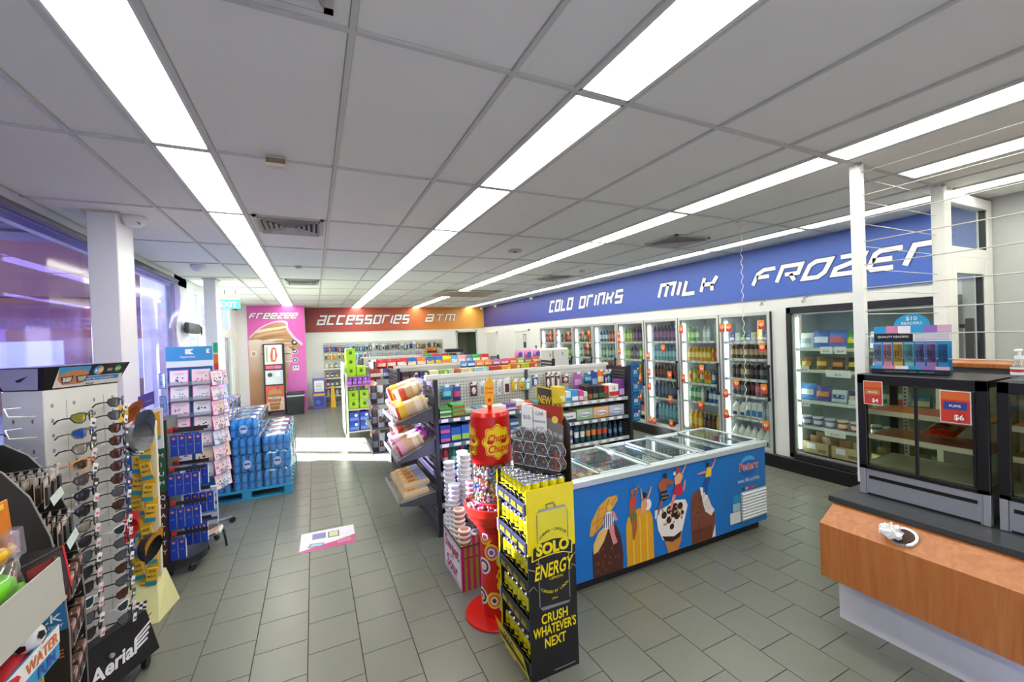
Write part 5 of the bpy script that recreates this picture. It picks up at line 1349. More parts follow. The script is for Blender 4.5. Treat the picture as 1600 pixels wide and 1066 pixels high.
b.text('FROZEN', 0, .45, -.0225, .085, WHITE, bold=.015); b.text('Coca-Cola', 0, .34, -.0225, .075, WHITE, shear=.3); b.text('try me now', 0, .26, -.0225, .04, WHITE)
part('advert_panel', b, t)
def wheelie(t_, w, d, h, body, lid):
    b = MB(); b.add([(-w*.44, -d*.44, 0), (w*.44, -d*.44, 0), (w*.44, d*.44, 0), (-w*.44, d*.44, 0), (-w/2, -d/2, h*.88), (w/2, -d/2, h*.88), (w/2, d/2, h*.88), (-w/2, d/2, h*.88)], [(3, 2, 1, 0), (0, 1, 5, 4), (1, 2, 6, 5), (2, 3, 7, 6), (3, 0, 4, 7), (4, 5, 6, 7)], mat(body, .5)); part('bin_body', b, t_)
    b = MB(); b.box(-w*.52, w*.52, -d*.52, d*.52, h*.88, h, mat(lid, .5), .015); part('lid', b, t_)
t = thing('waste_bin', 'black waste bin with liner rim between the drink machine and pink wall edge', 'bin', (-.48, 12.78, 0)); wheelie(t, .42, .34, .6, '26272a', '2c2d30')
b = MB(); b.box(-.215, .215, -.178, .178, .49, .53, mat('b8c0c8', .3)); part('bin_liner', b, t)
t = thing('recycling_box', 'purple two-part collection box with white notice beside the pink wall', 'box', (.1, 13.45, 0))
b = MB(); b.box(-.17, .17, -.16, .16, 0, .46, mat('6a5cb8', .5), .012); part('lower_box', b, t)
b = MB(); b.box(-.16, .16, -.15, .15, .46, .88, mat('7468c0', .5), .012); part('upper_box', b, t)
b = MB(); b.quad(-.12, .13, .5, .82, -.153, WHITE); [b.quad(-.07, .08, .56 + k * .04, .572 + k * .04, -.155, mat('9a9aa8', .5)) for k in range(5)]; part('notice', b, t)
b = MB(); b.quad(-.15, .15, .38, .44, -.163, mat('e8b83a', .5)); b.quad(-.12, .12, .08, .34, -.163, mat('3a4a9c', .5)); b.disc(-.03, .2, .07, -.166, mat('4a7ac0', .5), 10); part('label_print', b, t)
t = thing('wet_floor_sign', 'yellow folding floor sign standing beside the purple box', 'floor sign', (.47, 13.45, 0))
for sg in (-1, 1):
    b = MB(); Y_ = mat('e0a81e', .5); b.add([(-.07, sg * .13, 0), (.07, sg * .13, 0), (.04, sg * .01, .62), (-.04, sg * .01, .62), (-.07, sg * .15, 0), (.07, sg * .15, 0), (.04, sg * .03, .62), (-.04, sg * .03, .62)], [(0, 1, 2, 3), (7, 6, 5, 4), (0, 3, 7, 4), (1, 5, 6, 2), (3, 2, 6, 7)], Y_); part('leaf', b, t)
# ================================================================ CHEST FREEZER
CX0, CX1, CY0, CY1 = 1.42, 3.79, 2.52, 3.2
t = thing('chest_freezer', 'long blue ice cream chest freezer with glass sliding lids and printed front', 'freezer', (0, 0, 0))
CB = mat('1673c6', .3)
WHT = mat('dfe5e8', .35)
b = MB(); b.box(CX0, CX1, CY0, CY0 + .03, .08, .775, CB, .004); b.box(CX0, CX1, CY1 - .03, CY1, .08, .775, WHT, .004); b.box(CX0, CX0 + .03, CY0 + .03, CY1 - .03, .08, .775, WHT); b.box(CX1 - .03, CX1, CY0 + .03, CY1 - .03, .08, .775, CB)
b.box(CX0 + .03, CX1 - .03, CY0 + .03, CY1 - .03, .08, .3, mat('cfd8dc', .4)); part('body', b, t)
b = MB()
for (x0, x1, y0, y1) in ((CX0 - .01, CX1 + .01, CY0 - .02, CY0 + .045), (CX0 - .01, CX1 + .01, CY1 - .045, CY1 + .01), (CX0 - .01, CX0 + .04, CY0, CY1), (CX1 - .04, CX1 + .01, CY0, CY1)):
    b.box(x0, x1, y0, y1, .77, .825, mat('c3d0d4', .3, .3), .008)
part('rim', b, t)
for x in (2.36, 2.98):
    b = MB(); b.box(x - .028, x + .028, CY0, CY1, .80, .838, mat('c3d0d4', .3, .3), .006); b.box(x - .01, x + .01, CY0, CY1, .838, .846, mat('9fb0b6', .3, .3)); part('cross_bar', b, t)
LG = glass('lid_glass', 'eef8f6', 1.3)
for (x0, x1, z) in ((CX0 + .03, 1.98, .812), (1.9, 2.34, .826), (2.38, 2.7, .812), (2.66, 2.96, .826), (3.0, 3.4, .812), (3.36, 3.75, .826)):
    b = MB(); y0, y1 = CY0 + .04, CY1 - .04; F_ = mat('d5dee0', .3, .2)
    for (a, c, e_, g_) in ((x0, x0 + .016, y0, y1), (x1 - .016, x1, y0, y1), (x0, x1, y0, y0 + .014), (x0, x1, y1 - .014, y1)): b.box(a, c, e_, g_, z - .006, z + .004, F_)
    l_ = part('sliding_lid', b, t)
    b = MB(); b.box(x0 + .016, x1 - .016, y0 + .014, y1 - .014, z - .003, z + .001, LG); part('glass', b, l_)
# wire baskets and frozen treats
BK = mat('55585c', .4, .5)
for k in range(5):
    x0 = CX0 + .06 + k * .455; x1 = x0 + .42
    b = MB()
    for j in range(9):
        z = .42 + j * .035
        b.tube([(x0, CY0 + .07, z), (x1, CY0 + .07, z), (x1, CY1 - .07, z), (x0, CY1 - .07, z)], .0022, BK, 4, close=True)
    for j in range(12):
        x = x0 + j * (x1 - x0) / 11
        b.tube([(x, CY0 + .07, .7), (x, CY0 + .07, .4), (x, CY1 - .07, .4), (x, CY1 - .07, .7)], .0018, BK, 4)
    part('wire_basket', b, t)
ICC = [('d8a8b0', 'b05a6a', 'pink'), ('c87a3a', 'f0c060', 'orange'), ('b89a6a', 'e8d8b0', 'tan'), ('4a8a3a', 'd8e8a0', 'green'), ('3a5aa8', 'e8ecf4', 'blue'), ('d8502a', 'f0e08a', 'red'), ('e8e4d8', '7a4a3a', 'cream'), ('6a4434', 'd8b080', 'brown'), ('e8c040', 'c85a2a', 'yellow')]
R = random.Random(4); cnt = {}
for k in range(5):
    for i in range(4):
        for j in range(4):
            c, c2, nm = ICC[(k * 2 + (i * 3 + j * 5 + R.randint(0, 2)) % 4) % 9]
            key = (nm, k)
            put('ice_cream_pack', 'ice' + nm, pouch_kind(.085, .135, .035, c, c2, None, seed=3), WORLD, CX0 + .12 + k * .455 + i * .1, CY0 + .10 + j * .135, .55 + R.uniform(0, .03),
                '%s ice cream packet in the %s section of the chest freezer' % (nm, ['leftmost', 'second', 'middle', 'fourth', 'rightmost'][k]), 'ice cream packet', '%s packets in freezer section %s' % (nm, ['one', 'two', 'three', 'four', 'five'][k]), rz=R.uniform(-.15, .15), rx=-1.35 + R.uniform(-.1, .1))
for k in range(3):
    for i in range(3):
        put('ice_cream_pack', 'iceo', pouch_kind(.09, .17, .045, 'd8502a', 'f0d84a', seed=5), WORLD, 2.06 + i * .09, CY0 + .12 + k * .14, .61 + .015 * k, 'orange and red ice cream packet heaped in the second freezer section', 'ice cream packet', 'heaped orange packets in the freezer', rz=R.uniform(-.5, .5), rx=-1.3)
# front print, split by picture
yf = CY0 - .0015
CHO, CHO2, CHO3 = mat('4a2418', .5, var=.25, scale=60), mat('7a4630', .5, var=.2, scale=50), mat('35180f', .5)
b = MB(); A = lambda pts, l, m: b.poly(pts, yf - l * .0012, m)
A([(1.79, .083), (1.79, .27), (1.82, .35), (1.88, .42), (1.95, .455), (2.02, .43), (2.06, .33), (2.075, .2), (2.07, .083)], 1, CHO)
A([(1.80, .26), (1.80, .33), (1.85, .41), (1.92, .45), (1.95, .44), (1.9, .34), (1.84, .27)], 2, mat('e8c070', .5, var=.2, scale=60))
for i in range(26):
    x, z = 1.81 + R.random() * .23, .12 + R.random() * .26
    if z < .42 - abs(x - 1.94) * 1.2: b.disc(x, z, .008, yf - .0036, CHO2, 6, rz=.012)
part('nut_bar_print', b, t)
b = MB()
b.poly([(1.77, .40), (1.79, .50), (1.86, .60), (1.95, .655), (2.03, .655), (2.04, .62), (1.97, .54), (1.88, .45), (1.80, .395)], yf - .0012, mat('e0a63a', .5))
for p0, p1 in (((1.80, .40), (2.03, .65)), ((1.83, .43), (1.86, .60)), ((1.90, .48), (1.95, .64)), ((1.79, .48), (1.9, .52)), ((1.86, .58), (1.98, .59))):
    b.poly([(p0[0], p0[1]), (p0[0] + .005, p0[1] - .004), (p1[0] + .005, p1[1] - .004), (p1[0], p1[1])], yf - .0024, mat('b0702c', .5))
SK, SK2, SK3 = mat('d98a8a', .5), mat('a55c3a', .5), mat('e3a06c', .5)
b.poly([(1.90, .42), (1.90, .5), (1.93, .55), (1.99, .54), (2.0, .48), (1.97, .42)], yf - .0036, mat('e8e8f0', .5))
for k in range(5): b.quad(1.903 + k * .018, 1.91 + k * .018, .43, .53, yf - .0045, mat('2c3464', .5))
b.poly([(1.97, .54), (2.0, .54), (2.03, .47), (2.01, .46)], yf - .005, SK); b.poly([(1.94, .43), (1.99, .45), (2.0, .36), (2.02, .30), (1.98, .29), (1.96, .36)], yf - .0052, SK)
b.disc(1.955, .575, .024, yf - .0055, mat('ecbf5a', .5), 12)
part('umbrella_print', b, t)
YL = mat('e0a41a', .45, var=.08)
b = MB(); b.poly([(2.11, .083), (2.11, .40), (2.13, .455), (2.17, .49), (2.24, .51), (2.31, .495), (2.36, .46), (2.38, .41), (2.385, .083)], yf - .0012, YL)
for x in (2.17, 2.24, 2.31): b.poly([(x, .084), (x + .014, .084), (x + .012, .45), (x + .002, .45)], yf - .0024, mat('efc04a', .45))
part('popsicle_print', b, t)
b = MB()
b.poly([(2.14, .50), (2.15, .6), (2.18, .62), (2.22, .6), (2.21, .5), (2.22, .38), (2.19, .28), (2.17, .28), (2.17, .38)], yf - .0036, SK2); b.quad(2.155, 2.21, .55, .6, yf - .0045, mat('d03a3a', .5)); b.quad(2.155, 2.215, .44, .48, yf - .0045, mat('4a7a3a', .5)); b.disc(2.18, .65, .022, yf - .0045, SK2, 10); b.poly([(2.19, .66), (2.25, .69), (2.24, .67)], yf - .005, mat('e8d030', .5)); b.poly([(2.2, .6), (2.215, .6), (2.24, .68), (2.225, .68)], yf - .005, SK2)
b.poly([(2.25, .46), (2.27, .56), (2.31, .58), (2.33, .52), (2.3, .47)], yf - .0036, SK3); b.disc(2.3, .6, .024, yf - .0045, mat('2a2024', .5), 10); b.poly([(2.27, .57), (2.26, .66), (2.27, .66), (2.285, .58)], yf - .005, SK3); b.poly([(2.32, .57), (2.37, .66), (2.38, .655), (2.335, .56)], yf - .005, SK3); b.disc(2.335, .52, .035, yf - .003, mat('e8ecf4', .5), 12, rz=.045)
part('bathers_print', b, t)
b = MB()
b.poly([(2.50, .19), (2.535, .083), (2.645, .083), (2.68, .15), (2.69, .24)], yf - .0012, mat('c8833c', .5, var=.2, scale=80))
b.poly([(2.42, .385), (2.43, .30), (2.48, .2), (2.56, .175), (2.64, .185), (2.69, .22), (2.73, .33), (2.765, .43), (2.74, .48), (2.68, .49), (2.6, .5), (2.55, .47), (2.46, .45)], yf - .0024, mat('efe9e2', .5))
b.poly([(2.47, .235), (2.5, .19), (2.58, .165), (2.66, .185), (2.69, .235), (2.6, .205)], yf - .0036, CHO3)
for (x, z, r_) in ((2.5, .4, .03), (2.56, .43, .035), (2.62, .44, .035), (2.68, .44, .03), (2.55, .35, .03), (2.64, .37, .035), (2.58, .29, .025), (2.7, .38, .02), (2.6, .39, .03)): b.disc(x, z, r_, yf - .0036, CHO3, 9)
for i in range(16): b.disc(2.48 + R.random() * .24, .3 + R.random() * .15, .011, yf - .005, mat('c99a5a', .5), 7)
part('cone_print', b, t)
b = MB()
b.poly([(2.44, .66), (2.5, .7), (2.56, .68), (2.62, .65), (2.6, .63), (2.54, .64), (2.52, .58), (2.47, .58)], yf - .0062, SK2); b.poly([(2.47, .6), (2.53, .6), (2.56, .53), (2.5, .51), (2.46, .54)], yf - .0075, mat('1f2430', .5)); b.disc(2.52, .715, .022, yf - .0085, mat('241a18', .5), 10)
for i in range(8): b.disc(2.48 + (i % 4) * .02, .54 + (i // 4) * .03, .005, yf - .0088, mat('e8e8e8', .5), 5)
b.poly([(2.47, .54), (2.49, .52), (2.44, .42), (2.42, .43)], yf - .0062, SK2); b.poly([(2.40, .46), (2.43, .46), (2.42, .4), (2.395, .39)], yf - .0075, mat('cfe4f0', .5))
b.poly([(2.62, .68), (2.68, .72), (2.72, .68), (2.68, .62), (2.63, .62)], yf - .0062, mat('e8b070', .5)); b.poly([(2.63, .62), (2.69, .63), (2.72, .54), (2.66, .53), (2.6, .55)], yf - .0075, mat('c8284a', .5)); b.disc(2.66, .735, .026, yf - .0085, mat('b0402c', .5), 10)
b.poly([(2.7, .7), (2.72, .7), (2.77, .78), (2.76, .785)], yf - .0062, SK3); b.poly([(2.6, .56), (2.64, .55), (2.58, .42), (2.56, .43)], yf - .0068, SK); b.poly([(2.7, .55), (2.73, .56), (2.75, .64), (2.73, .64)], yf - .0068, SK)
part('runners_print', b, t)
b = MB()
b.poly([(2.80, .083), (2.80, .42), (2.82, .5), (2.88, .53), (2.94, .52), (2.98, .42), (3.02, .36), (3.09, .30), (3.085, .083)], yf - .0012, CHO2)
b.poly([(2.93, .5), (2.99, .49), (3.05, .36), (3.085, .32), (3.04, .28), (2.97, .33), (2.94, .42)], yf - .0024, mat('e4dcd4', .5))
for i in range(16): b.disc(2.96 + R.random() * .08, .31 + R.random() * .14, .004, yf - .0036, CHO3, 5)
for i in range(22): b.disc(2.82 + R.random() * .11, .18 + R.random() * .3, .007, yf - .0036, CHO, 6)
b.quad(2.81, 3.05, .09, .2, yf - .003, mat('6a3822', .5)); b.poly([(3.04, .09), (3.085, .09), (3.085, .2)], yf - .004, mat('e4dcd4', .5))
part('ice_cream_sandwich_print', b, t)
b = MB(); b.poly([(2.93, .53), (2.99, .62), (3.02, .62), (3.04, .6), (3.01, .55), (3.0, .47), (2.975, .47), (2.97, .54)], yf - .005, mat('1f4fa0', .5)); b.poly([(2.98, .62), (3.0, .7), (3.06, .7), (3.05, .62)], yf - .006, mat('e8c83a', .5)); b.disc(3.01, .725, .02, yf - .007, mat('2a1e1c', .5), 10)
b.poly([(3.05, .69), (3.07, .68), (3.13, .785), (3.12, .79)], yf - .007, SK); b.poly([(2.99, .68), (2.985, .655), (2.88, .66), (2.885, .67)], yf - .007, SK); b.poly([(2.91, .55), (2.95, .54), (2.94, .47), (2.92, .48)], yf - .0065, mat('f0f0f0', .5)); b.poly([(2.97, .47), (3.0, .47), (2.98, .43), (2.95, .42)], yf - .0065, mat('f0f0f0', .5))
part('surfer_print', b, t)
b = MB(); b.disc(3.54, .625, .13, yf - .0012, mat('0f5fb4', .4), 28, rz=.085); b.disc(3.54, .655, .1, yf - .002, mat('4fb0e8', .4), 24, rz=.065); b.disc(3.55, .625, .12, yf - .0026, mat('1660b4', .4), 24, rz=.055)
b.text('Peters', 3.545, .595, yf - .0036, .105, mat('fafafa', .5), bold=.035, shear=.1); b.text('Peters', 3.545, .597, yf - .005, .105, mat('c8302c', .5), bold=.006, shear=.1); part('brand_emblem', b, t)
b = MB(); b.text('treat life joyfully', 3.545, .488, yf - .0015, .046, WHITE, bold=.004); part('slogan_print', b, t)
b = MB(); b.disc(2.63, .715, .017, yf - .004, WHT, 16); b.lathe([(0, 0)] * 2, WHT, 3) if False else None; part('lock_cap', b, t)
b = MB(); b.box(3.43, 3.78, yf - .004, yf + .001, .135, .40, mat('b9c2c6', .4), .003); gr = part('vent_grille', b, t)
for k in range(9):
    q = MB(); z = .15 + k * .0275; q.add([(3.44, yf - .004, z), (3.775, yf - .004, z), (3.775, yf - .016, z + .008), (3.44, yf - .016, z + .008), (3.775, yf - .004, z + .02), (3.44, yf - .004, z + .02)], [(0, 1, 2, 3), (3, 2, 4, 5)], mat('e4eaec', .4)); q.build('louvre', gr)
b = MB()
b.quad(3.28, 3.42, .14, .24, yf - .0012, mat('e8eaea', .5)); b.quad(3.32, 3.42, .245, .315, yf - .0012, mat('a8c8d8', .5)); b.quad(3.33, 3.42, .32, .39, yf - .0012, mat('2a9ad0', .5)); b.quad(3.37, 3.42, .125, .14, yf - .0012, mat('2a8a4a', .5))
for k in range(5): b.quad(3.45 + k * .045, 3.485 + k * .045, .415, .44, yf - .0012, mat(('4a3a3a', 'd8a0a0', 'c83a4a', 'd04a3a', '3a8a4a')[k], .5))
part('rating_stickers', b, t)
b = MB(); b.box(CX0 + .05, CX1 - .05, CY0 + .05, CY1 - .05, .0, .08, mat('17181a', .6)); part('plinth', b, t)

# ================================================================ ENERGY DRINK STAND
t = thing('drink_stand', 'black and yellow cardboard stand of energy drink cans with big lettered side panel', 'display stand', (1.0, 2.0, 0))
BKC, YEL = mat('141416', .4), mat('e8d400', .4)
PW, PD, PH = .305, .38, 1.045
b = MB(); b.box(0, PW, 0, .008, 0, .69, BKC); b.box(0, PW, 0, .008, .69, PH, YEL); sp = part('side_panel', b, t)
b = MB(); b.box(0, PW, PD - .008, PD, 0, PH + .02, BKC); b.box(-.006, .0, PD - .008, PD, 0, PH + .02, YEL); part('side_panel', b, t)
b = MB(); b.box(PW - .008, PW, .008, PD - .008, 0, PH, BKC); part('back_panel', b, t)
b = MB(); b.add([(PW - .006, .01, PH), (PW - .006, PD, PH), (PW - .006, PD, 1.56), (PW - .006, .2, 1.5), (PW - .006, .01, 1.37), (PW, .01, PH), (PW, PD, PH), (PW, PD, 1.56), (PW, .2, 1.5), (PW, .01, 1.37)], [(0, 1, 2, 3, 4), (9, 8, 7, 6, 5), (0, 4, 9, 5), (4, 3, 8, 9), (3, 2, 7, 8), (2, 1, 6, 7)], mat('2c2a20', .4)); hd = part('header_board', b, t)
b = MB(); 
def onleft(b, yy): b.at(PW - .006 - yy, PD, 0, -pi / 2); return b      # print facing -x
onleft(b, .001); b.quad(.0, .2, 1.40, 1.56, 0, mat('e0cc1a', .4)); b.quad(.01, .19, 1.41, 1.55, -.001, mat('35322a', .4)); b.text('NEW', .1, 1.455, -.002, .07, YEL, bold=.02, shear=.15); b.poly([(.2, 1.36), (.18, 1.42), (.2, 1.5), (.25, 1.54), (.31, 1.5), (.32, 1.4), (.28, 1.34), (.23, 1.34)], -.002, YEL); b.text('LEMON', .25, 1.45, -.003, .035, BKC, bold=.01, rot=.2); b.text('KICK', .25, 1.41, -.003, .035, BKC, bold=.01, rot=.2)
b.M = Matrix(); part('header_print', b, t)
b = MB(); q = 0
b.quad(.33, .38, .0, .0, 0, YEL) if False else None
Y1 = mat('e8d820', .4)
# can drawing on the yellow/black side
b.poly([(.065, .40), (.075, .365), (.1, .355), (.2, .352), (.245, .36), (.26, .39), (.26, .90), (.25, .92), (.07, .92), (.06, .90)], -.0012, mat('1e1e20', .35))
b.poly([(.06, .69), (.26, .69), (.26, .90), (.25, .915), (.07, .915), (.06, .90)], -.0022, mat('d9d02a', .35))
for x0, x1 in ((.06, .066), (.254, .26)): b.quad(x0, x1, .4, .9, -.003, mat('8a8c8e', .3, .3))
b.poly([(.07, .915), (.25, .915), (.245, .93), (.075, .93)], -.0022, mat('a0a29a', .3, .3)); b.poly([(.065, .395), (.26, .385), (.25, .372), (.08, .375)], -.003, mat('8a8c8e', .3, .3)); b.tube([(.13, -.003, .93), (.12, -.003, .95), (.17, -.003, .955), (.18, -.003, .93)], .003, mat('4a4a4a', .4), 5)
for k, ch in enumerate('GUARANA + CAFFEINE'):
    a_ = (k - 8.5) / 8.5
    b.text(ch, .16 + a_ * .08, .80 - .02 * a_ * a_ * 1.6 - .012 * 0, -.0034, .022, mat('3a3a10', .4), bold=.005, rot=-a_ * .35)
for k, ch in enumerate('TOURED BY LEMONS'[:16]):
    a_ = (k - 7.5) / 7.5
    b.text({0: 'T', 1: 'U', 2: 'R', 3: 'B', 4: 'O', 5: 'E', 6: 'D', 7: ' ', 8: 'B', 9: 'Y', 10: ' ', 11: 'L', 12: 'E', 13: 'M', 14: 'O', 15: 'N'}[k], .16 + a_ * .085, .455 + .03 * a_ * a_, -.0034, .02, YEL, bold=.004, rot=a_ * .35)
b.text('250mL', .16, .42, -.0034, .014, YEL)
for pts in ([(0, .62), (.04, .60), (.05, .64), (.09, .62)], [(.0, .5), (.03, .52), (.05, .49)], [(.305, .64), (.27, .62), (.26, .65)], [(.305, .56), (.28, .58), (.265, .55)]):
    for (x0, z0), (x1, z1) in zip(pts, pts[1:]): b.poly([(x0, z0), (x1, z1), (x1, z1 + .004), (x0, z0 + .004)], -.0016, mat('b8b48a', .5))
part('can_print', b, sp)
b = MB()
b.poly([(.02, .655), (.025, .73), (.08, .755), (.16, .762), (.24, .75), (.285, .72), (.28, .645), (.22, .665), (.16, .67), (.08, .665)], -.0044, YEL)
b.poly([(.028, .662), (.032, .726), (.08, .748), (.16, .755), (.24, .743), (.278, .716), (.273, .652), (.22, .672), (.16, .677), (.08, .672)], -.0054, BKC)
b.text('SOLO', .155, .683, -.0065, .085, YEL, bold=.05, sx=.95)
b.text('ENERGY', .155, .555, -.0055, .105, BKC, bold=.06, shear=.2, rot=.05, sx=.62); b.text('ENERGY', .155, .557, -.0068, .105, YEL, bold=.02, shear=.2, rot=.05, sx=.62); b.text('LEMON', .17, .532, -.0055, .02, YEL, bold=.004, sx=1.3)
part('brand_print', b, sp)
b = MB(); b.text('CRUSH', .155, .30, -.0015, .075, YEL, bold=.02, sx=.72); b.text("WHATEVER'S", .155, .235, -.0015, .075, YEL, bold=.02, sx=.62); b.text('NEXT', .155, .165, -.0015, .075, YEL, bold=.02, sx=.72)
part('slogan_print', b, sp)
b = MB(); b.quad(.14, .28, .02, .026, -.0012, mat('8a8c8e', .4)); part('fine_print', b, sp)
zs = [.945, .735, .525, .315, .075]
for s, z in enumerate(zs):
    b = MB(); b.box(0, PW - .008, .008, PD - .008, z - .01, z, BKC); shf = part('shelf', b, t)
    b = MB(); b.box(-.012, -.002, .0, PD, z - .03, z + .03, mat('2c333c', .4)); b.box(-.015, -.010, PD - .02, PD - .005, z - .04, z + .035, mat('b8bcc0', .3, .3)); part('shelf_lip', b, t)
    if s < 4:
        b = MB(); b.at(-.0135, PD, 0, -pi / 2)
        for k in range(4): b.quad(.04 + k * .085, .115 + k * .085, z - .02, z + .02, 0, mat('2a2a1c', .4)); b.text('SOLO', .078 + k * .085, z - .006, -.001, .022, YEL, bold=.015); b.quad(.045 + k * .085, .11 + k * .085, z - .018, z - .012, -.0008, YEL)
        b.M = Matrix(); part('lip_print', b, t)
b = MB(); b.add([(-.014, 0, .02), (-.014, PD, .02), (-.05, PD, .17), (-.05, 0, .17)], [(0, 1, 2, 3)], YEL)
b.add([(-.0155, .02, .03), (-.0155, PD - .02, .03), (-.035, PD - .02, .10), (-.035, .02, .10)], [(0, 1, 2, 3)], BKC)
b.at(-.0485, PD, 0, -pi / 2); b.text('SOLO', .19, .115, 0, .05, BKC, bold=.03); b.at(-.032, PD, 0, -pi / 2); b.text('ENERGY', .19, .045, -.004, .05, YEL, bold=.03, sx=.8); b.M = Matrix(); part('bottom_placard', b, t)
cank = can_kind(.026, .135, 'e8dc10', '1c1c1e', split=.45)
def solo_can(b):
    cank(b); b.at(0, 0, 0, -pi / 2); b.text('SOLO', 0, .085, -.0275, .018, BKC, bold=.03); b.text('ENERGY', 0, .045, -.0275, .012, YEL, bold=.02); b.M = Matrix()
EF = Fr(1.0, 2.0)
SN = ['top tray', 'second shelf', 'third shelf', 'fourth shelf', 'bottom shelf']
for s, z in enumerate(zs):
    for j in range(6):
        for i in range(5 if s == 0 else 2):
            put('drink_can', 'solo', solo_can, EF, .03 + i * .054, .04 + j * .058, z + .001, 'yellow and black energy drink can on the %s of the lettered stand' % SN[s], 'drink can', 'energy cans on the ' + SN[s], rz=random.uniform(-.4, .4))
# car freshener box on top of the cans
cf = Fr(1.11, 2.30, 1.095, radians(-62))
t = thing('freshener_box', 'red and grey counter box of car fresheners standing on the can stand', 'display box', cf.o, cf.rz)
RD = mat('a8382c', .4)
b = MB(); b.box(0, .29, -.05, .05, 0, .02, mat('3a2a28', .5)); b.box(0, .004, -.05, .05, .02, .12, RD); b.box(.286, .29, -.05, .05, .02, .12, RD); b.box(0, .29, .05, .054, 0, .37, RD); part('tray', b, t)
b = MB(); b.slab([(0, .2), (.29, .12), (.3, .26), (.0, .36)], 0.044, 0.048, mat('7a7470', .5)); b.slab([(.01, .23), (.09, .215), (.09, .36), (.01, .37)], 0.036, .09, WHITE); b.slab([(.1, .21), (.19, .185), (.19, .34), (.1, .36)], 0.034, 0.038, WHITE)
b.text('CAR', .145, .31, 0.032, .03, mat('4a4a4a', .5)); b.text('FRESHENER', .145, .265, 0.032, .02, mat('4a4a4a', .5), sx=.8); b.text('$4.50', .145, .225, 0.032, .024, mat('4a4a4a', .5)); b.text('$10', .05, .28, 0.034, .035, mat('6a5a6a', .5))
b.disc(.245, .29, .022, 0.042, mat('e8d060', .5), 14); [b.disc(.21 + k * .035, .21 - k * .008, .015, 0.042, mat('a8a8ac', .5), 12) for k in range(3)]
part('header_card', b, t)
PG = glass('clear_pack', 'e8ecee', 2.2, .05, haze=.10, hazec='e8ecf0')
def fresh_pack(b):
    pts = [(-.035, 0), (.035, 0), (.042, .03), (.02, .07), (-.02, .07), (-.042, .03)]
    b.slab(pts, -.03, .03, PG)
    for y in (-.03, .03): b.tube([(a, y, c) for a, c in pts], .0016, mat('d8dadc', .3), 4, close=True)
    b.at(0, 0, .032, 0, pi / 2); b.lathe([(0, -.012), (.022, -.012), (.024, 0), (.022, .012), (0, .012)], [mat('2a2a2e', .3), mat('3a3a3e', .3), mat('2a2a2e', .3), mat('2e2c30', .3)], 14); b.lathe([(.011, .0125), (0, .0125)], mat('b06a4a', .3), 10); b.M = Matrix()
for k in range(3):
    for i in range(3 + (k < 2)):
        put('air_freshener', 'fresh', fresh_pack, cf, .03 + i * .085, -.015, .022 + k * .072, 'clear faceted pack with dark car freshener in the heap on the can stand', 'air freshener', 'clear packs in the freshener box')

# ================================================================ LOLLIPOP DRUM STAND
LX, LY = 1.07, 2.64
t = thing('lollipop_stand', 'red round lollipop stand with clear drum, bowl and disc foot', 'display stand', (LX, LY, 0))
RED = mat('c81a14', .3); CYEL = mat('f2d21c', .45)
b = MB(); b.lathe([(0, 0), (.21, 0), (.215, .008), (.21, .016), (0, .02)], RED, 36); part('foot_plate', b, t)
b = MB(); b.lathe([(.098, .018), (.1, .06), (.098, .5), (.105, .58), (.15, .65)], RED, 28); col_ = part('column', b, t)
b = MB(); b.lathe([(.105, .60), (.16, .66), (.195, .72), (.2, .77), (.185, .77), (.17, .72), (.1, .68), (0, .67)], mat('d8301c', .25), 32); part('bowl', b, t)
b = MB(); b.lathe([(.13, .775), (.135, .79), (.135, 1.06)], glass('drum_plastic', 'f4f6f6', 1.6), 32); b.lathe([(.137, .80), (.145, .79), (.137, .775)], RED, 32); part('drum', b, t)
b = MB(); b.lathe([(.139, 1.05), (.142, 1.06), (.134, 1.36), (.12, 1.385), (0, 1.39)], [RED, RED, mat('c81a14', .2), RED], 36); lid_ = part('lid', b, t)
def wrap(b, cx_ang, z0, rx, rz, rad, m, n=26, flower=False, off=0.0, x0=0):
    pts = []
    for k in range(n):
        a = 2 * pi * k / n
        rr = 1 + (.09 * cos(8 * a) if flower else 0)
        u, v = rx * cos(a) * rr, rz * sin(a) * rr
        an = cx_ang + u / rad
        pts.append(((rad + off) * cos(an), (rad + off) * sin(an), z0 + v))
    b.add([((rad + off) * cos(cx_ang), (rad + off) * sin(cx_ang), z0)] + pts, [(0, k + 1, (k + 1) % n + 1) for k in range(n)], m, True)
def wraptext(b, s, ang, z, size, rad, m, bold=0, shear=0, sx=1.0, rot=0):
    vs, fs = glyphs(s, bold); cx = (min(v[0] for v in vs) + max(v[0] for v in vs)) / 2
    out = []
    for a, c in vs:
        a, c = (a - cx) * size * sx + c * size * shear, c * size
        a, c = a * cos(rot) - c * sin(rot), a * sin(rot) + c * cos(rot)
        an = ang + a / rad; out.append((rad * cos(an), rad * sin(an), z + c))
    b.add(out, fs, m)
RR = mat('d8281c', .45)
b = MB()
for ang in (radians(-93), radians(-188)):
    wrap(b, ang, 1.2, .098, .108, .1385, CYEL, 48, True, .003); wrap(b, ang, 1.2, .092, .102, .1385, RR, 48, True, .0042); wrap(b, ang, 1.2, .087, .097, .1385, CYEL, 48, True, .0055)
    wraptext(b, 'Chupa', ang, 1.205, .068, .1460, RR, .02, .25, .8, .08); wraptext(b, 'Chups', ang, 1.135, .068, .1460, RR, .02, .25, .8, .08)
part('brand_emblem', b, lid_)
b = MB()
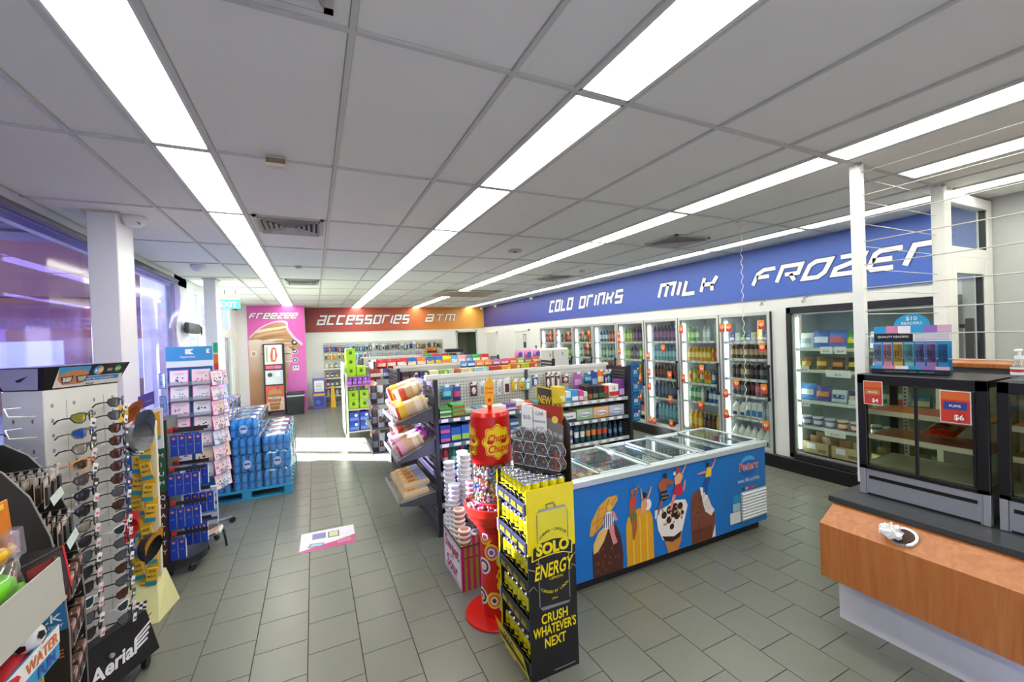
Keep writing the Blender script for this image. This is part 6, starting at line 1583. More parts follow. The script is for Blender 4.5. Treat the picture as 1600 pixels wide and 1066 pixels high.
for k, (ang, z) in enumerate(((-125, .46), (-160, .36), (-120, .14), (-175, .15), (-80, .30), (-75, .1), (-150, .56))):
    a = radians(ang); big = k == 4
    wrap(b, a, z, .05, .055, .099, CYEL if k % 2 == 0 else mat('efe6da', .5), 30, big, .003); wrap(b, a, z, .038, .042, .099, mat(('c85a8a', '6a2a8a', 'e07a2a', '3a3a3a', 'c8281c', '3a8a3a', 'e07a2a')[k], .5), 24, False, .0045); wrap(b, a, z, .024, .027, .099, mat('f0e8d8', .5), 20, False, .006); wrap(b, a, z, .014, .016, .099, mat(('7a4ab0', 'e8c83a', '5a2a1a', 'c83a3a', 'f0d020', '7a3a1a', 'c83a5a')[k], .5), 16, False, .0072)
wraptext(b, 'C', radians(-84), .36, .16, .109, CYEL, .05, .2); wraptext(b, 'C', radians(-84), .2, .16, .109, CYEL, .05, .2)
part('column_print', b, col_)
b = MB(); b.slab([(-.012, 1.385), (.012, 1.385), (.02, 1.42), (.035, 1.47), (.038, 1.54), (.03, 1.58), (.018, 1.6), (.008, 1.63), (-.005, 1.6), (-.025, 1.58), (-.036, 1.53), (-.034, 1.46), (-.018, 1.42)], -.004, .004, mat('e8b02a', .4)); b.quad(-.012, .012, 1.385, 1.42, -.005, RED); b.text('Chupa', 0, 1.53, -.005, .022, RR, bold=.02); b.text('Chups', 0, 1.5, -.005, .022, RR, bold=.02); b.disc(0, 1.455, .014, -.005, RR, 12); part('top_sign', b, t)
b = MB(); R = random.Random(9)
PC = [mat(c, .3) for c in ('d8402c', 'e8a0b8', 'f0e8e0', '3a8ac0', '6a3a7a', 'e8c040', '8ac070', '7a4430', 'f0f0f0', 'c05a3a')]
for k in range(520):
    a, z = R.uniform(0, 2 * pi), .79 + R.random() * .25
    r_ = .118 if k < 430 else .07
    b.ball(r_ * cos(a), r_ * sin(a), z, .0135, PC[R.randrange(10)], 5)
    if k % 2 == 0:
        d = Vector((R.uniform(-1, 1), R.uniform(-1, 1), R.uniform(-1, 1))).normalized() * .022
        p0 = Vector((.124 * cos(a), .124 * sin(a), z)); d -= p0.normalized() * max(0, d.dot(p0.normalized()))
        b.tube([p0, p0 + d], .0014, PC[8], 3)
b.cyl(0, 0, .79, 1.04, .108, mat('c8a8a0', .5), 14)
for k in range(170):
    a, r_ = R.uniform(0, 2 * pi), sqrt(R.uniform(.4, 1)) * .178
    z = .75 + (.178 - r_) * .25 + R.uniform(0, .02)
    b.ball(r_ * cos(a), r_ * sin(a), z, .0125, PC[R.randrange(10)], 5)
    if k % 2: b.tube([(r_ * cos(a), r_ * sin(a), z), (r_ * cos(a) + R.uniform(-.04, .02), r_ * sin(a) + R.uniform(-.03, .03), z + R.uniform(.0, .035))], .0015, PC[8], 3)
o = b.build('lollipops', t); o['kind'] = 'stuff'

# ================================================================ SWEET AND SOUR BIN
t = thing('sweets_bin', 'striped sweets bin holding stacked tubs left of the lollipop stand', 'display bin', (.93, 2.96, 0))
b = MB(); WHC = mat('ece6ee', .5)
b.box(0, .27, .0, .006, 0, .33, mat('8f8a2a', .5)); b.slab([(0, .33), (.06, .33), (.14, .42), (.27, .42), (.27, .33)], .0, .006, mat('8f8a2a', .5)); b.box(0, .006, 0, .45, 0, .33, WHC); b.box(.264, .27, 0, .45, 0, .42, WHC); b.box(0, .27, .444, .45, 0, .42, WHC); b.box(0, .27, 0, .45, .24, .246, WHC); part('carton', b, t)
b = MB(); [b.quad(.0 + k * .045, .022 + k * .045, 0, .33 if k < 2 else .40, -.0015, mat('b3175c', .5)) for k in range(6)]; part('stripe_print', b, t)
b = MB(); b.at(-.0015, .45, 0, -pi / 2)
[b.quad(k * .03, k * .03 + .012, 0, .33, 0, mat('d8a8c8', .5)) for k in range(15)]
b.quad(.02, .43, .04, .29, -.001, WHC); b.text('Sweet', .225, .2, -.002, .13, mat('b3175c', .5), bold=.03, sx=1.1); b.text('and', .225, .155, -.002, .05, mat('3a2a3a', .5), bold=.01); b.text('Sour', .225, .055, -.002, .13, mat('b3175c', .5), bold=.03, sx=1.1); b.M = Matrix(); part('lettering', b, t)
b = MB(); b.box(-.004, .274, -.004, .0, .325, .335, mat('3a3a3a', .4)); b.box(-.006, .0, -.004, .454, .325, .338, mat('3a3a3a', .4)); b.box(.06, .26, .2, .44, .42, .43, mat('3a3a3a', .4)); b.tube([(.0, .2, .55), (.27, .12, .42)], .006, mat('3a3a3a', .4), 5); part('black_trim', b, t)
def tub2(c, r=.048, h=.038):
    def mk(b):
        b.lathe([(0, 0), (r * .82, 0), (r * .93, h * .7)], [mat(c, .3), mat(c, .3)], 14); b.lathe([(r * 1.02, h * .68), (r * 1.03, h * .95), (r * .9, h), (0, h * .97)], mat('f2f2f4', .25), 14); b.lathe([(r * .7, h * .985 + .001), (0, h * .985 + .001)], mat(c, .4), 12)
    return mk
SF = Fr(.93, 2.96)
for (x, y, z0, n, c, nm) in ((.05, .06, .245, 5, 'd8805a', 'orange'), (.15, .06, .245, 4, '7a5a86', 'purple'), (.05, .17, .245, 8, 'd8905a', 'apricot'), (.055, .30, .245, 12, 'd8d4d8', 'white'), (.17, .2, .432, 8, 'd0788a', 'rose'), (.16, .31, .432, 13, 'e0dde2', 'pale'), (.17, .41, .432, 13, 'd8dce8', 'bluish'), (.055, .41, .245, 16, 'e0dce4', 'ivory')):
    for k in range(n):
        put('sweets_tub', 'tub2' + c, tub2(c), SF, x + random.uniform(-.002, .002), y, z0 + k * .0385, 'round lidded tub in the %s stack of the sweets bin' % nm, 'tub', '%s tub stack in the sweets bin' % nm)

# ================================================================ COUNTER
t = thing('service_counter', 'timber-fronted service counter with dark stone top and white kick', 'counter', (0, 0, 0))
def wood(name, c1, c2, axis=2):
    m = bpy.data.materials.new(name); m.use_nodes = True
    n, l = m.node_tree.nodes, m.node_tree.links
    tc = n.new('ShaderNodeTexCoord'); mp = n.new('ShaderNodeMapping'); mp.inputs['Scale'].default_value = (5, 5, .5) if axis == 2 else (.5, 5, 5)
    ns = n.new('ShaderNodeTexNoise'); ns.inputs['Scale'].default_value = 4.5; ns.inputs['Detail'].default_value = 6; ns.inputs['Distortion'].default_value = 1.2
    cr = n.new('ShaderNodeValToRGB'); cr.color_ramp.elements[0].position = .3; cr.color_ramp.elements[1].position = .75
    cr.color_ramp.elements[0].color = (*lin(c1), 1); cr.color_ramp.elements[1].color = (*lin(c2), 1)
    n2 = n.new('ShaderNodeTexNoise'); n2.inputs['Scale'].default_value = 60
    mp2 = n.new('ShaderNodeMapping'); mp2.inputs['Scale'].default_value = (8, 8, .3) if axis == 2 else (.3, 8, 8)
    mx = n.new('ShaderNodeMix'); mx.data_type = 'RGBA'; mx.blend_type = 'MULTIPLY'; mx.inputs['Factor'].default_value = .35
    l.new(tc.outputs['Object'], mp.inputs[0]); l.new(mp.outputs[0], ns.inputs[0]); l.new(ns.outputs['Fac'], cr.inputs[0])
    l.new(tc.outputs['Object'], mp2.inputs[0]); l.new(mp2.outputs[0], n2.inputs[0]); l.new(cr.outputs[0], mx.inputs['A']); l.new(n2.outputs['Color'], mx.inputs['B'])
    l.new(mx.outputs['Result'], n['Principled BSDF'].inputs['Base Color']); n['Principled BSDF'].inputs['Roughness'].default_value = .35
    return m
WD = wood('beech_laminate', 'b5682f', 'cc854a')
WD2 = WD
y1c, y0c = 1.53, YF + .02
def extr(b, pts, y0, y1, m):
    n = len(pts); b.add([(x, y0, z) for x, z in pts] + [(x, y1, z) for x, z in pts], [tuple(range(n)), tuple(range(2 * n - 1, n - 1, -1))] + [(i + n, (i + 1) % n + n, (i + 1) % n, i) for i in range(n)], m)
b = MB(); extr(b, [(2.995, .742), (2.83, .645), (2.845, .64), (3.01, .735)], y0c, y1c, WD); part('sloping_panel', b, t)
b = MB(); extr(b, [(2.83, .645), (2.83, .315), (2.848, .315), (2.848, .64)], y0c, y1c, WD2); part('front_panel', b, t)
b = MB(); extr(b, [(2.995, .742), (2.83, .645), (2.83, .315), (3.4, .315), (3.4, .742)], y1c, y1c + .012, WD2); part('end_panel', b, t)
b = MB(); b.box(3.0, 3.02, y0c, y1c, 0, .31, mat('d9dade', .25)); b.box(3.02, 3.7, y1c - .02, y1c, 0, .31, mat('d9dade', .25)); b.box(2.85, 3.7, y0c, y1c, .31, .32, mat('9a9a9c', .5)); part('kick_board', b, t)
b = MB(); b.box(2.98, 3.85, y0c, y1c + .04, .742, .782, mat('3a3d3f', .35, var=.25, scale=220), .004); part('stone_top', b, t)
b = MB(); b.box(3.4, 3.8, y0c, y1c - .03, 0, .742, mat('6a6a6c', .5)); part('carcass', b, t)
# silver ring with crumpled tissue
t = thing('disposal_ring', 'silver oval ring set into the timber slope of the counter', 'ring', (2.905, 1.16, .693), 0)
b = MB(); M0 = Matrix.Rotation(pi / 2 * 0, 4, 'Z') @ Matrix.Rotation(-radians(30.5), 4, 'Y')
b.M = Matrix.Translation((0, 0, 0)) @ M0
b.lathe([(.047, .004), (.052, .01), (.062, .01), (.066, .0)], CHROME, 28, sy=1.05); part('rim', b, t)
b = MB(); b.M = M0; b.lathe([(0, .002), (.05, .004)], mat('3a2418', .6), 24); part('recess', b, t)
b = MB(); R = random.Random(5); b.M = Matrix.Translation((-.012, .012, .012)) @ M0
vs, fs = [], []; n = 14; kk = 9
for j in range(kk + 1):
    for i in range(n):
        a, e = 2 * pi * i / n, pi * j / kk; r_ = .047 * R.uniform(.68, 1.14)
        vs.append((r_ * sin(e) * cos(a), r_ * sin(e) * sin(a) * 1.15, -.85 * r_ * cos(e) + .02))
for j in range(kk):
    for i in range(n): fs.append((j * n + i, j * n + (i + 1) % n, (j + 1) * n + (i + 1) % n, (j + 1) * n + i))
b.add(vs, fs, mat('f3f3f2', .8))
for k in range(7):
    a = k * .9; b.add([(.03 * cos(a), .03 * sin(a), .02), (.058 * cos(a + .2), .058 * sin(a + .2), .035), (.03 * cos(a + .6), .035 * sin(a + .6), .045)], [(0, 1, 2), (2, 1, 0)], mat('f3f3f2', .8))
tag(b.build('crumpled_tissue', loc=(2.89, 1.185, .69)), 'crumpled white tissue stuffed in the silver counter ring', 'tissue')

# ---- heated display cases
CK = mat('131316', .35); SIL = mat('a9abb4', .35, .5)
def case(y0, y1, label, posters, food):
    t = thing('food_display_case', label, 'display case', (3.2, 0, .783))
    D, Hc = .42, .775
    b = MB(); b.box(0, D, y0 + .03, y1 - .03, 0, .165, SIL, .003); b.box(-.004, 0, y0 + .05, y1 - .05, .105, .125, CK); b.box(-.003, 0, y0 + .04, y1 - .04, .0, .012, CK); part('base', b, t)
    for ya in (y0, y1 - .03):
        b = MB(); b.box(-.006, .03, ya, ya + .03, 0, .17, mat('b9bbc2', .3, .6), .003); part('corner_leg', b, t)
    b = MB()
    for (a0, a1, z0, z1) in ((y0, y0 + .05, .165, Hc), (y1 - .045, y1, .165, Hc), (y0, y1, .165, .19), (y0, y1, .715, Hc)): b.box(-.008, .02, a0, a1, z0, z1, CK, .003)
    b.box(.02, D, y0, y1, .735, Hc, CK); b.box(D - .02, D, y0, y0 + .04, .165, Hc, CK); b.box(D - .02, D, y1 - .04, y1, .165, Hc, CK); b.box(D - .02, D, y0, y1, .165, .19, CK)
    part('frame', b, t)
    ym = (y0 + y1) / 2 + .0
    b = MB(); b.box(-.014, -.002, ym - .008, ym + .008, .185, .72, CK, .002); b.box(-.012, -.004, y0 + .048, y0 + .06, .2, .71, CK); part('door_frame', b, t)
    g_ = glass('case_glass', 'e9ece2', .9)
    for (a0, a1) in ((y0 + .05, ym - .008), (ym + .008, y1 - .045)):
        b = MB(); b.box(-.004, .0, a0, a1, .19, .715, g_); part('glass_door', b, t)
    b = MB(); b.box(D - .006, D - .002, y0 + .04, y1 - .04, .19, .735, g_); b.box(.03, D - .02, y0 + .004, y0 + .008, .19, .735, g_); b.box(.03, D - .02, y1 - .008, y1 - .004, .19, .735, g_); part('side_glass', b, t)
    b = MB(); b.box(.02, D - .02, y0 + .01, y1 - .01, .165, .2, mat('9a9c8a', .4, .2)); part('floor_tray', b, t)
    for z in (.535, .375):
        b = MB(); b.box(.08, D - .03, y0 + .02, y1 - .02, z - .006, z, mat('8a4a30', .5)); b.box(.07, .08, y0 + .02, y1 - .02, z - .025, z + .004, mat('e2ded2', .4)); part('shelf', b, t)
    b = MB()
    for ya in (y1 - .09,): b.box(D - .035, D - .02, ya - .012, ya + .012, .2, .73, ALU); [b.box(D - .037, D - .034, ya - .004, ya + .004, .22 + k * .025, .232 + k * .025, BLACK) for k in range(20)]
    part('shelf_rail', b, t)
    b = MB(); b.box(.15, .18, y0 + .06, y1 - .06, .72, .732, mat('ffe9c0', emit=7.0)); part('lamp', b, t)
    for (yc, zc, w, h, k) in posters:
        b = MB(); b.at(-.006, 0, 0, -pi / 2)
        b.quad(-yc - w/2, -yc + w/2, zc, zc + h, -.003, mat('f0e8e4', .5)); b.quad(-yc - w/2 + .004, -yc + w/2 - .004, zc + .004, zc + h - .004, -.0045, mat('c83a26', .5)); b.quad(-yc - w/2 + .004, -yc + w/2 - .004, zc + h * .72, zc + h - .004, -.0055, mat('d8662a', .5))
        b.quad(-yc - w * .38, -yc + w * .38, zc + h * .42, zc + h * .66, -.0065, mat(('c07a3a', '2a3a8a')[k], .5)); b.text(('SNACK', 'PUFFS')[k], -yc, zc + h * .5, -.0075, h * .1, WHITE, bold=.02); b.text('$' + ('4', '6')[k], -yc + w * .12, zc + h * .12, -.0065, h * .22, WHITE, bold=.02); b.disc(-yc + w * .12, zc + h * .2, h * .14, -.0055, mat('b82a20', .5), 14)
        b.M = Matrix(); part('poster', b, t)
    return t
case(.905, 1.49, 'black-framed food display case with two shelves on the stone counter, nearest the white post', [(1.405, .585, .10, .15, 0), (1.03, .53, .125, .18, 1)], 1)
case(.30, .875, 'second black-framed food case cut off by the right edge of the picture', [(.6, .55, .12, .16, 0)], 0)
CF = Fr(3.2, 0, .783)
def lay(b_mk):
    return b_mk
put('chip_bag', 'dor', pouch_kind(.15, .2, .07, 'd8481c', 'f0c83a', 'c82a1c', seed=3), Fr(3.2, 0, .783), .17, 1.17, .41, 'orange snack bag lying on the lower shelf of the near food case', 'snack bag', None, rz=-pi / 2, rx=-1.35)
put('chip_bag', 'bluev', pouch_kind(.1, .12, .05, '2a4a9c', 'e8d88a', seed=4), Fr(3.2, 0, .783), .2, 1.08, .565, 'small blue snack bag lying on the upper shelf of the near food case', 'snack bag', None, rz=-pi / 2, rx=-1.35)
put('pastry', 'past', lambda b: b.ball(0, 0, .03, .06, mat('9a5a34', .7, var=.3, scale=40), 12, sx=.7, sz=.5), Fr(3.2, 0, .783), .2, .72, .379, 'brown pastry in the second food case at the picture edge', 'pastry')
# ---- reading glasses rack on the case
RF = Fr(3.3, 1.46, 1.56, -radians(78))
t = thing('reading_glasses_rack', 'counter rack of carded reading glasses with round ten dollar header', 'display rack', RF.o, RF.rz)
b = MB(); b.box(0, .36, 0, .14, 0, .03, mat('1c2024', .4), .003); b.text('MAGNIFICATION FROM + LENSES + SPRING HINGE', .18, .01, -.0015, .01, mat('8ab8d0', .5)); part('base_tray', b, t)
PAL = ['2a9ad0', 'd88ab0', 'e8e8ee', '2a9ad0', '9a6ac0', 'd8b0c8']
b = MB(); b.box(0, .36, .10, .106, .03, .30, mat('2a8ac8', .4)); b.quad(.0, .36, .22, .24, .099, mat('1c2430', .4))
[b.quad(k * .06, (k + 1) * .06, .255, .30, .0985, mat(PAL[k], .4)) for k in range(6)]
[b.quad(k * .06, (k + 1) * .06, .03, .05, -.001, mat(PAL[k], .4)) for k in range(6)]
b.quad(0, .19, .2, .252, .098, mat('16181c', .4)); b.text('QUALITY READERS', .095, .225, .0965, .018, WHITE, bold=.01); b.quad(.19, .36, .2, .252, .098, mat('e8ecf0', .4)); [b.quad(.2, .35, .208 + k * .01, .211 + k * .01, .0968, mat(('3a9ad0', '9a9aa0', 'd88ab0', '9a9aa0')[k], .4)) for k in range(4)]
part('back_card', b, t)
b = MB(); b.slab([(.1 + .085 * (1 - cos(pi * k / 18)), .30 + .075 * sin(pi * k / 18)) for k in range(19)], .1, .106, mat('2aa0d0', .4)); b.text('$10', .185, .335, .0985, .035, WHITE, bold=.01); b.text('READERS', .185, .308, .0985, .024, WHITE, bold=.01); part('round_header', b, t)
for q in range(7):
    c = ('9ab0d8', 'e0a0a8', 'e0b83a', '7ac0b8', '8a8ac0', '9a7ab0', '3a8ac0')[q]
    def cardg(b, c=c):
        b.box(-.021, .021, 0, .002, 0, .15, mat(c, .4)); b.box(-.019, .019, -.008, 0, .03, .14, glass('blister', 'f0f4f6', 1.6))
        for sx in (-.009, .009): b.tube([(sx + .007 * cos(a * pi / 4), -.006, .085 + .018 * sin(a * pi / 4)) for a in range(8)], .0012, mat('26262e', .3), 4, close=True)
        b.tube([(-.012, -.006, .1), (-.012, -.004, .05), (.01, -.004, .045)], .0012, mat('26262e', .3), 4)
    put('reading_glasses', 'rg' + c, cardg, RF, .03 + q * .05, .03, .045, ['periwinkle', 'rose', 'golden', 'sea green', 'violet', 'plum', 'blue'][q] + ' carded reading glasses in the rack on the case', 'glasses')
# soap pump
t = thing('sanitiser_bottle', 'clear hand sanitiser bottle with white pump and red band on the case top', 'bottle', (3.3, .82, 1.56))
b = MB(); b.lathe([(0, 0), (.042, 0), (.045, .01), (.045, .075), (.03, .1), (.016, .11)], glass('clear_gel', 'e4eef2', 1.5, haze=.12), 18, sy=.7); b.lathe([(.0455, .03), (.0455, .07)], mat('e8eaf0', .4), 18, sy=.7); b.lathe([(.046, .045), (.046, .06)], mat('c83a2c', .4), 18, sy=.7); part('bottle_body', b, t)
b = MB(); b.cyl(0, 0, .11, .128, .018, WHITE); b.cyl(0, 0, .128, .15, .006, WHITE, 8); b.box(-.04, .012, -.01, .01, .15, .162, WHITE, .003); part('pump', b, t)
b = MB(); b.box(3.88, 4.35, .35, 1.38, 1.57, 1.6, WD, .003); b.box(3.95, 4.3, .4, 1.34, 0, 1.57, mat('8c8c8a', .5)); tag(b.build('back_cabinet'), 'tall grey staff cabinet with timber top behind the food cases', 'cabinet')

# ---- white posts, security wires, glazed partition
PW_ = mat('eceee8', .35)
for nm, (x0, x1, y0, y1) in (('first', (3.40, 3.45, 1.535, 1.6)), ('second', (4.60, 4.66, 1.52, 1.6))):
    b = MB(); b.box(x0, x1, y0, y1, .782 if nm == 'first' else 0, H_CEIL, PW_, .004); b.box(x0 - .012, x0, y0 - .012, y0 + .01, H_CEIL - .02, H_CEIL, mat('b8b4a8', .5))
    tag(b.build('security_post'), 'white square post %s' % ('standing on the end of the service counter' if nm == 'first' else 'standing beside the glazed partition'), 'post')
WZ = [2.918 - .158 * k for k in range(9)]
for k, z in enumerate(WZ):
    b = MB(); b.tube([(3.425, 1.535, z), (3.425, .3, z - .002), (3.425, YF + .01, z)], .0035, mat('cfcdc4', .4, .5), 5)
    tag(b.build('security_wire'), 'thin steel cable running from the counter post towards the camera, %s from the top' % ORD[k], 'cable', 'cables from the counter post towards the camera')
    if k < 8:
        b = MB(); b.tube([(3.45, 1.57, z - .02), (4.60, 1.57, z - .02)], .003, mat('cfcdc4', .4, .5), 5)
        tag(b.build('security_wire'), 'thin steel cable stretched between the two white posts, %s from the top' % ORD[k], 'cable', 'cables between the two posts')
b = MB()
for (x0, x1, z0, z1) in ((4.66, 4.76, 0, 2.95), (5.48, 5.58, 0, 2.95), (4.76, 5.48, 2.86, 2.95), (4.76, 5.48, 2.42, 2.5), (4.76, 4.84, 0, 2.42), (5.40, 5.48, 0, 2.42), (4.84, 5.4, 2.28, 2.42), (4.84, 5.4, 0, .3)): b.box(x0, x1, 1.53, 1.6, z0, z1, PW_, .003)
o = b.build('door_4'); o['kind'] = 'structure'
for (x0, x1, z0, z1) in ((4.76, 5.48, 2.5, 2.86), (4.84, 5.4, .3, 2.28)):
    q = MB(); q.box(x0, x1, 1.56, 1.566, z0, z1, gl); q.build('pane', o)
q = MB(); q.box(5.37, 5.4, 1.54, 1.58, .3, 2.28, mat('26282a', .4)); q.box(5.46, 5.48, 1.54, 1.58, 2.5, 2.86, mat('26282a', .4)); q.build('black_seal', o)
q = MB(); q.box(4.86, 4.9, 1.45, 1.5, 1.2, 1.9, mat('3a3c3e', .4), .006); q.box(4.87, 4.89, 1.49, 1.535, 1.25, 1.28, BLACK); q.box(4.87, 4.89, 1.49, 1.535, 1.82, 1.85, BLACK); q.build('pull_handle', o)

# ---- floor sticker
t = thing('floor_sticker', 'white and magenta printed sticker on the floor tiles in the aisle', 'sticker', (-.185, 4.21, .0012), radians(-1.5))
b = MB(); L_ = .48; D_ = .42
b.box(0, L_, 0, D_, -.001, .0004, mat('e6e6ee', .35))
F_ = lambda pts, z, m: b.add([(x, y, z) for x, y in pts], [tuple(range(len(pts)))], m)
F_([(0, 0), (L_, 0), (L_, .19), (.3, .12), (0, .04)], .001, mat('c02a7c', .35)); F_([(.1, .24), (.22, .23), (.22, .36), (.1, .37)], .001, mat('7a78b8', .35)); F_([(.24, .22), (.34, .215), (.34, .35), (.24, .355)], .001, mat('2f3a30', .35)); F_([(.25, .235), (.33, .23), (.33, .34), (.25, .345)], .0016, mat('c8cf9a', .35)); F_([(.06, .08), (.2, .06), (.21, .13), (.09, .16)], .0016, mat('5a6a8a', .35)); F_([(.08, .09), (.19, .075), (.2, .12), (.1, .145)], .0022, mat('9ac0d8', .35))
b.M = Matrix.Translation((.46, .16, .0016)) @ Matrix.Rotation(pi, 4, 'Z') @ Matrix.Rotation(-pi / 2, 4, 'X')
b.text('POWER', .02, -.02, 0, .03, WHITE, 'l'); b.text('WHILE YOU WAIT', .02, .03, 0, .03, WHITE, 'l'); b.text('CHARGE', .02, .075, 0, .03, WHITE, 'l'); b.M = Matrix()
part('print', b, t)
# ================================================================ WATER PALLET
t = thing('pallet', 'bright blue plastic pallet under the stacked water packs', 'pallet', (-1.3, 6.0, 0))
PB = mat('2f9fc8', .5)
W_, D_ = 1.0, 1.5
for y in (0, .7, 1.4):
    b = MB(); b.box(0, W_, y, y + .1, 0, .02, PB, .003); part('bottom_board', b, t)
    for x in (0, .45, .9):
        b = MB(); b.box(x, x + .1, y, y + .1, .02, .10, PB, .006); part('block', b, t)
for k in range(9):
    b = MB(); y = k * (D_ - .1) / 8; b.box(0, W_, y, y + .1, .10, .125, PB, .003); part('deck_board', b, t)
WB = mat('a6daf5', .12); WBd = mat('5fb4e8', .15); CAPB = mat('2a86d8', .4); FILM = glass('blue_film', '9fdcff', 2.4, .12, haze=.16, hazec='8fd0f6')
def water_pack(nx, ny, sp=.062, h=.215, lab=True):
    def mk(b):
        w, d = nx * sp, ny * sp
        for i in range(nx):
            for j in range(ny):
                x, y = (i + .5) * sp - w / 2, (j + .5) * sp - d / 2
                b.lathe([(0, 0), (.027, 0), (.030, .02), (.027, .07), (.030, .1), (.030, .14), (.012, .19), (.013, .19), (.013, h - .004), (0, h - .004)], [WBd, WB, WB, WBd, WB, WB, CAPB, CAPB, CAPB], 8, x, y)
        # stretched film
        vs, fs = [], []; R = random.Random(nx * 7 + ny); n = 8
        def P(u, v, k): return None
        zt = [0, .02, .06, .1, .14, .17, .195, h]
        ring = []
        for k, z in enumerate(zt):
            ins = .004 if k < 6 else (.0 if k == 6 else .03)
            pts = []
            for s_ in range(4):
                for q in range(n):
                    u = q / n
                    x, y = {0: (-w/2 + u * w, -d/2), 1: (w/2, -d/2 + u * d), 2: (w/2 - u * w, d/2), 3: (-w/2, d/2 - u * d)}[s_]
                    wob = .004 * R.uniform(-1, 1)
                    pts.append((x * (1 + (.004 + wob - ins) / (w / 2)), y * (1 + (.004 + wob - ins) / (d / 2)), z + .004 * R.uniform(-1, 1) * (k > 0)))
            ring.append(pts)
        for p_ in ring: vs += p_
        m_ = 4 * n
        for k in range(len(zt) - 1):
            for q in range(m_): fs.append((k * m_ + q, k * m_ + (q + 1) % m_, (k + 1) * m_ + (q + 1) % m_, (k + 1) * m_ + q))
        fs.append(tuple((len(zt) - 1) * m_ + q for q in range(m_)))
        b.add(vs, fs, FILM, True)
        if lab:
            b.disc(0, h * .42, .045, -d / 2 - .012, mat('b9d2e6', .3), 14, rz=.055); b.quad(-.03, .03, h * .4, h * .5, -d / 2 - .0135, mat('3a5aa8', .4)); b.disc(.01, h * .32, .02, -d / 2 - .0135, mat('d8dfe6', .4), 10)
    return mk
PF = Fr(-1.3, 6.0, .126)
K1, K2 = water_pack(4, 3, .077), water_pack(3, 4, .077)
rowsP = []
LAYN = ['bottom', 'second', 'third', 'fourth', 'fifth']
hgt = .218
for L_, (xs, ys) in enumerate((((.03, .36, .68), (.02, .36, .7, 1.04, 1.36)), ((.03, .36, .68), (.02, .36, .7, 1.04, 1.36)), ((.03, .36, .68), (.02, .36, .7, 1.04)), ((.03, .34), (.02, .36, .7, 1.04)), ((.03,), (.02, .36, .7)))):
    for i, x in enumerate(xs):
        for j, y in enumerate(ys):
            lb = L_ % 2 == 1 or (i == 0 and L_ != 1)
            put('water_pack', 'wp%d%d' % (L_ % 2, lb), water_pack(4, 4, .077, .215, lb), PF, x + .155 + random.uniform(-.006, .006), y + .155, L_ * hgt, 'blue film-wrapped bottled water pack, %s layer, %s from the left, %s from the front' % (LAYN[L_], ['first', 'second', 'third'][i], ['first', 'second', 'third', 'fourth', 'fifth'][j]), 'water pack', None, rz=random.uniform(-.015, .015))
put('water_pack', 'wtop', water_pack(2, 3, .077, .215, True), PF, .2, .3, 5 * hgt, 'topmost small blue water pack standing on the stack', 'water pack', None, rz=.3)

# ================================================================ GREETING CARD SPINNER
t = thing('card_rack', 'greeting card rack with blue header in front of the water pallet', 'card rack', (-1.1, 5.1, 0), radians(4))
CL = glass('clear_rack', 'e8f0f6', 1.5, .05, haze=.12)
CBL = mat('2a86c0', .45)
b = MB(); b.box(-.19, .17, .02, .035, .45, 1.9, CBL); part('back_panel', b, t)
b = MB(); b.box(-.19, .18, -.02, 0, 1.76, 1.9, mat('3392cc', .4)); b.box(-.19, .18, -.018, .0, 1.70, 1.76, mat('e4ecf2', .4)); b.text('Paperclick', -.02, 1.79, -.0215, .03, WHITE); b.slab([(-.04, 1.825), (.03, 1.825), (.0, 1.85), (.03, 1.875), (-.04, 1.875)], -.024, -.0215, WHITE); b.slab([(.13, 1.83), (.16, 1.83), (.145, 1.85), (.16, 1.87), (.13, 1.87)], -.024, -.0215, WHITE); part('header', b, t)
b = MB(); b.cyl(0, .08, .04, 1.7, .015, CHROME, 10); part('pole', b, t)
for a in (.5, 2.1, 3.7, 5.3):
    b = MB(); b.tube([(0, .08, .07), (.3 * cos(a), .08 + .3 * sin(a), .06)], .014, mat('9fa2a6', .4, .5), 6); lg = part('foot_bar', b, t)
    b = MB(); b.at(.3 * cos(a), .08 + .3 * sin(a), .03, a, pi / 2); b.cyl(0, 0, -.012, .012, .03, mat('1c1c1e', .5), 12); b.M = Matrix(); part('castor', b, lg)
CR_ = Fr(-1.1, 5.1, 0, radians(4))
def card(w, h, c, art, bd=None):
    def mk(b):
        b.box(-w/2, w/2, 0, .003, 0, h, mat(bd or c, .5)); b.quad(-w/2 + .006, w/2 - .006, .006, h - .006, -.001, mat(c, .5))
        A_ = mat(art, .5); R = random.Random(int(art, 16) % 97)
        for k in range(7): b.disc(R.uniform(-.5, .5) * w * .6, h * (.2 + .35 * R.random()), h * .05, -.002 - k * .0001, A_, 7)
        b.quad(-w * .3, w * .3, h * .78, h * .8, -.002, mat('8a8aa0', .5)); b.quad(-w * .22, w * .22, h * .7, h * .72, -.002, mat('8a8aa0', .5))
    return mk
cardc = [('f0e4ea', '5a4a6a', 'd85a9a'), ('f0d8e0', 'b0508a', None), ('f4f0f2', '9aa0c8', 'd8488a'), ('eceaf0', 'a89ab8', 'd8488a'), ('f0dce4', 'c06a8a', 'd8488a'), ('e8ecf4', '3a3a44', 'd8488a'), ('f0d8e2', 'd08ab0', 'd8488a'), ('ece4ea', '3a4a5a', 'd8488a'), ('e8e0ea', '8a6aa0', None), ('f0e0e8', 'b08a9a', 'd8488a'), ('d8c8d8', '5a4a5a', None), ('e8d8b8', '3a3020', 'd8488a'), ('e8ecf4', '3a8ac8', '3a8ac8'), ('dce8f0', '5a9ac8', '3a8ac8')]
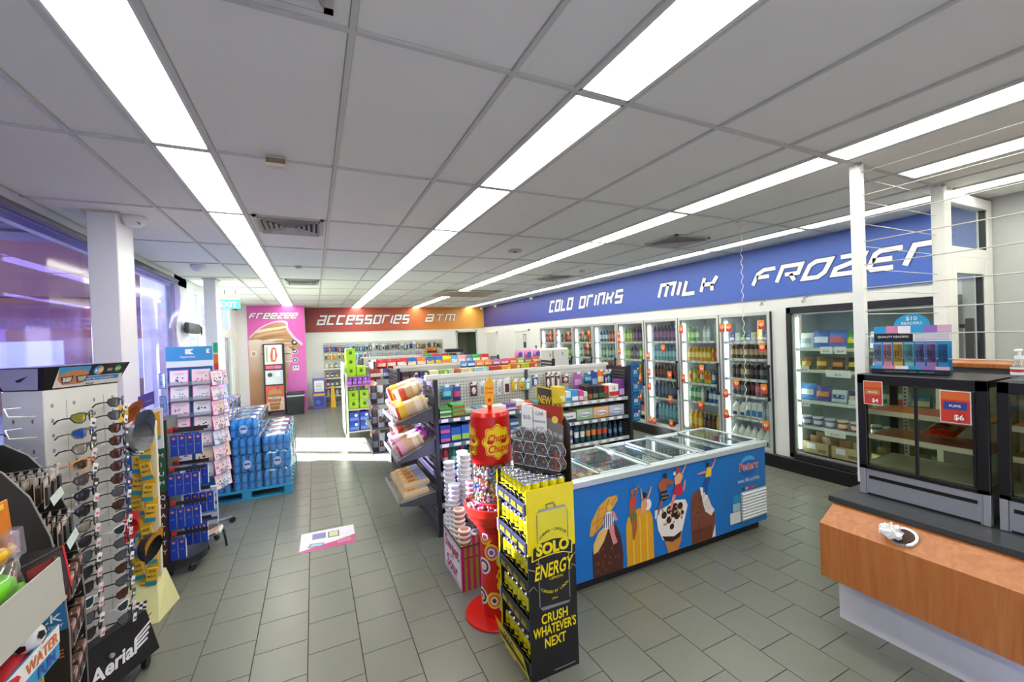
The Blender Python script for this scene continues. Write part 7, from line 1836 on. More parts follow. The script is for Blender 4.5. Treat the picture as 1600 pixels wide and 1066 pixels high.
for r_ in range(7):
    z = 1.53 - r_ * .155
    b = MB(); b.box(-.185, .165, -.05, -.046, z - .01, z + .03, CL); b.box(-.185, .165, -.05, .02, z - .012, z - .009, CL); part('card_pocket', b, t)
    for c_ in range(2):
        f, a_, bd = cardc[r_ * 2 + c_]
        put('greeting_card', 'gc%d%d' % (r_, c_), card(.15, .15, f, a_, bd), CR_, -.095 + c_ * .175, -.035, z - .006, 'greeting card, %s row from the top, %s column facing the camera' % (['top', 'second', 'third', 'fourth', 'fifth', 'sixth', 'lowest'][r_], ('left', 'right')[c_]), 'greeting card', None, rx=-.12)
for r_ in range(8):
    z = 1.5 - r_ * .15
    b = MB(); b.box(.17, .24, -.02, -.016, z, z + .05, CL); b.box(.25, .255, -.02, .16, z, z + .05, CL); part('side_pocket', b, t)
    for c_ in range(3):
        f, a_, bd = cardc[(r_ * 3 + c_ * 5) % 14]
        put('greeting_card', 'gs%d' % ((r_ * 3 + c_ * 5) % 14), card(.1, .15, f, a_, bd), CR_, .20 + c_ * .03, -.03 + c_ * .06, z, 'greeting card in the clear side pockets, %s row down, %s' % (['first', 'second', 'third', 'fourth', 'fifth', 'sixth', 'seventh', 'eighth'][r_], ('front', 'middle', 'rear')[c_]), 'greeting card', None, rz=radians(55), rx=-.15)
for r_ in range(3):
    put('greeting_card', 'gl%d' % r_, card(.1, .15, 'c8dcf0', '3a86c8', '3a86c8'), CR_, -.23, .0, 1.5 - r_ * .22, 'blue bordered card on the window side of the card rack, %s' % ('upper', 'middle', 'lower')[r_], 'greeting card', None, rz=radians(-50))
t2 = thing('striped_bag', 'grey and navy striped gift bag standing at the foot of the card rack', 'gift bag', (-1.03, 4.95, .1))
b = MB(); b.box(-.09, .12, 0, .06, .06, .42, mat('c3cad8', .4)); [b.quad(-.09, .12, .10 + k * .075, .13 + k * .075, -.0015, mat(('3a4a78', '6a9ac8')[k % 2], .4)) for k in range(4)]; b.disc(.0, .36, .028, -.0035, mat('3a3f78', .4), 14); part('bag', b, t2)
b = MB(); b.box(-.09, .12, .0, .06, 0, .06, mat('8a8a90', .4)); part('stand_foot', b, t2)

# ================================================================ PREMIUM STAND with hooked boxes
t = thing('hook_stand', 'black hook stand with green and brown lettered edge and round wheeled base', 'display stand', (-1.19, 4.3, 0))
b = MB(); b.box(0, .075, 0, .012, .1, .72, mat('4a2c20', .5)); b.box(0, .075, 0, .012, .72, 1.3, mat('2f5c3e', .5)); part('lettered_edge', b, t)
b = MB(); b.box(.07, .085, 0, .3, .1, 1.3, mat('4a4c50', .5)); b.box(0, .075, .012, .3, 1.27, 1.3, mat('3f4a44', .5)); part('side_board', b, t)
b = MB()
for k, ch in enumerate('PREMIUM'): b.text(ch, .037, 1.225 - k * .075, -.0015, .05, WHITE, bold=.01)
for k, ch in enumerate('QUALITY'): b.text(ch, .037, .66 - k * .075, -.0015, .05, WHITE, bold=.01)
part('lettering', b, t)
b = MB()
b.plate([(0, .0)] + [(.06 + .22 * cos(a * pi / 16 - pi / 2), .2 + .22 * sin(a * pi / 16 - pi / 2)) for a in range(17)] + [(0, .42)], .07, .13, mat('1f2023', .5)); part('round_base', b, t)
for (x, y) in ((.2, .06), (.05, .03), (.15, .38)):
    b = MB(); b.tube([(x, y, .07), (x, y, .045)], .01, CHROME, 6); b.at(x, y, .03, .7, pi / 2); b.cyl(0, 0, -.01, .01, .028, mat('1a1a1c', .5), 12); b.M = Matrix(); part('castor', b, t)
HF = Fr(-1.19, 4.3)
def bluebox(b):
    b.box(-.024, .024, -.0, .03, 0, .17, mat('1f3fae', .4), .002); b.disc(0, .145, .011, -.0015, mat('e8803a', .5), 10); b.text('oil', 0, .08, -.0015, .02, mat('8aa8e8', .5)); b.box(.0245, .0255, .003, .027, .01, .16, WHITE); b.tube([(0, .015, .17), (0, .015, .19)], .003, BLACK, 5)
for r_, (z, n, y0, xx) in enumerate(((1.0, 4, -.02, .16), (.99, 2, .12, .22), (.68, 4, -.02, .13), (.70, 3, .12, .22), (.40, 4, -.02, .13), (.46, 4, .12, .2), (.15, 2, -.02, .13), (.2, 3, .12, .2))):
    for q in range(n):
        x_ = xx + q * .054 - .03
        put('hanging_box', 'bluebox', bluebox, HF, x_, y0, z, 'slim blue box with orange dot, %s tier of the hook stand, %s rank, %s' % (['top', 'second', 'third', 'bottom'][r_ // 2], ('front', 'rear')[r_ % 2], ['first', 'second', 'third', 'fourth'][q]), 'box', None)
    b = MB(); b.box(.085, .33, y0 + .02, y0 + .024, z + .19, z + .22, mat('232427', .5)); b.box(.09, .12, y0 + .0, y0 + .02, z + .2, z + .23, mat('c8281e', .5)); part('hook_bar', b, t)
b = MB(); b.at(.2, .5, .12, .5); b.slab([(-.1, 0), (.14, .0), (.16, .02), (-.08, .03)], -.06, .1, WHITE)
tag(b.build('magazine', loc=(-1.02, 4.42, .0)), 'white magazine lying on a low black foot behind the hook stand', 'magazine') if False else None
t = thing('brochure_tray', 'low tray of brochures sticking out beside the round wheeled base', 'tray', (-.93, 4.75, .0))
b = MB(); b.M = Matrix.Rotation(-.35, 4, 'Y'); b.box(-.08, .14, -.07, .07, .12, .15, WHITE, .003); b.quad(-.05, .1, .125, .145, -.0715, mat('3a7ab8', .5)); b.flat(-.05, .03, -.05, .05, .1515, mat('3a86c0', .5)); b.flat(.04, .12, -.05, .05, .1515, mat('e0a07a', .5)); b.M = Matrix(); part('brochure', b, t)
b = MB(); b.tube([(.1, 0, .16), (.12, 0, .0)], .01, BLACK, 6); b.tube([(-.04, 0, .1), (-.02, 0, .0)], .01, BLACK, 6); part('leg', b, t)

# ================================================================ YELLOW CARD COLUMN, BLUE RACK, NEWSPAPER RACK
t = thing('card_column', 'pale cardboard column with hanging yellow card packs and wedge foot', 'display stand', (-1.2, 3.8, 0))
PY = mat('d9d79a', .6)
b = MB(); b.box(0, .14, .06, .1, .18, 1.36, mat('ddd9bc', .6)); part('column_panel', b, t)
b = MB(); b.add([(-.08, -.16, 0), (.17, -.14, 0), (.22, .14, 0), (-.08, .14, 0), (-.04, -.02, .2), (.13, .0, .2), (.15, .12, .26), (-.04, .12, .26)], [(3, 2, 1, 0), (0, 1, 5, 4), (1, 2, 6, 5), (2, 3, 7, 6), (3, 0, 4, 7), (4, 5, 6, 7)], PY); wf = part('wedge_foot', b, t)
b = MB(); b.M = Matrix.Translation((.0, -.16, 0)) @ Matrix.Rotation(-.6, 4, 'X')
for i in range(5):
    for j in range(4): b.quad(-.01 + i * .02, .01 + i * .02, .1 + j * .016, .116 + j * .016, -.002, mat('17171a' if (i + j) % 2 else 'f0f0e8', .5))
b.text('RALLY', .05, .045, -.002, .05, mat('8a2a22', .5), bold=.02, shear=.2); b.M = Matrix(); part('chequer_print', b, wf)
YF_ = Fr(-1.2, 3.8)
def ycard(b):
    b.box(-.032, .032, 0, .004, 0, .17, mat('e3b21e', .4)); b.box(-.032, .032, -.012, 0, .01, .12, mat('e8bf3a', .35), .003); b.quad(-.032, .032, .0, .03, -.0135, mat('2a8f9c', .5)); b.text('ICE', 0, .09, -.0135, .025, mat('4a3a10', .5), bold=.02); b.text('MINT', 0, .055, -.0135, .02, mat('4a3a10', .5), bold=.02); b.tube([(0, 0, .15), (0, -.005, .165)], .004, BLACK, 5)
for q in range(15):
    r_, c_ = q // 2, q % 2
    put('hanging_card', 'ycard', ycard, YF_, .035 + c_ * .06 + (r_ % 2) * .01, .02 - c_ * .02, 1.16 - r_ * .15 - c_ * .05, 'yellow and teal carded pack on the pale column, %s down, %s column' % (['first', 'second', 'third', 'fourth', 'fifth', 'sixth', 'seventh', 'eighth'][r_], ('left', 'right')[c_]), 'hanging pack', None, rz=.15 * (c_ - .5), ry=.12 * (1 if q % 3 else -1))
t = thing('card_cabinet', 'blue standing rack panel with phone cards behind the sunglasses', 'display stand', (-1.28, 3.9, 0))
b = MB(); b.box(0, .17, .1, .16, .0, 1.1, mat('1f6cb4', .45), .003); part('panel', b, t)
for r_ in range(6):
    b = MB(); c = ('e8e6f0', '3a9ad0', 'e8dcd0', '2a7ac0', '4aa0d8', 'd8e4ee')[r_]
    b.box(.02, .12, .085, .1, .88 - r_ * .16, .99 - r_ * .16, mat(c, .4), .002); b.quad(.03, .09, .9 - r_ * .16, .94 - r_ * .16, .083, mat(('c8307a', 'e8f0f8', '7a4a34', 'e8f0f8', 'f0d84a', '3a6ab0')[r_], .4)); part('phone_card', b, t)
t = thing('newspaper_rack', 'white wire newspaper rack with purple title sign between the racks', 'newspaper rack', (-1.2, 4.16, 0))
b = MB(); b.slab([(-.04, 1.42), (.06, 1.46), (.06, 1.56), (-.04, 1.52)], 0, .006, mat('5a4a9c', .4)); b.text('Daily Telegraph', .01, 1.475, -.002, .016, mat('c8c0e8', .5), rot=.35, sx=.75); part('title_sign', b, t)
b = MB(); b.box(-.03, .1, .02, .03, 1.1, 1.42, mat('e4e6ea', .4)); part('panel', b, t)
b = MB(); b.slab([(.0, 1.13), (.09, 1.18), (.09, 1.40), (.0, 1.36)], -.006, .0, mat('d8a02a', .5)); b.disc(.045, 1.3, .03, -.008, mat('e8e0d0', .5), 12); b.slab([(.0, 1.13), (.09, 1.18), (.09, 1.21), (.0, 1.16)], -.009, -.006, mat('3a9ac0', .5)); part('newspaper', b, t)
for k in range(3):
    b = MB(); z = 1.05 - k * .28; b.tube([(-.08, -.0, z), (-.03, -.09, z + .02), (.03, -.07, z + .04), (.02, .02, z + .08), (-.06, .02, z + .08)], .003, WHITE, 6); part('wire_loop', b, t)
b = MB(); b.tube([(0, .03, 0), (0, .03, 1.1)], .012, WHITE, 6); part('leg', b, t)

# ================================================================ SUNGLASSES TOWER
SZ = radians(62)
SGF = Fr(-1.115, 2.995, 0, SZ)
t = thing('sunglasses_tower', 'white pegboard sunglasses tower with printed header and black wheeled base', 'display stand', SGF.o, SZ)
WP = mat('dcdcd6', .4)
b = MB(); b.box(-.185, .185, 0, .22, .34, 1.7, WP, .004); tw = part('pegboard_tower', b, t)
b = MB()
for i in range(4):
    for j in range(17):
        x, z = -.15 + i * .1, .42 + j * .075
        b.disc(x, z, .007, -.0012, mat('8a8c98', .6), 8, rz=.011)
for x in (-.085, .1): 
    for j in range(8): b.quad(x - .001, x + .001, .42 + j * .16, .52 + j * .16, -.001, mat('5a5a60', .6))
b.at(-.185, .22, 0, -pi / 2)
for i in range(2):
    for j in range(8): b.disc(.06 + i * .1, .5 + j * .15, .006, -.0012, mat('6a6c88', .6), 8, rz=.012)
b.M = Matrix(); o = part('peg_holes', b, tw); o['kind'] = 'stuff'
for j in range(17):
    pass
b = MB(); HB = mat('17171a', .3)
b.add([(-.185, 0, 1.7), (.185, 0, 1.7), (.185, .22, 1.7), (-.185, .22, 1.7), (-.22, -.05, 1.815), (.215, -.05, 1.815), (.21, .26, 1.815), (-.21, .26, 1.815)], [(0, 1, 5, 4), (1, 2, 6, 5), (2, 3, 7, 6), (3, 0, 4, 7), (4, 5, 6, 7)], HB); b.add([(-.190, .02, 1.705), (-.190, .20, 1.705), (-.2125, .24, 1.81), (-.2185, -.02, 1.81)], [(0, 3, 2, 1)], mat('b4b0cc', .25)); hd = part('header', b, t)
b = MB(); b.M = Matrix.Translation((0, -.0025, 1.7)) @ Matrix.Rotation(math.atan2(.05, .115), 4, 'X')
hh = .122
b.quad(-.15, .19, .006, hh - .004, 0, mat('e4dcd4', .4)); b.poly([(-.15, hh - .004), (.0, hh - .004), (.0, .03), (-.03, .02), (-.11, .02), (-.14, .05)], -.0012, mat('c8875c', .4)); b.poly([(-.15, hh - .004), (.0, hh - .004), (.0, .085), (-.03, .1), (-.09, .1), (-.14, .08)], -.0022, mat('3a9ad0', .4))
for x0 in (-.13, -.06): b.poly([(x0, .065), (x0 + .055, .07), (x0 + .055, .04), (x0 + .04, .03), (x0 + .015, .032)], -.0035, mat('22242a', .2)); b.poly([(x0 + .005, .062), (x0 + .05, .066), (x0 + .05, .043), (x0 + .038, .034), (x0 + .017, .036)], -.0045, mat('b8b8a8', .2))
b.text('$40', -.1, .04, -.0058, .026, WHITE, bold=.01)
b.quad(.0, .19, .06, hh - .004, -.0012, mat('2a2a2e', .4)); b.disc(.045, .09, .026, -.0024, mat('3a8ac8', .4), 18); b.disc(.045, .09, .026, -.003, mat('e8a030', .4), 12, a0=-pi/2, a1=pi/2); b.disc(.105, .09, .018, -.0024, mat('3a3a40', .4), 16); b.disc(.15, .093, .018, -.0024, mat('5cb83a', .4), 16)
b.text('$30', .045, .081, -.0042, .026, WHITE, bold=.02); b.text('$22', .105, .084, -.0042, .018, WHITE, bold=.01); b.text('$10', .15, .087, -.0042, .018, WHITE, bold=.01)
b.quad(-.01, .17, .032, .056, -.0014, mat('2a88c8', .4)); b.text('WHY BUY POLARISED?', .065, .038, -.003, .015, WHITE, bold=.01); b.text('Aerial', .02, .01, -.0014, .018, mat('3a3a3a', .4), bold=.02, shear=.2)
b.M = Matrix(); part('header_print', b, hd)
b = MB(); b.add([(-.23, -.1, .09), (.27, -.1, .09), (.27, .3, .09), (-.23, .3, .09), (-.2, -.06, .345), (.235, -.06, .345), (.23, .28, .345), (-.2, .28, .345)], [(3, 2, 1, 0), (0, 1, 5, 4), (1, 2, 6, 5), (2, 3, 7, 6), (3, 0, 4, 7), (4, 5, 6, 7)], mat('19191c', .4)); bs_ = part('base_box', b, t)
b = MB(); b.M = Matrix.Translation((0, -.1005, .09)) @ Matrix.Rotation(-math.atan2(.04, .255), 4, 'X')
b.text('Aerial', .01, .075, -.0025, .10, mat('e8e8ea', .4), bold=.03, shear=.2, sx=1.05)
for sg in (-1, 1):
    for k in range(4): b.poly([(sg * (.13 + .0) + .01, .085 + k * .018), (sg * (.2 + k * .012) + .01, .1 + k * .026), (sg * (.2 + k * .012) + .01, .112 + k * .026), (sg * .13 + .01, .098 + k * .018)], -.0025, mat('e8e8ea', .4))
b.M = Matrix(); part('brand_print', b, bs_)
b = MB(); b.M = Matrix.Translation((.0, -.085, .25)) @ Matrix.Rotation(pi / 2, 4, 'X'); b.cyl(0, 0, 0, .012, .012, ALU, 14); b.M = Matrix(); part('lock', b, bs_)
for (x, y) in ((.23, -.05), (.23, .25), (-.19, -.05), (-.19, .25)):
    b = MB(); b.at(x, y, .035, .4, pi / 2); b.cyl(0, 0, -.012, .012, .033, mat('161618', .5), 14); b.M = Matrix(); b.tube([(x, y, .04), (x, y, .09)], .01, ALU, 6); part('castor', b, t)
def shades(frame, lens, ln):
    def mk():
        r = bpy.data.objects.new('sunglasses', None); COL.objects.link(r)
        Fm, Lm = mat(frame, .25), mat(lens, .06, .25)
        b = MB()
        for sx in (-1, 1):
            pts = [(sx * .009, .006), (sx * .012, .017), (sx * .035, .02), (sx * .058, .016), (sx * .062, .004), (sx * .05, -.013), (sx * .028, -.019), (sx * .013, -.012)]
            b.tube([(x, .010 * (abs(x) / .06) ** 2 * 1.6, z) for x, z in pts], .0022, Fm, 5, close=True)
            b.tube([(sx * .062, .018, .006), (sx * .064, .035, .005), (sx * .06, .055, .0), (sx * .055, .068, -.012)], .0028, Fm, 5)
        b.tube([(-.01, 0, .008), (0, -.002, .011), (.01, 0, .008)], .0028, Fm, 5)
        part('frame', b, r)
        for sx in (-1, 1):
            pts = [(sx * .010, .005), (sx * .013, .016), (sx * .035, .0185), (sx * .057, .0145), (sx * .06, .004), (sx * .049, -.012), (sx * .028, -.0175), (sx * .0135, -.011)]
            b = MB(); b.add([(sx * .035, .002, 0)] + [(x, .010 * (abs(x) / .06) ** 2 * 1.6, z) for x, z in pts], [(0, k + 1, (k + 1) % 8 + 1) for k in range(8)], Lm, True); b.add([(sx * .035, .0035, 0)] + [(x, .0015 + .010 * (abs(x) / .06) ** 2 * 1.6, z) for x, z in pts], [(0, (k + 1) % 8 + 1, k + 1) for k in range(8)], Lm, True); part('lens', b, r)
        b = MB(); b.M = Matrix.Rotation(.3, 4, 'Y'); b.box(.004, .03, -.012, -.010, -.035, -.004, mat(('e8e8ea', '2a2a2e', 'e0d8d8')[ln % 3], .4)); b.quad(.008, .026, -.028, -.018, -.0125, mat(('3a3a3a', 'e8e8ea', 'c86a7a')[ln % 3], .4)); b.M = Matrix(); part('price_tag', b, r)
        return r
    return mk
SH_ = {'grey': ('26262a', '55585c'), 'brown': ('1c1a1a', '4e2e1e'), 'gold': ('24324c', '8a8c2a'), 'bluem': ('7a7258', '1c4a9c'), 'silver': ('3a3836', '8c887a'), 'orange': ('e8861c', '3c3a28'), 'tort': ('5a3420', '4a4c4c'), 'white': ('dcdce0', '2c3a40'), 'black': ('141416', '2c2e32')}
proto = {}
def place_shades(kind, fr, x, y, z, label, sc=1.0, rz=0):
    if kind not in proto:
        r = shades(*SH_[kind], len(proto))(); proto[kind] = r; o = r
    else: o = copy_tree(proto[kind])
    o.location = fr.pt(x, y, z); o.rotation_euler = (0, 0, fr.rz + rz); o.scale = (sc,) * 3
    tag(o, label, 'sunglasses')
num = ['first', 'second', 'third', 'fourth', 'fifth', 'sixth', 'seventh', 'eighth', 'ninth', 'tenth', 'eleventh', 'twelfth', 'thirteenth', 'fourteenth', 'fifteenth', 'sixteenth', 'seventeenth', 'eighteenth']
adj = {'grey': 'grey-lensed', 'brown': 'brown-lensed', 'gold': 'gold mirror-lensed', 'bluem': 'blue mirror-lensed', 'silver': 'silver mirror-lensed', 'orange': 'orange-framed', 'tort': 'tortoiseshell', 'white': 'white-framed', 'black': 'black'}
Rc = ['grey', 'grey', 'brown', 'brown', 'brown', 'brown', 'brown', 'grey', 'brown', 'grey', 'white', 'grey', 'grey', 'brown', 'grey', 'brown', 'white', 'grey']
for q, k in enumerate(Rc): place_shades(k, SGF, .10, -.10, 1.6 - q * .07, '%s sunglasses, %s from the top in the right column' % (adj[k], num[q]), 1.32, rz=.4)
Lc = ['gold', 'bluem', 'silver', 'orange', 'tort', 'black', 'black', 'silver', 'black', 'grey', 'black', 'black', 'white', 'grey', 'black']
for q, k in enumerate(Lc): place_shades(k, SGF, -.085, -.11, 1.55 - q * .078, '%s sunglasses, %s from the top in the left column' % (adj[k], num[q]), 1.35, rz=.35)
for q in range(6): place_shades(('black', 'brown')[q % 2], Fr(-1.36, 2.93, 0, radians(-28)), -.02, -.12, 1.5 - q * .12, '%s sunglasses on the window side of the tower, %s down' % (adj[('black', 'brown')[q % 2]], num[q]))
b = MB()
for k in range(3): b.tube([(-.2 - .0, .1, 1.62 - k * .1), (-.3, .05, 1.63 - k * .1), (-.34, -.02, 1.6 - k * .1), (-.22, .0, 1.58 - k * .1)], .0025, WHITE, 5)
part('side_wire', b, t)
# caps hanging on the right of the tower
def cap(c1, c2, brim):
    def mk(b):
        M1, M2 = mat(c1, .8), mat(c2, .8); n = 14
        for j in range(6):
            a0, a1 = pi / 2 * j / 6, pi / 2 * (j + 1) / 6
            for i in range(n):
                m = M1 if i < n * .55 else M2
                v = []
                for (e, u) in ((a0, i), (a0, i + 1), (a1, i + 1), (a1, i)):
                    t_ = 2 * pi * u / n; v.append((.085 * cos(e) * cos(t_), .1 * cos(e) * sin(t_), .085 * sin(e)))
                b.add(v, [(0, 1, 2, 3)], m, True)
        b.ball(0, 0, .086, .008, M2, 6)
        vs = [(.07 * cos(a), -.085 * abs(sin(a)) - .0, 0) for a in [pi * k / 8 for k in range(9)]] + [(.075 * cos(a), -.085 - .075 * sin(a), -.02 + .02 * abs(cos(a))) for a in [pi * k / 8 for k in range(9)]]
        b.add(vs, [(k, k + 1, k + 10, k + 9) for k in range(8)], mat(brim, .8)); b.add([(x, y, z - .003) for x, y, z in vs], [(k + 9, k + 10, k + 1, k) for k in range(8)], mat(brim, .8))
        b.tube([(-.05, .098, .015), (0, .108, .03), (.05, .098, .015)], .006, BLACK, 5); b.box(-.02, .02, .098, .108, .0, .03, mat('c8c8c0', .5))
    return mk
CPF = Fr(-1.06, 3.42, 0, radians(65))
put('cap', 'cap1', cap('7c7f82', '6a6d70', '2a3448'), CPF, .02, -.06, 1.34, 'grey fabric cap with strap hanging on the right of the sunglasses tower', 'cap', None, rx=radians(-95), ry=.3)
put('cap', 'cap2', cap('1c2432', '20283a', 'c8603a'), CPF, .13, .06, 1.30, 'navy cap hanging behind the grey cap', 'cap', None, rx=radians(-95), ry=.3)
put('cap', 'cap3', cap('b8683a', 'c8784a', 'a05a30'), CPF, .04, .03, 1.47, 'small orange brown cap on top of the grey cap', 'cap', None, rx=radians(-60), sc=.7)
put('cap', 'cap4', cap('1a1a1c', '26221e', 'd8901c'), CPF, .06, -.06, .60, 'black cap with yellow flame pattern low on the tower', 'cap', None, rx=radians(-70), ry=-.4)
put('cap', 'cap5', cap('c82a2a', 'a82424', 'c82a2a'), CPF, -.04, -.0, .76, 'red cap low beside the tower above the flame cap', 'cap', None, rx=radians(-80), sc=.8)
b = MB(); b.box(-.03, .03, 0, .004, 0, .06, mat('e0b81c', .4)); b.text('UPF', 0, .02, -.001, .02, mat('4a3a10', .4), bold=.02); b.box(-.02, .02, .0, .004, -.045, .0, mat('e0b81c', .4))
tag(b.build('hang_tag', loc=(-1.02, 3.18, 1.50), rz=radians(50)), 'yellow hang tag on the caps beside the sunglasses', 'tag')
b = MB(); R = random.Random(2)
for k in range(9):
    b.poly([(.0 + k * .014, -.03), (.012 + k * .014, -.03), (.006 + k * .014 + R.uniform(-.004, .004), R.uniform(.0, .03))], 0, mat(('e8a01c', 'd8501c')[k % 2], .5))
o = b.build('flame_print', loc=(-.985, 3.35, .62), rz=radians(50)); tag(o, 'strip of flame print across the black cap', 'print') if False else bpy.data.objects.remove(o)

# ================================================================ ACCESSORY SHELVING (front left)
AF = Fr(-1.388, 2.197, 0, radians(13))
t = thing('accessory_stand', 'black curved-side stand of car phone accessories at the left front', 'display stand', AF.o, AF.rz)
SB = mat('1b1b1d', .5); ED = mat('8a8a8a', .4)
prof = [(0, .0), (.46, 0), (.465, .75), (.452, .95), (.425, 1.15), (.375, 1.32), (.31, 1.43), (.24, 1.49), (.0, 1.52)]
for nm, y in (('near', 0), ('far', .34)):
    b = MB(); b.slab(prof, y, y + .012, SB); p_ = part('side_panel', b, t)
    b = MB(); b.tube([(a + .001, y + .006, c + .001) for a, c in prof[1:-1]], .004, ED, 5); part('edge_strip', b, p_)
    if nm == 'near':
        b = MB(); b.slab([(.2, .76), (.462, .77), (.458, .875), (.2, .85)], -.003, -.0, mat('1b6fae', .45)); b.text('BLACK', .43, .865, -.005, .05, mat('e0e4e8', .4), 'r', bold=.01, rot=.0, sx=1.1) if False else None
        b.text('CK', .45, .81, -.0045, .045, mat('e4e8ec', .4), 'r', bold=.01, sx=1.2); b.text('TECHNOLOGY', .452, .785, -.0045, .018, mat('e4e8ec', .4), 'r', bold=.004, sx=1.1)
        b.text('GUARANTEE', .45, .66, -.0015, .045, mat('c8642c', .4), 'r', bold=.01, sx=1.2); part('panel_print', b, p_)
b = MB(); b.box(0, .012, .012, .34, 0, 1.52, SB); part('back_panel', b, t)
b = MB(); b.box(0, .46, .012, .34, 0, .1, SB); part('base', b, t)
b = MB(); b.at(.2, .1, 1.40, radians(50)); b.slab([(-.06, 0), (.1, 0), (.1, .12), (.06, .17), (.0, .18), (-.06, .14)], 0, .005, mat('33302c', .5)); b.quad(.0, .09, .03, .13, -.002, mat('b8703a', .5)); b.disc(-.025, .1, .02, -.002, mat('c8ccd0', .3), 12); b.quad(-.045, -.01, .02, .08, -.002, mat('a85a2c', .5)); b.quad(.01, .08, .05, .09, -.0035, mat('5a7a98', .5)); b.text('EXTREME', .045, .105, -.0035, .016, mat('e8a040', .5), bold=.02); b.quad(.01, .08, .01, .02, -.003, mat('d8d8d8', .5)); b.M = Matrix(); part('poster', b, t)
ACF = AF
def acc_card(b):
    b.box(-.034, .034, 0, .0015, 0, .115, mat('b9a08e', .5)); b.box(-.026, .026, -.009, 0, .012, .085, mat('22201e', .3), .002); b.quad(-.03, .03, .09, .11, -.001, mat('c8c4c0', .5)); b.tube([(-.02, -.0, .115), (0, -.002, .122), (.02, 0, .115)], .0018, mat('a8a8a4', .3), 4)
def acc_box(b):
    b.box(-.034, .034, -.03, 0, 0, .1, mat('5c4034', .4), .004); b.box(-.022, .022, -.034, -.03, .02, .06, mat('2a2422', .3)); b.quad(-.03, .03, .075, .095, -.0312, mat('d8a8b0', .5))
TN = ['top', 'second', 'third', 'fourth', 'fifth']
for tier, (z, kind) in enumerate(((1.255, 0), (1.06, 0), (.86, 1), (.66, 1), (.46, 1))):
    for hk, y in enumerate((.07, .17, .27)):
        b = MB(); b.tube([(.012, y, z + .12), (.46 - .05 * (tier == 0), y, z + .125), (.465 - .05 * (tier == 0), y, z + .135)], .0025, CHROME, 5); part('hook', b, t)
        n = 11 if kind == 0 else 6
        for q in range(n):
            x = .12 + q * ((.30 - .03 * (tier == 0)) / (n - 1))
            put('hanging_pack', 'acc%d' % kind, (acc_card, acc_box)[kind], ACF, x + .02, y, z + random.uniform(-.003, .003), '%s on the %s tier of the black stand, %s hook' % (('thin carded accessory', 'dark boxed accessory')[kind], TN[tier], ('first', 'second', 'third')[hk]), 'hanging pack', '%s tier, %s hook of the black stand' % (TN[tier], ('first', 'second', 'third')[hk]), rz=pi / 2 + random.uniform(-.05, .05))
    b = MB(); b.M = Matrix.Translation((.47 - .04 * (tier == 0), .06, z - .0)) ; b.add([(0, 0, 0), (0, .2, 0), (-.01, .2, .035), (-.01, 0, .035)], [(0, 1, 2, 3)], mat('b9c6c4', .4)); b.M = Matrix(); part('price_strip', b, t)

# ================================================================ TOY DISPLAY (front left edge)
t = thing('toy_display', 'white cardboard toy display tray cut by the left picture edge', 'display stand', (-1.25, 1.0, 0))
CW = mat('b9b9b0', .6)
b = MB(); b.add([(.45, 0, 1.04), (.45, .96, 1.04), (.45, .94, 1.19), (.45, 0, 1.19), (.446, 0, 1.04), (.446, .96, 1.04), (.446, .94, 1.19), (.446, 0, 1.19)], [(0, 1, 2, 3), (7, 6, 5, 4), (3, 2, 6, 7), (0, 4, 5, 1)], CW); b.add([(.45, .96, 1.04), (.41, 1.04, 1.04), (.38, 1.03, 1.17), (.45, .94, 1.19)], [(0, 1, 2, 3), (3, 2, 1, 0)], CW); part('front_lip', b, t)
b = MB(); b.box(0, .446, 0, .98, 1.03, 1.04, CW); b.box(0, .01, 0, .98, 0, 1.5, CW); part('tray', b, t)
b = MB(); b.box(.0, .412, .9, .905, 0.0, 1.03, mat('d8b81c', .5)); part('yellow_side', b, t)
b = MB(); b.box(0, .42, 0, .9, .84, .85, mat('2a8a3a', .5)); part('lower_tray', b, t)
b = MB(); b.box(.42, .425, .5, .97, .84, .95, mat('3a9ad0', .5)); b.at(.4265, .0, 0, pi / 2); b.quad(.5, .97, .89, .95, -.0, WHITE); b.text('WATER', .87, .9, -.002, .05, mat('e0702a', .5), bold=.02); b.text('FUN', .89, .85, -.002, .05, mat('2a4aa8', .5), bold=.02); b.M = Matrix(); part('lettered_lip', b, t)
TF = Fr(-1.25, 1.0, 0)
def rc_box(b):
    b.box(-.09, .09, -.05, .05, 0, .15, mat('1c1a1c', .35), .003); b.quad(-.082, .082, .008, .142, -.0512, mat('3a3032', .3)); b.quad(-.086, -.078, .0, .15, -.0525, mat('c8282c', .4)); b.quad(.078, .086, .0, .15, -.0525, mat('c8282c', .4)); b.quad(-.06, .06, .04, .09, -.053, mat('2a2a30', .3)); b.disc(-.04, .04, .022, -.0545, BLACK, 12); b.disc(.04, .04, .022, -.0545, BLACK, 12); b.quad(-.05, .05, .1, .13, -.053, mat('8a3a3a', .4)); b.box(-.092, -.09, -.05, .05, 0, .15, mat('2a2424', .3))
put('toy_car_box', 'rc', rc_box, TF, .37, .955, 1.042, 'black and red boxed toy car at the far end of the white tray', 'toy', None, rz=radians(72), rx=-.15)
put('toy_bag', 'greentoy', lambda b: (b.pillow(.24, .22, .1, glass('toy_film', 'f4f8f4', 2.0, .06, haze=.1), lump=.3), b.ball(.0, 0, .12, .055, mat('7ad82a', .4), 10, sx=1.5, sz=1.0), b.ball(.07, -.0, .07, .045, mat('8ae03a', .4), 9, sz=1.2), b.ball(-.05, -.01, .05, .05, mat('f0562a', .4), 10, sx=1.3, sz=.8)), TF, .36, .80, 1.042, 'clear bag of lime green and orange beach toys in the tray', 'toy', None, rz=radians(75), rx=-.2)
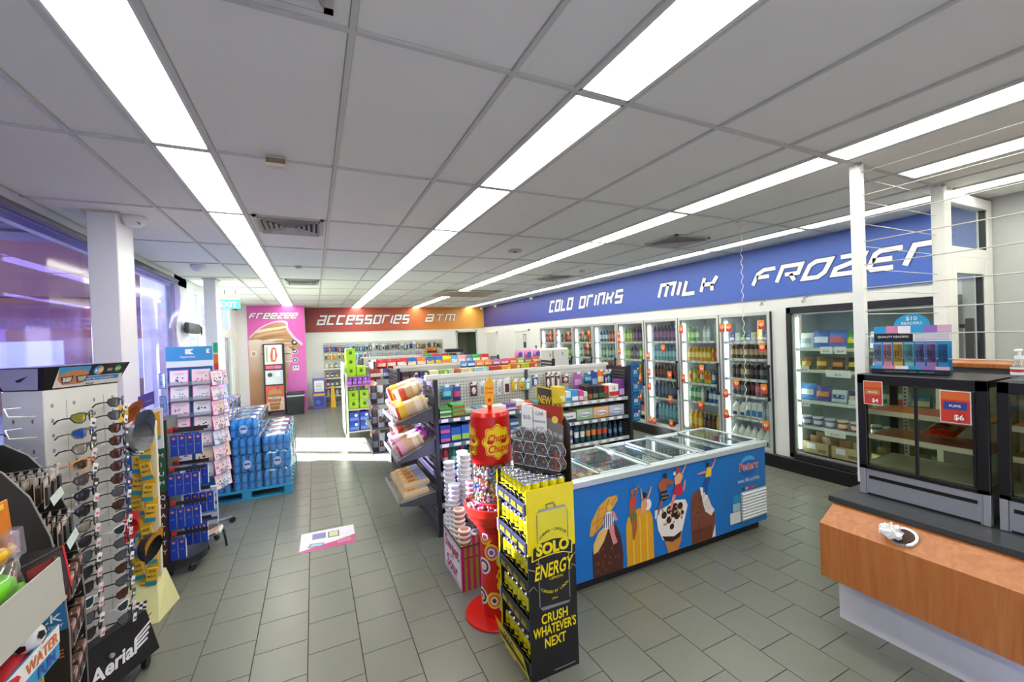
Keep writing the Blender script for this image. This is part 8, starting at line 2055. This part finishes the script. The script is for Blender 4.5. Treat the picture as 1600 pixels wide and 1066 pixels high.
def diecast(b):
    b.box(-.06, .06, 0, .003, 0, .19, mat('d87a1c', .5)); b.box(-.05, .05, -.04, 0, .01, .1, glass('toy_film')); b.ball(0, -.02, .045, .028, mat('e8b01c', .3), 9, sx=1.2, sz=.8); b.box(-.03, .03, -.035, -.005, .02, .035, mat('d8a01c', .3)); [b.ball(sx, -.03, .022, .012, BLACK, 7) for sx in (-.025, .025)]; b.slab([(-.05, .15), (.05, .17), (.05, .185), (-.05, .165)], -.003, -.001, mat('e8c82a', .5)); b.disc(-.02, .13, .016, -.002, mat('c83a2a', .5), 10)
for q, (x, y, z, a) in enumerate(((.33, .88, 1.22, -.1), (.29, .82, 1.29, .1), (.36, .78, 1.24, .0))): put('toy_truck_pack', 'dc', diecast, TF, x, y, z, 'yellow toy truck blister card, %s in the cluster at the left edge' % ('nearest the boxed car', 'top one', 'nearest one')[q], 'toy', None, rz=radians(75), ry=a)
b = MB()
bm_ico = []
b.ball(0, 0, .045, .045, mat('e8e8e8', .4), 16)
for (a, e) in ((-.3, .2), (.9, .5), (-1.4, -.2), (.3, -.6), (-.7, 1.1), (1.9, .1)):
    d = Vector((cos(a) * cos(e), sin(a) * cos(e), sin(e))); u = d.cross(Vector((0, 0, 1))).normalized(); v = d.cross(u)
    c_ = Vector((0, 0, .045)) + d * .0445
    b.add([tuple(c_ + d * .001 + (u * cos(k * 2 * pi / 5) + v * sin(k * 2 * pi / 5)) * .014) for k in range(5)], [(0, 1, 2, 3, 4)], BLACK)
o = b.build('toy_football', loc=(-.86, 1.87, .93)); tag(o, 'small black and white football in the lower toy tray', 'toy ball')
b = MB(); b.tube([(0, -.1, .04), (0, .1, .04)], .035, mat('c82434', .6), 14); o = b.build('red_toy_roll', loc=(-.865, 1.79, .88), rz=.2); tag(o, 'red cylindrical toy roll beside the small football', 'toy')
for nm, k in ():
    pass

# ================================================================ labels that tell alike things of one row apart
_by = {}
for o in list(SC.objects):
    if o.parent is None and o.get('group') and o.get('label'): _by.setdefault(o['label'], []).append(o)
for lb, L in _by.items():
    if not 2 <= len(L) <= 30 or len(lb.split()) > 12: continue
    if any(w in lb for w in ('packet', 'faceted', 'drink can', 'heap')): continue
    zs_ = [o.location.z for o in L]
    if max(zs_) - min(zs_) > .1:
        L.sort(key=lambda o: o.location.z); w = 'from the bottom'
    else:
        L.sort(key=lambda o: screen(*o.location)[0]); w = 'from the left'
    for k, o in enumerate(L): o['label'] = '%s, %s %s' % (lb, ORD[k], w)
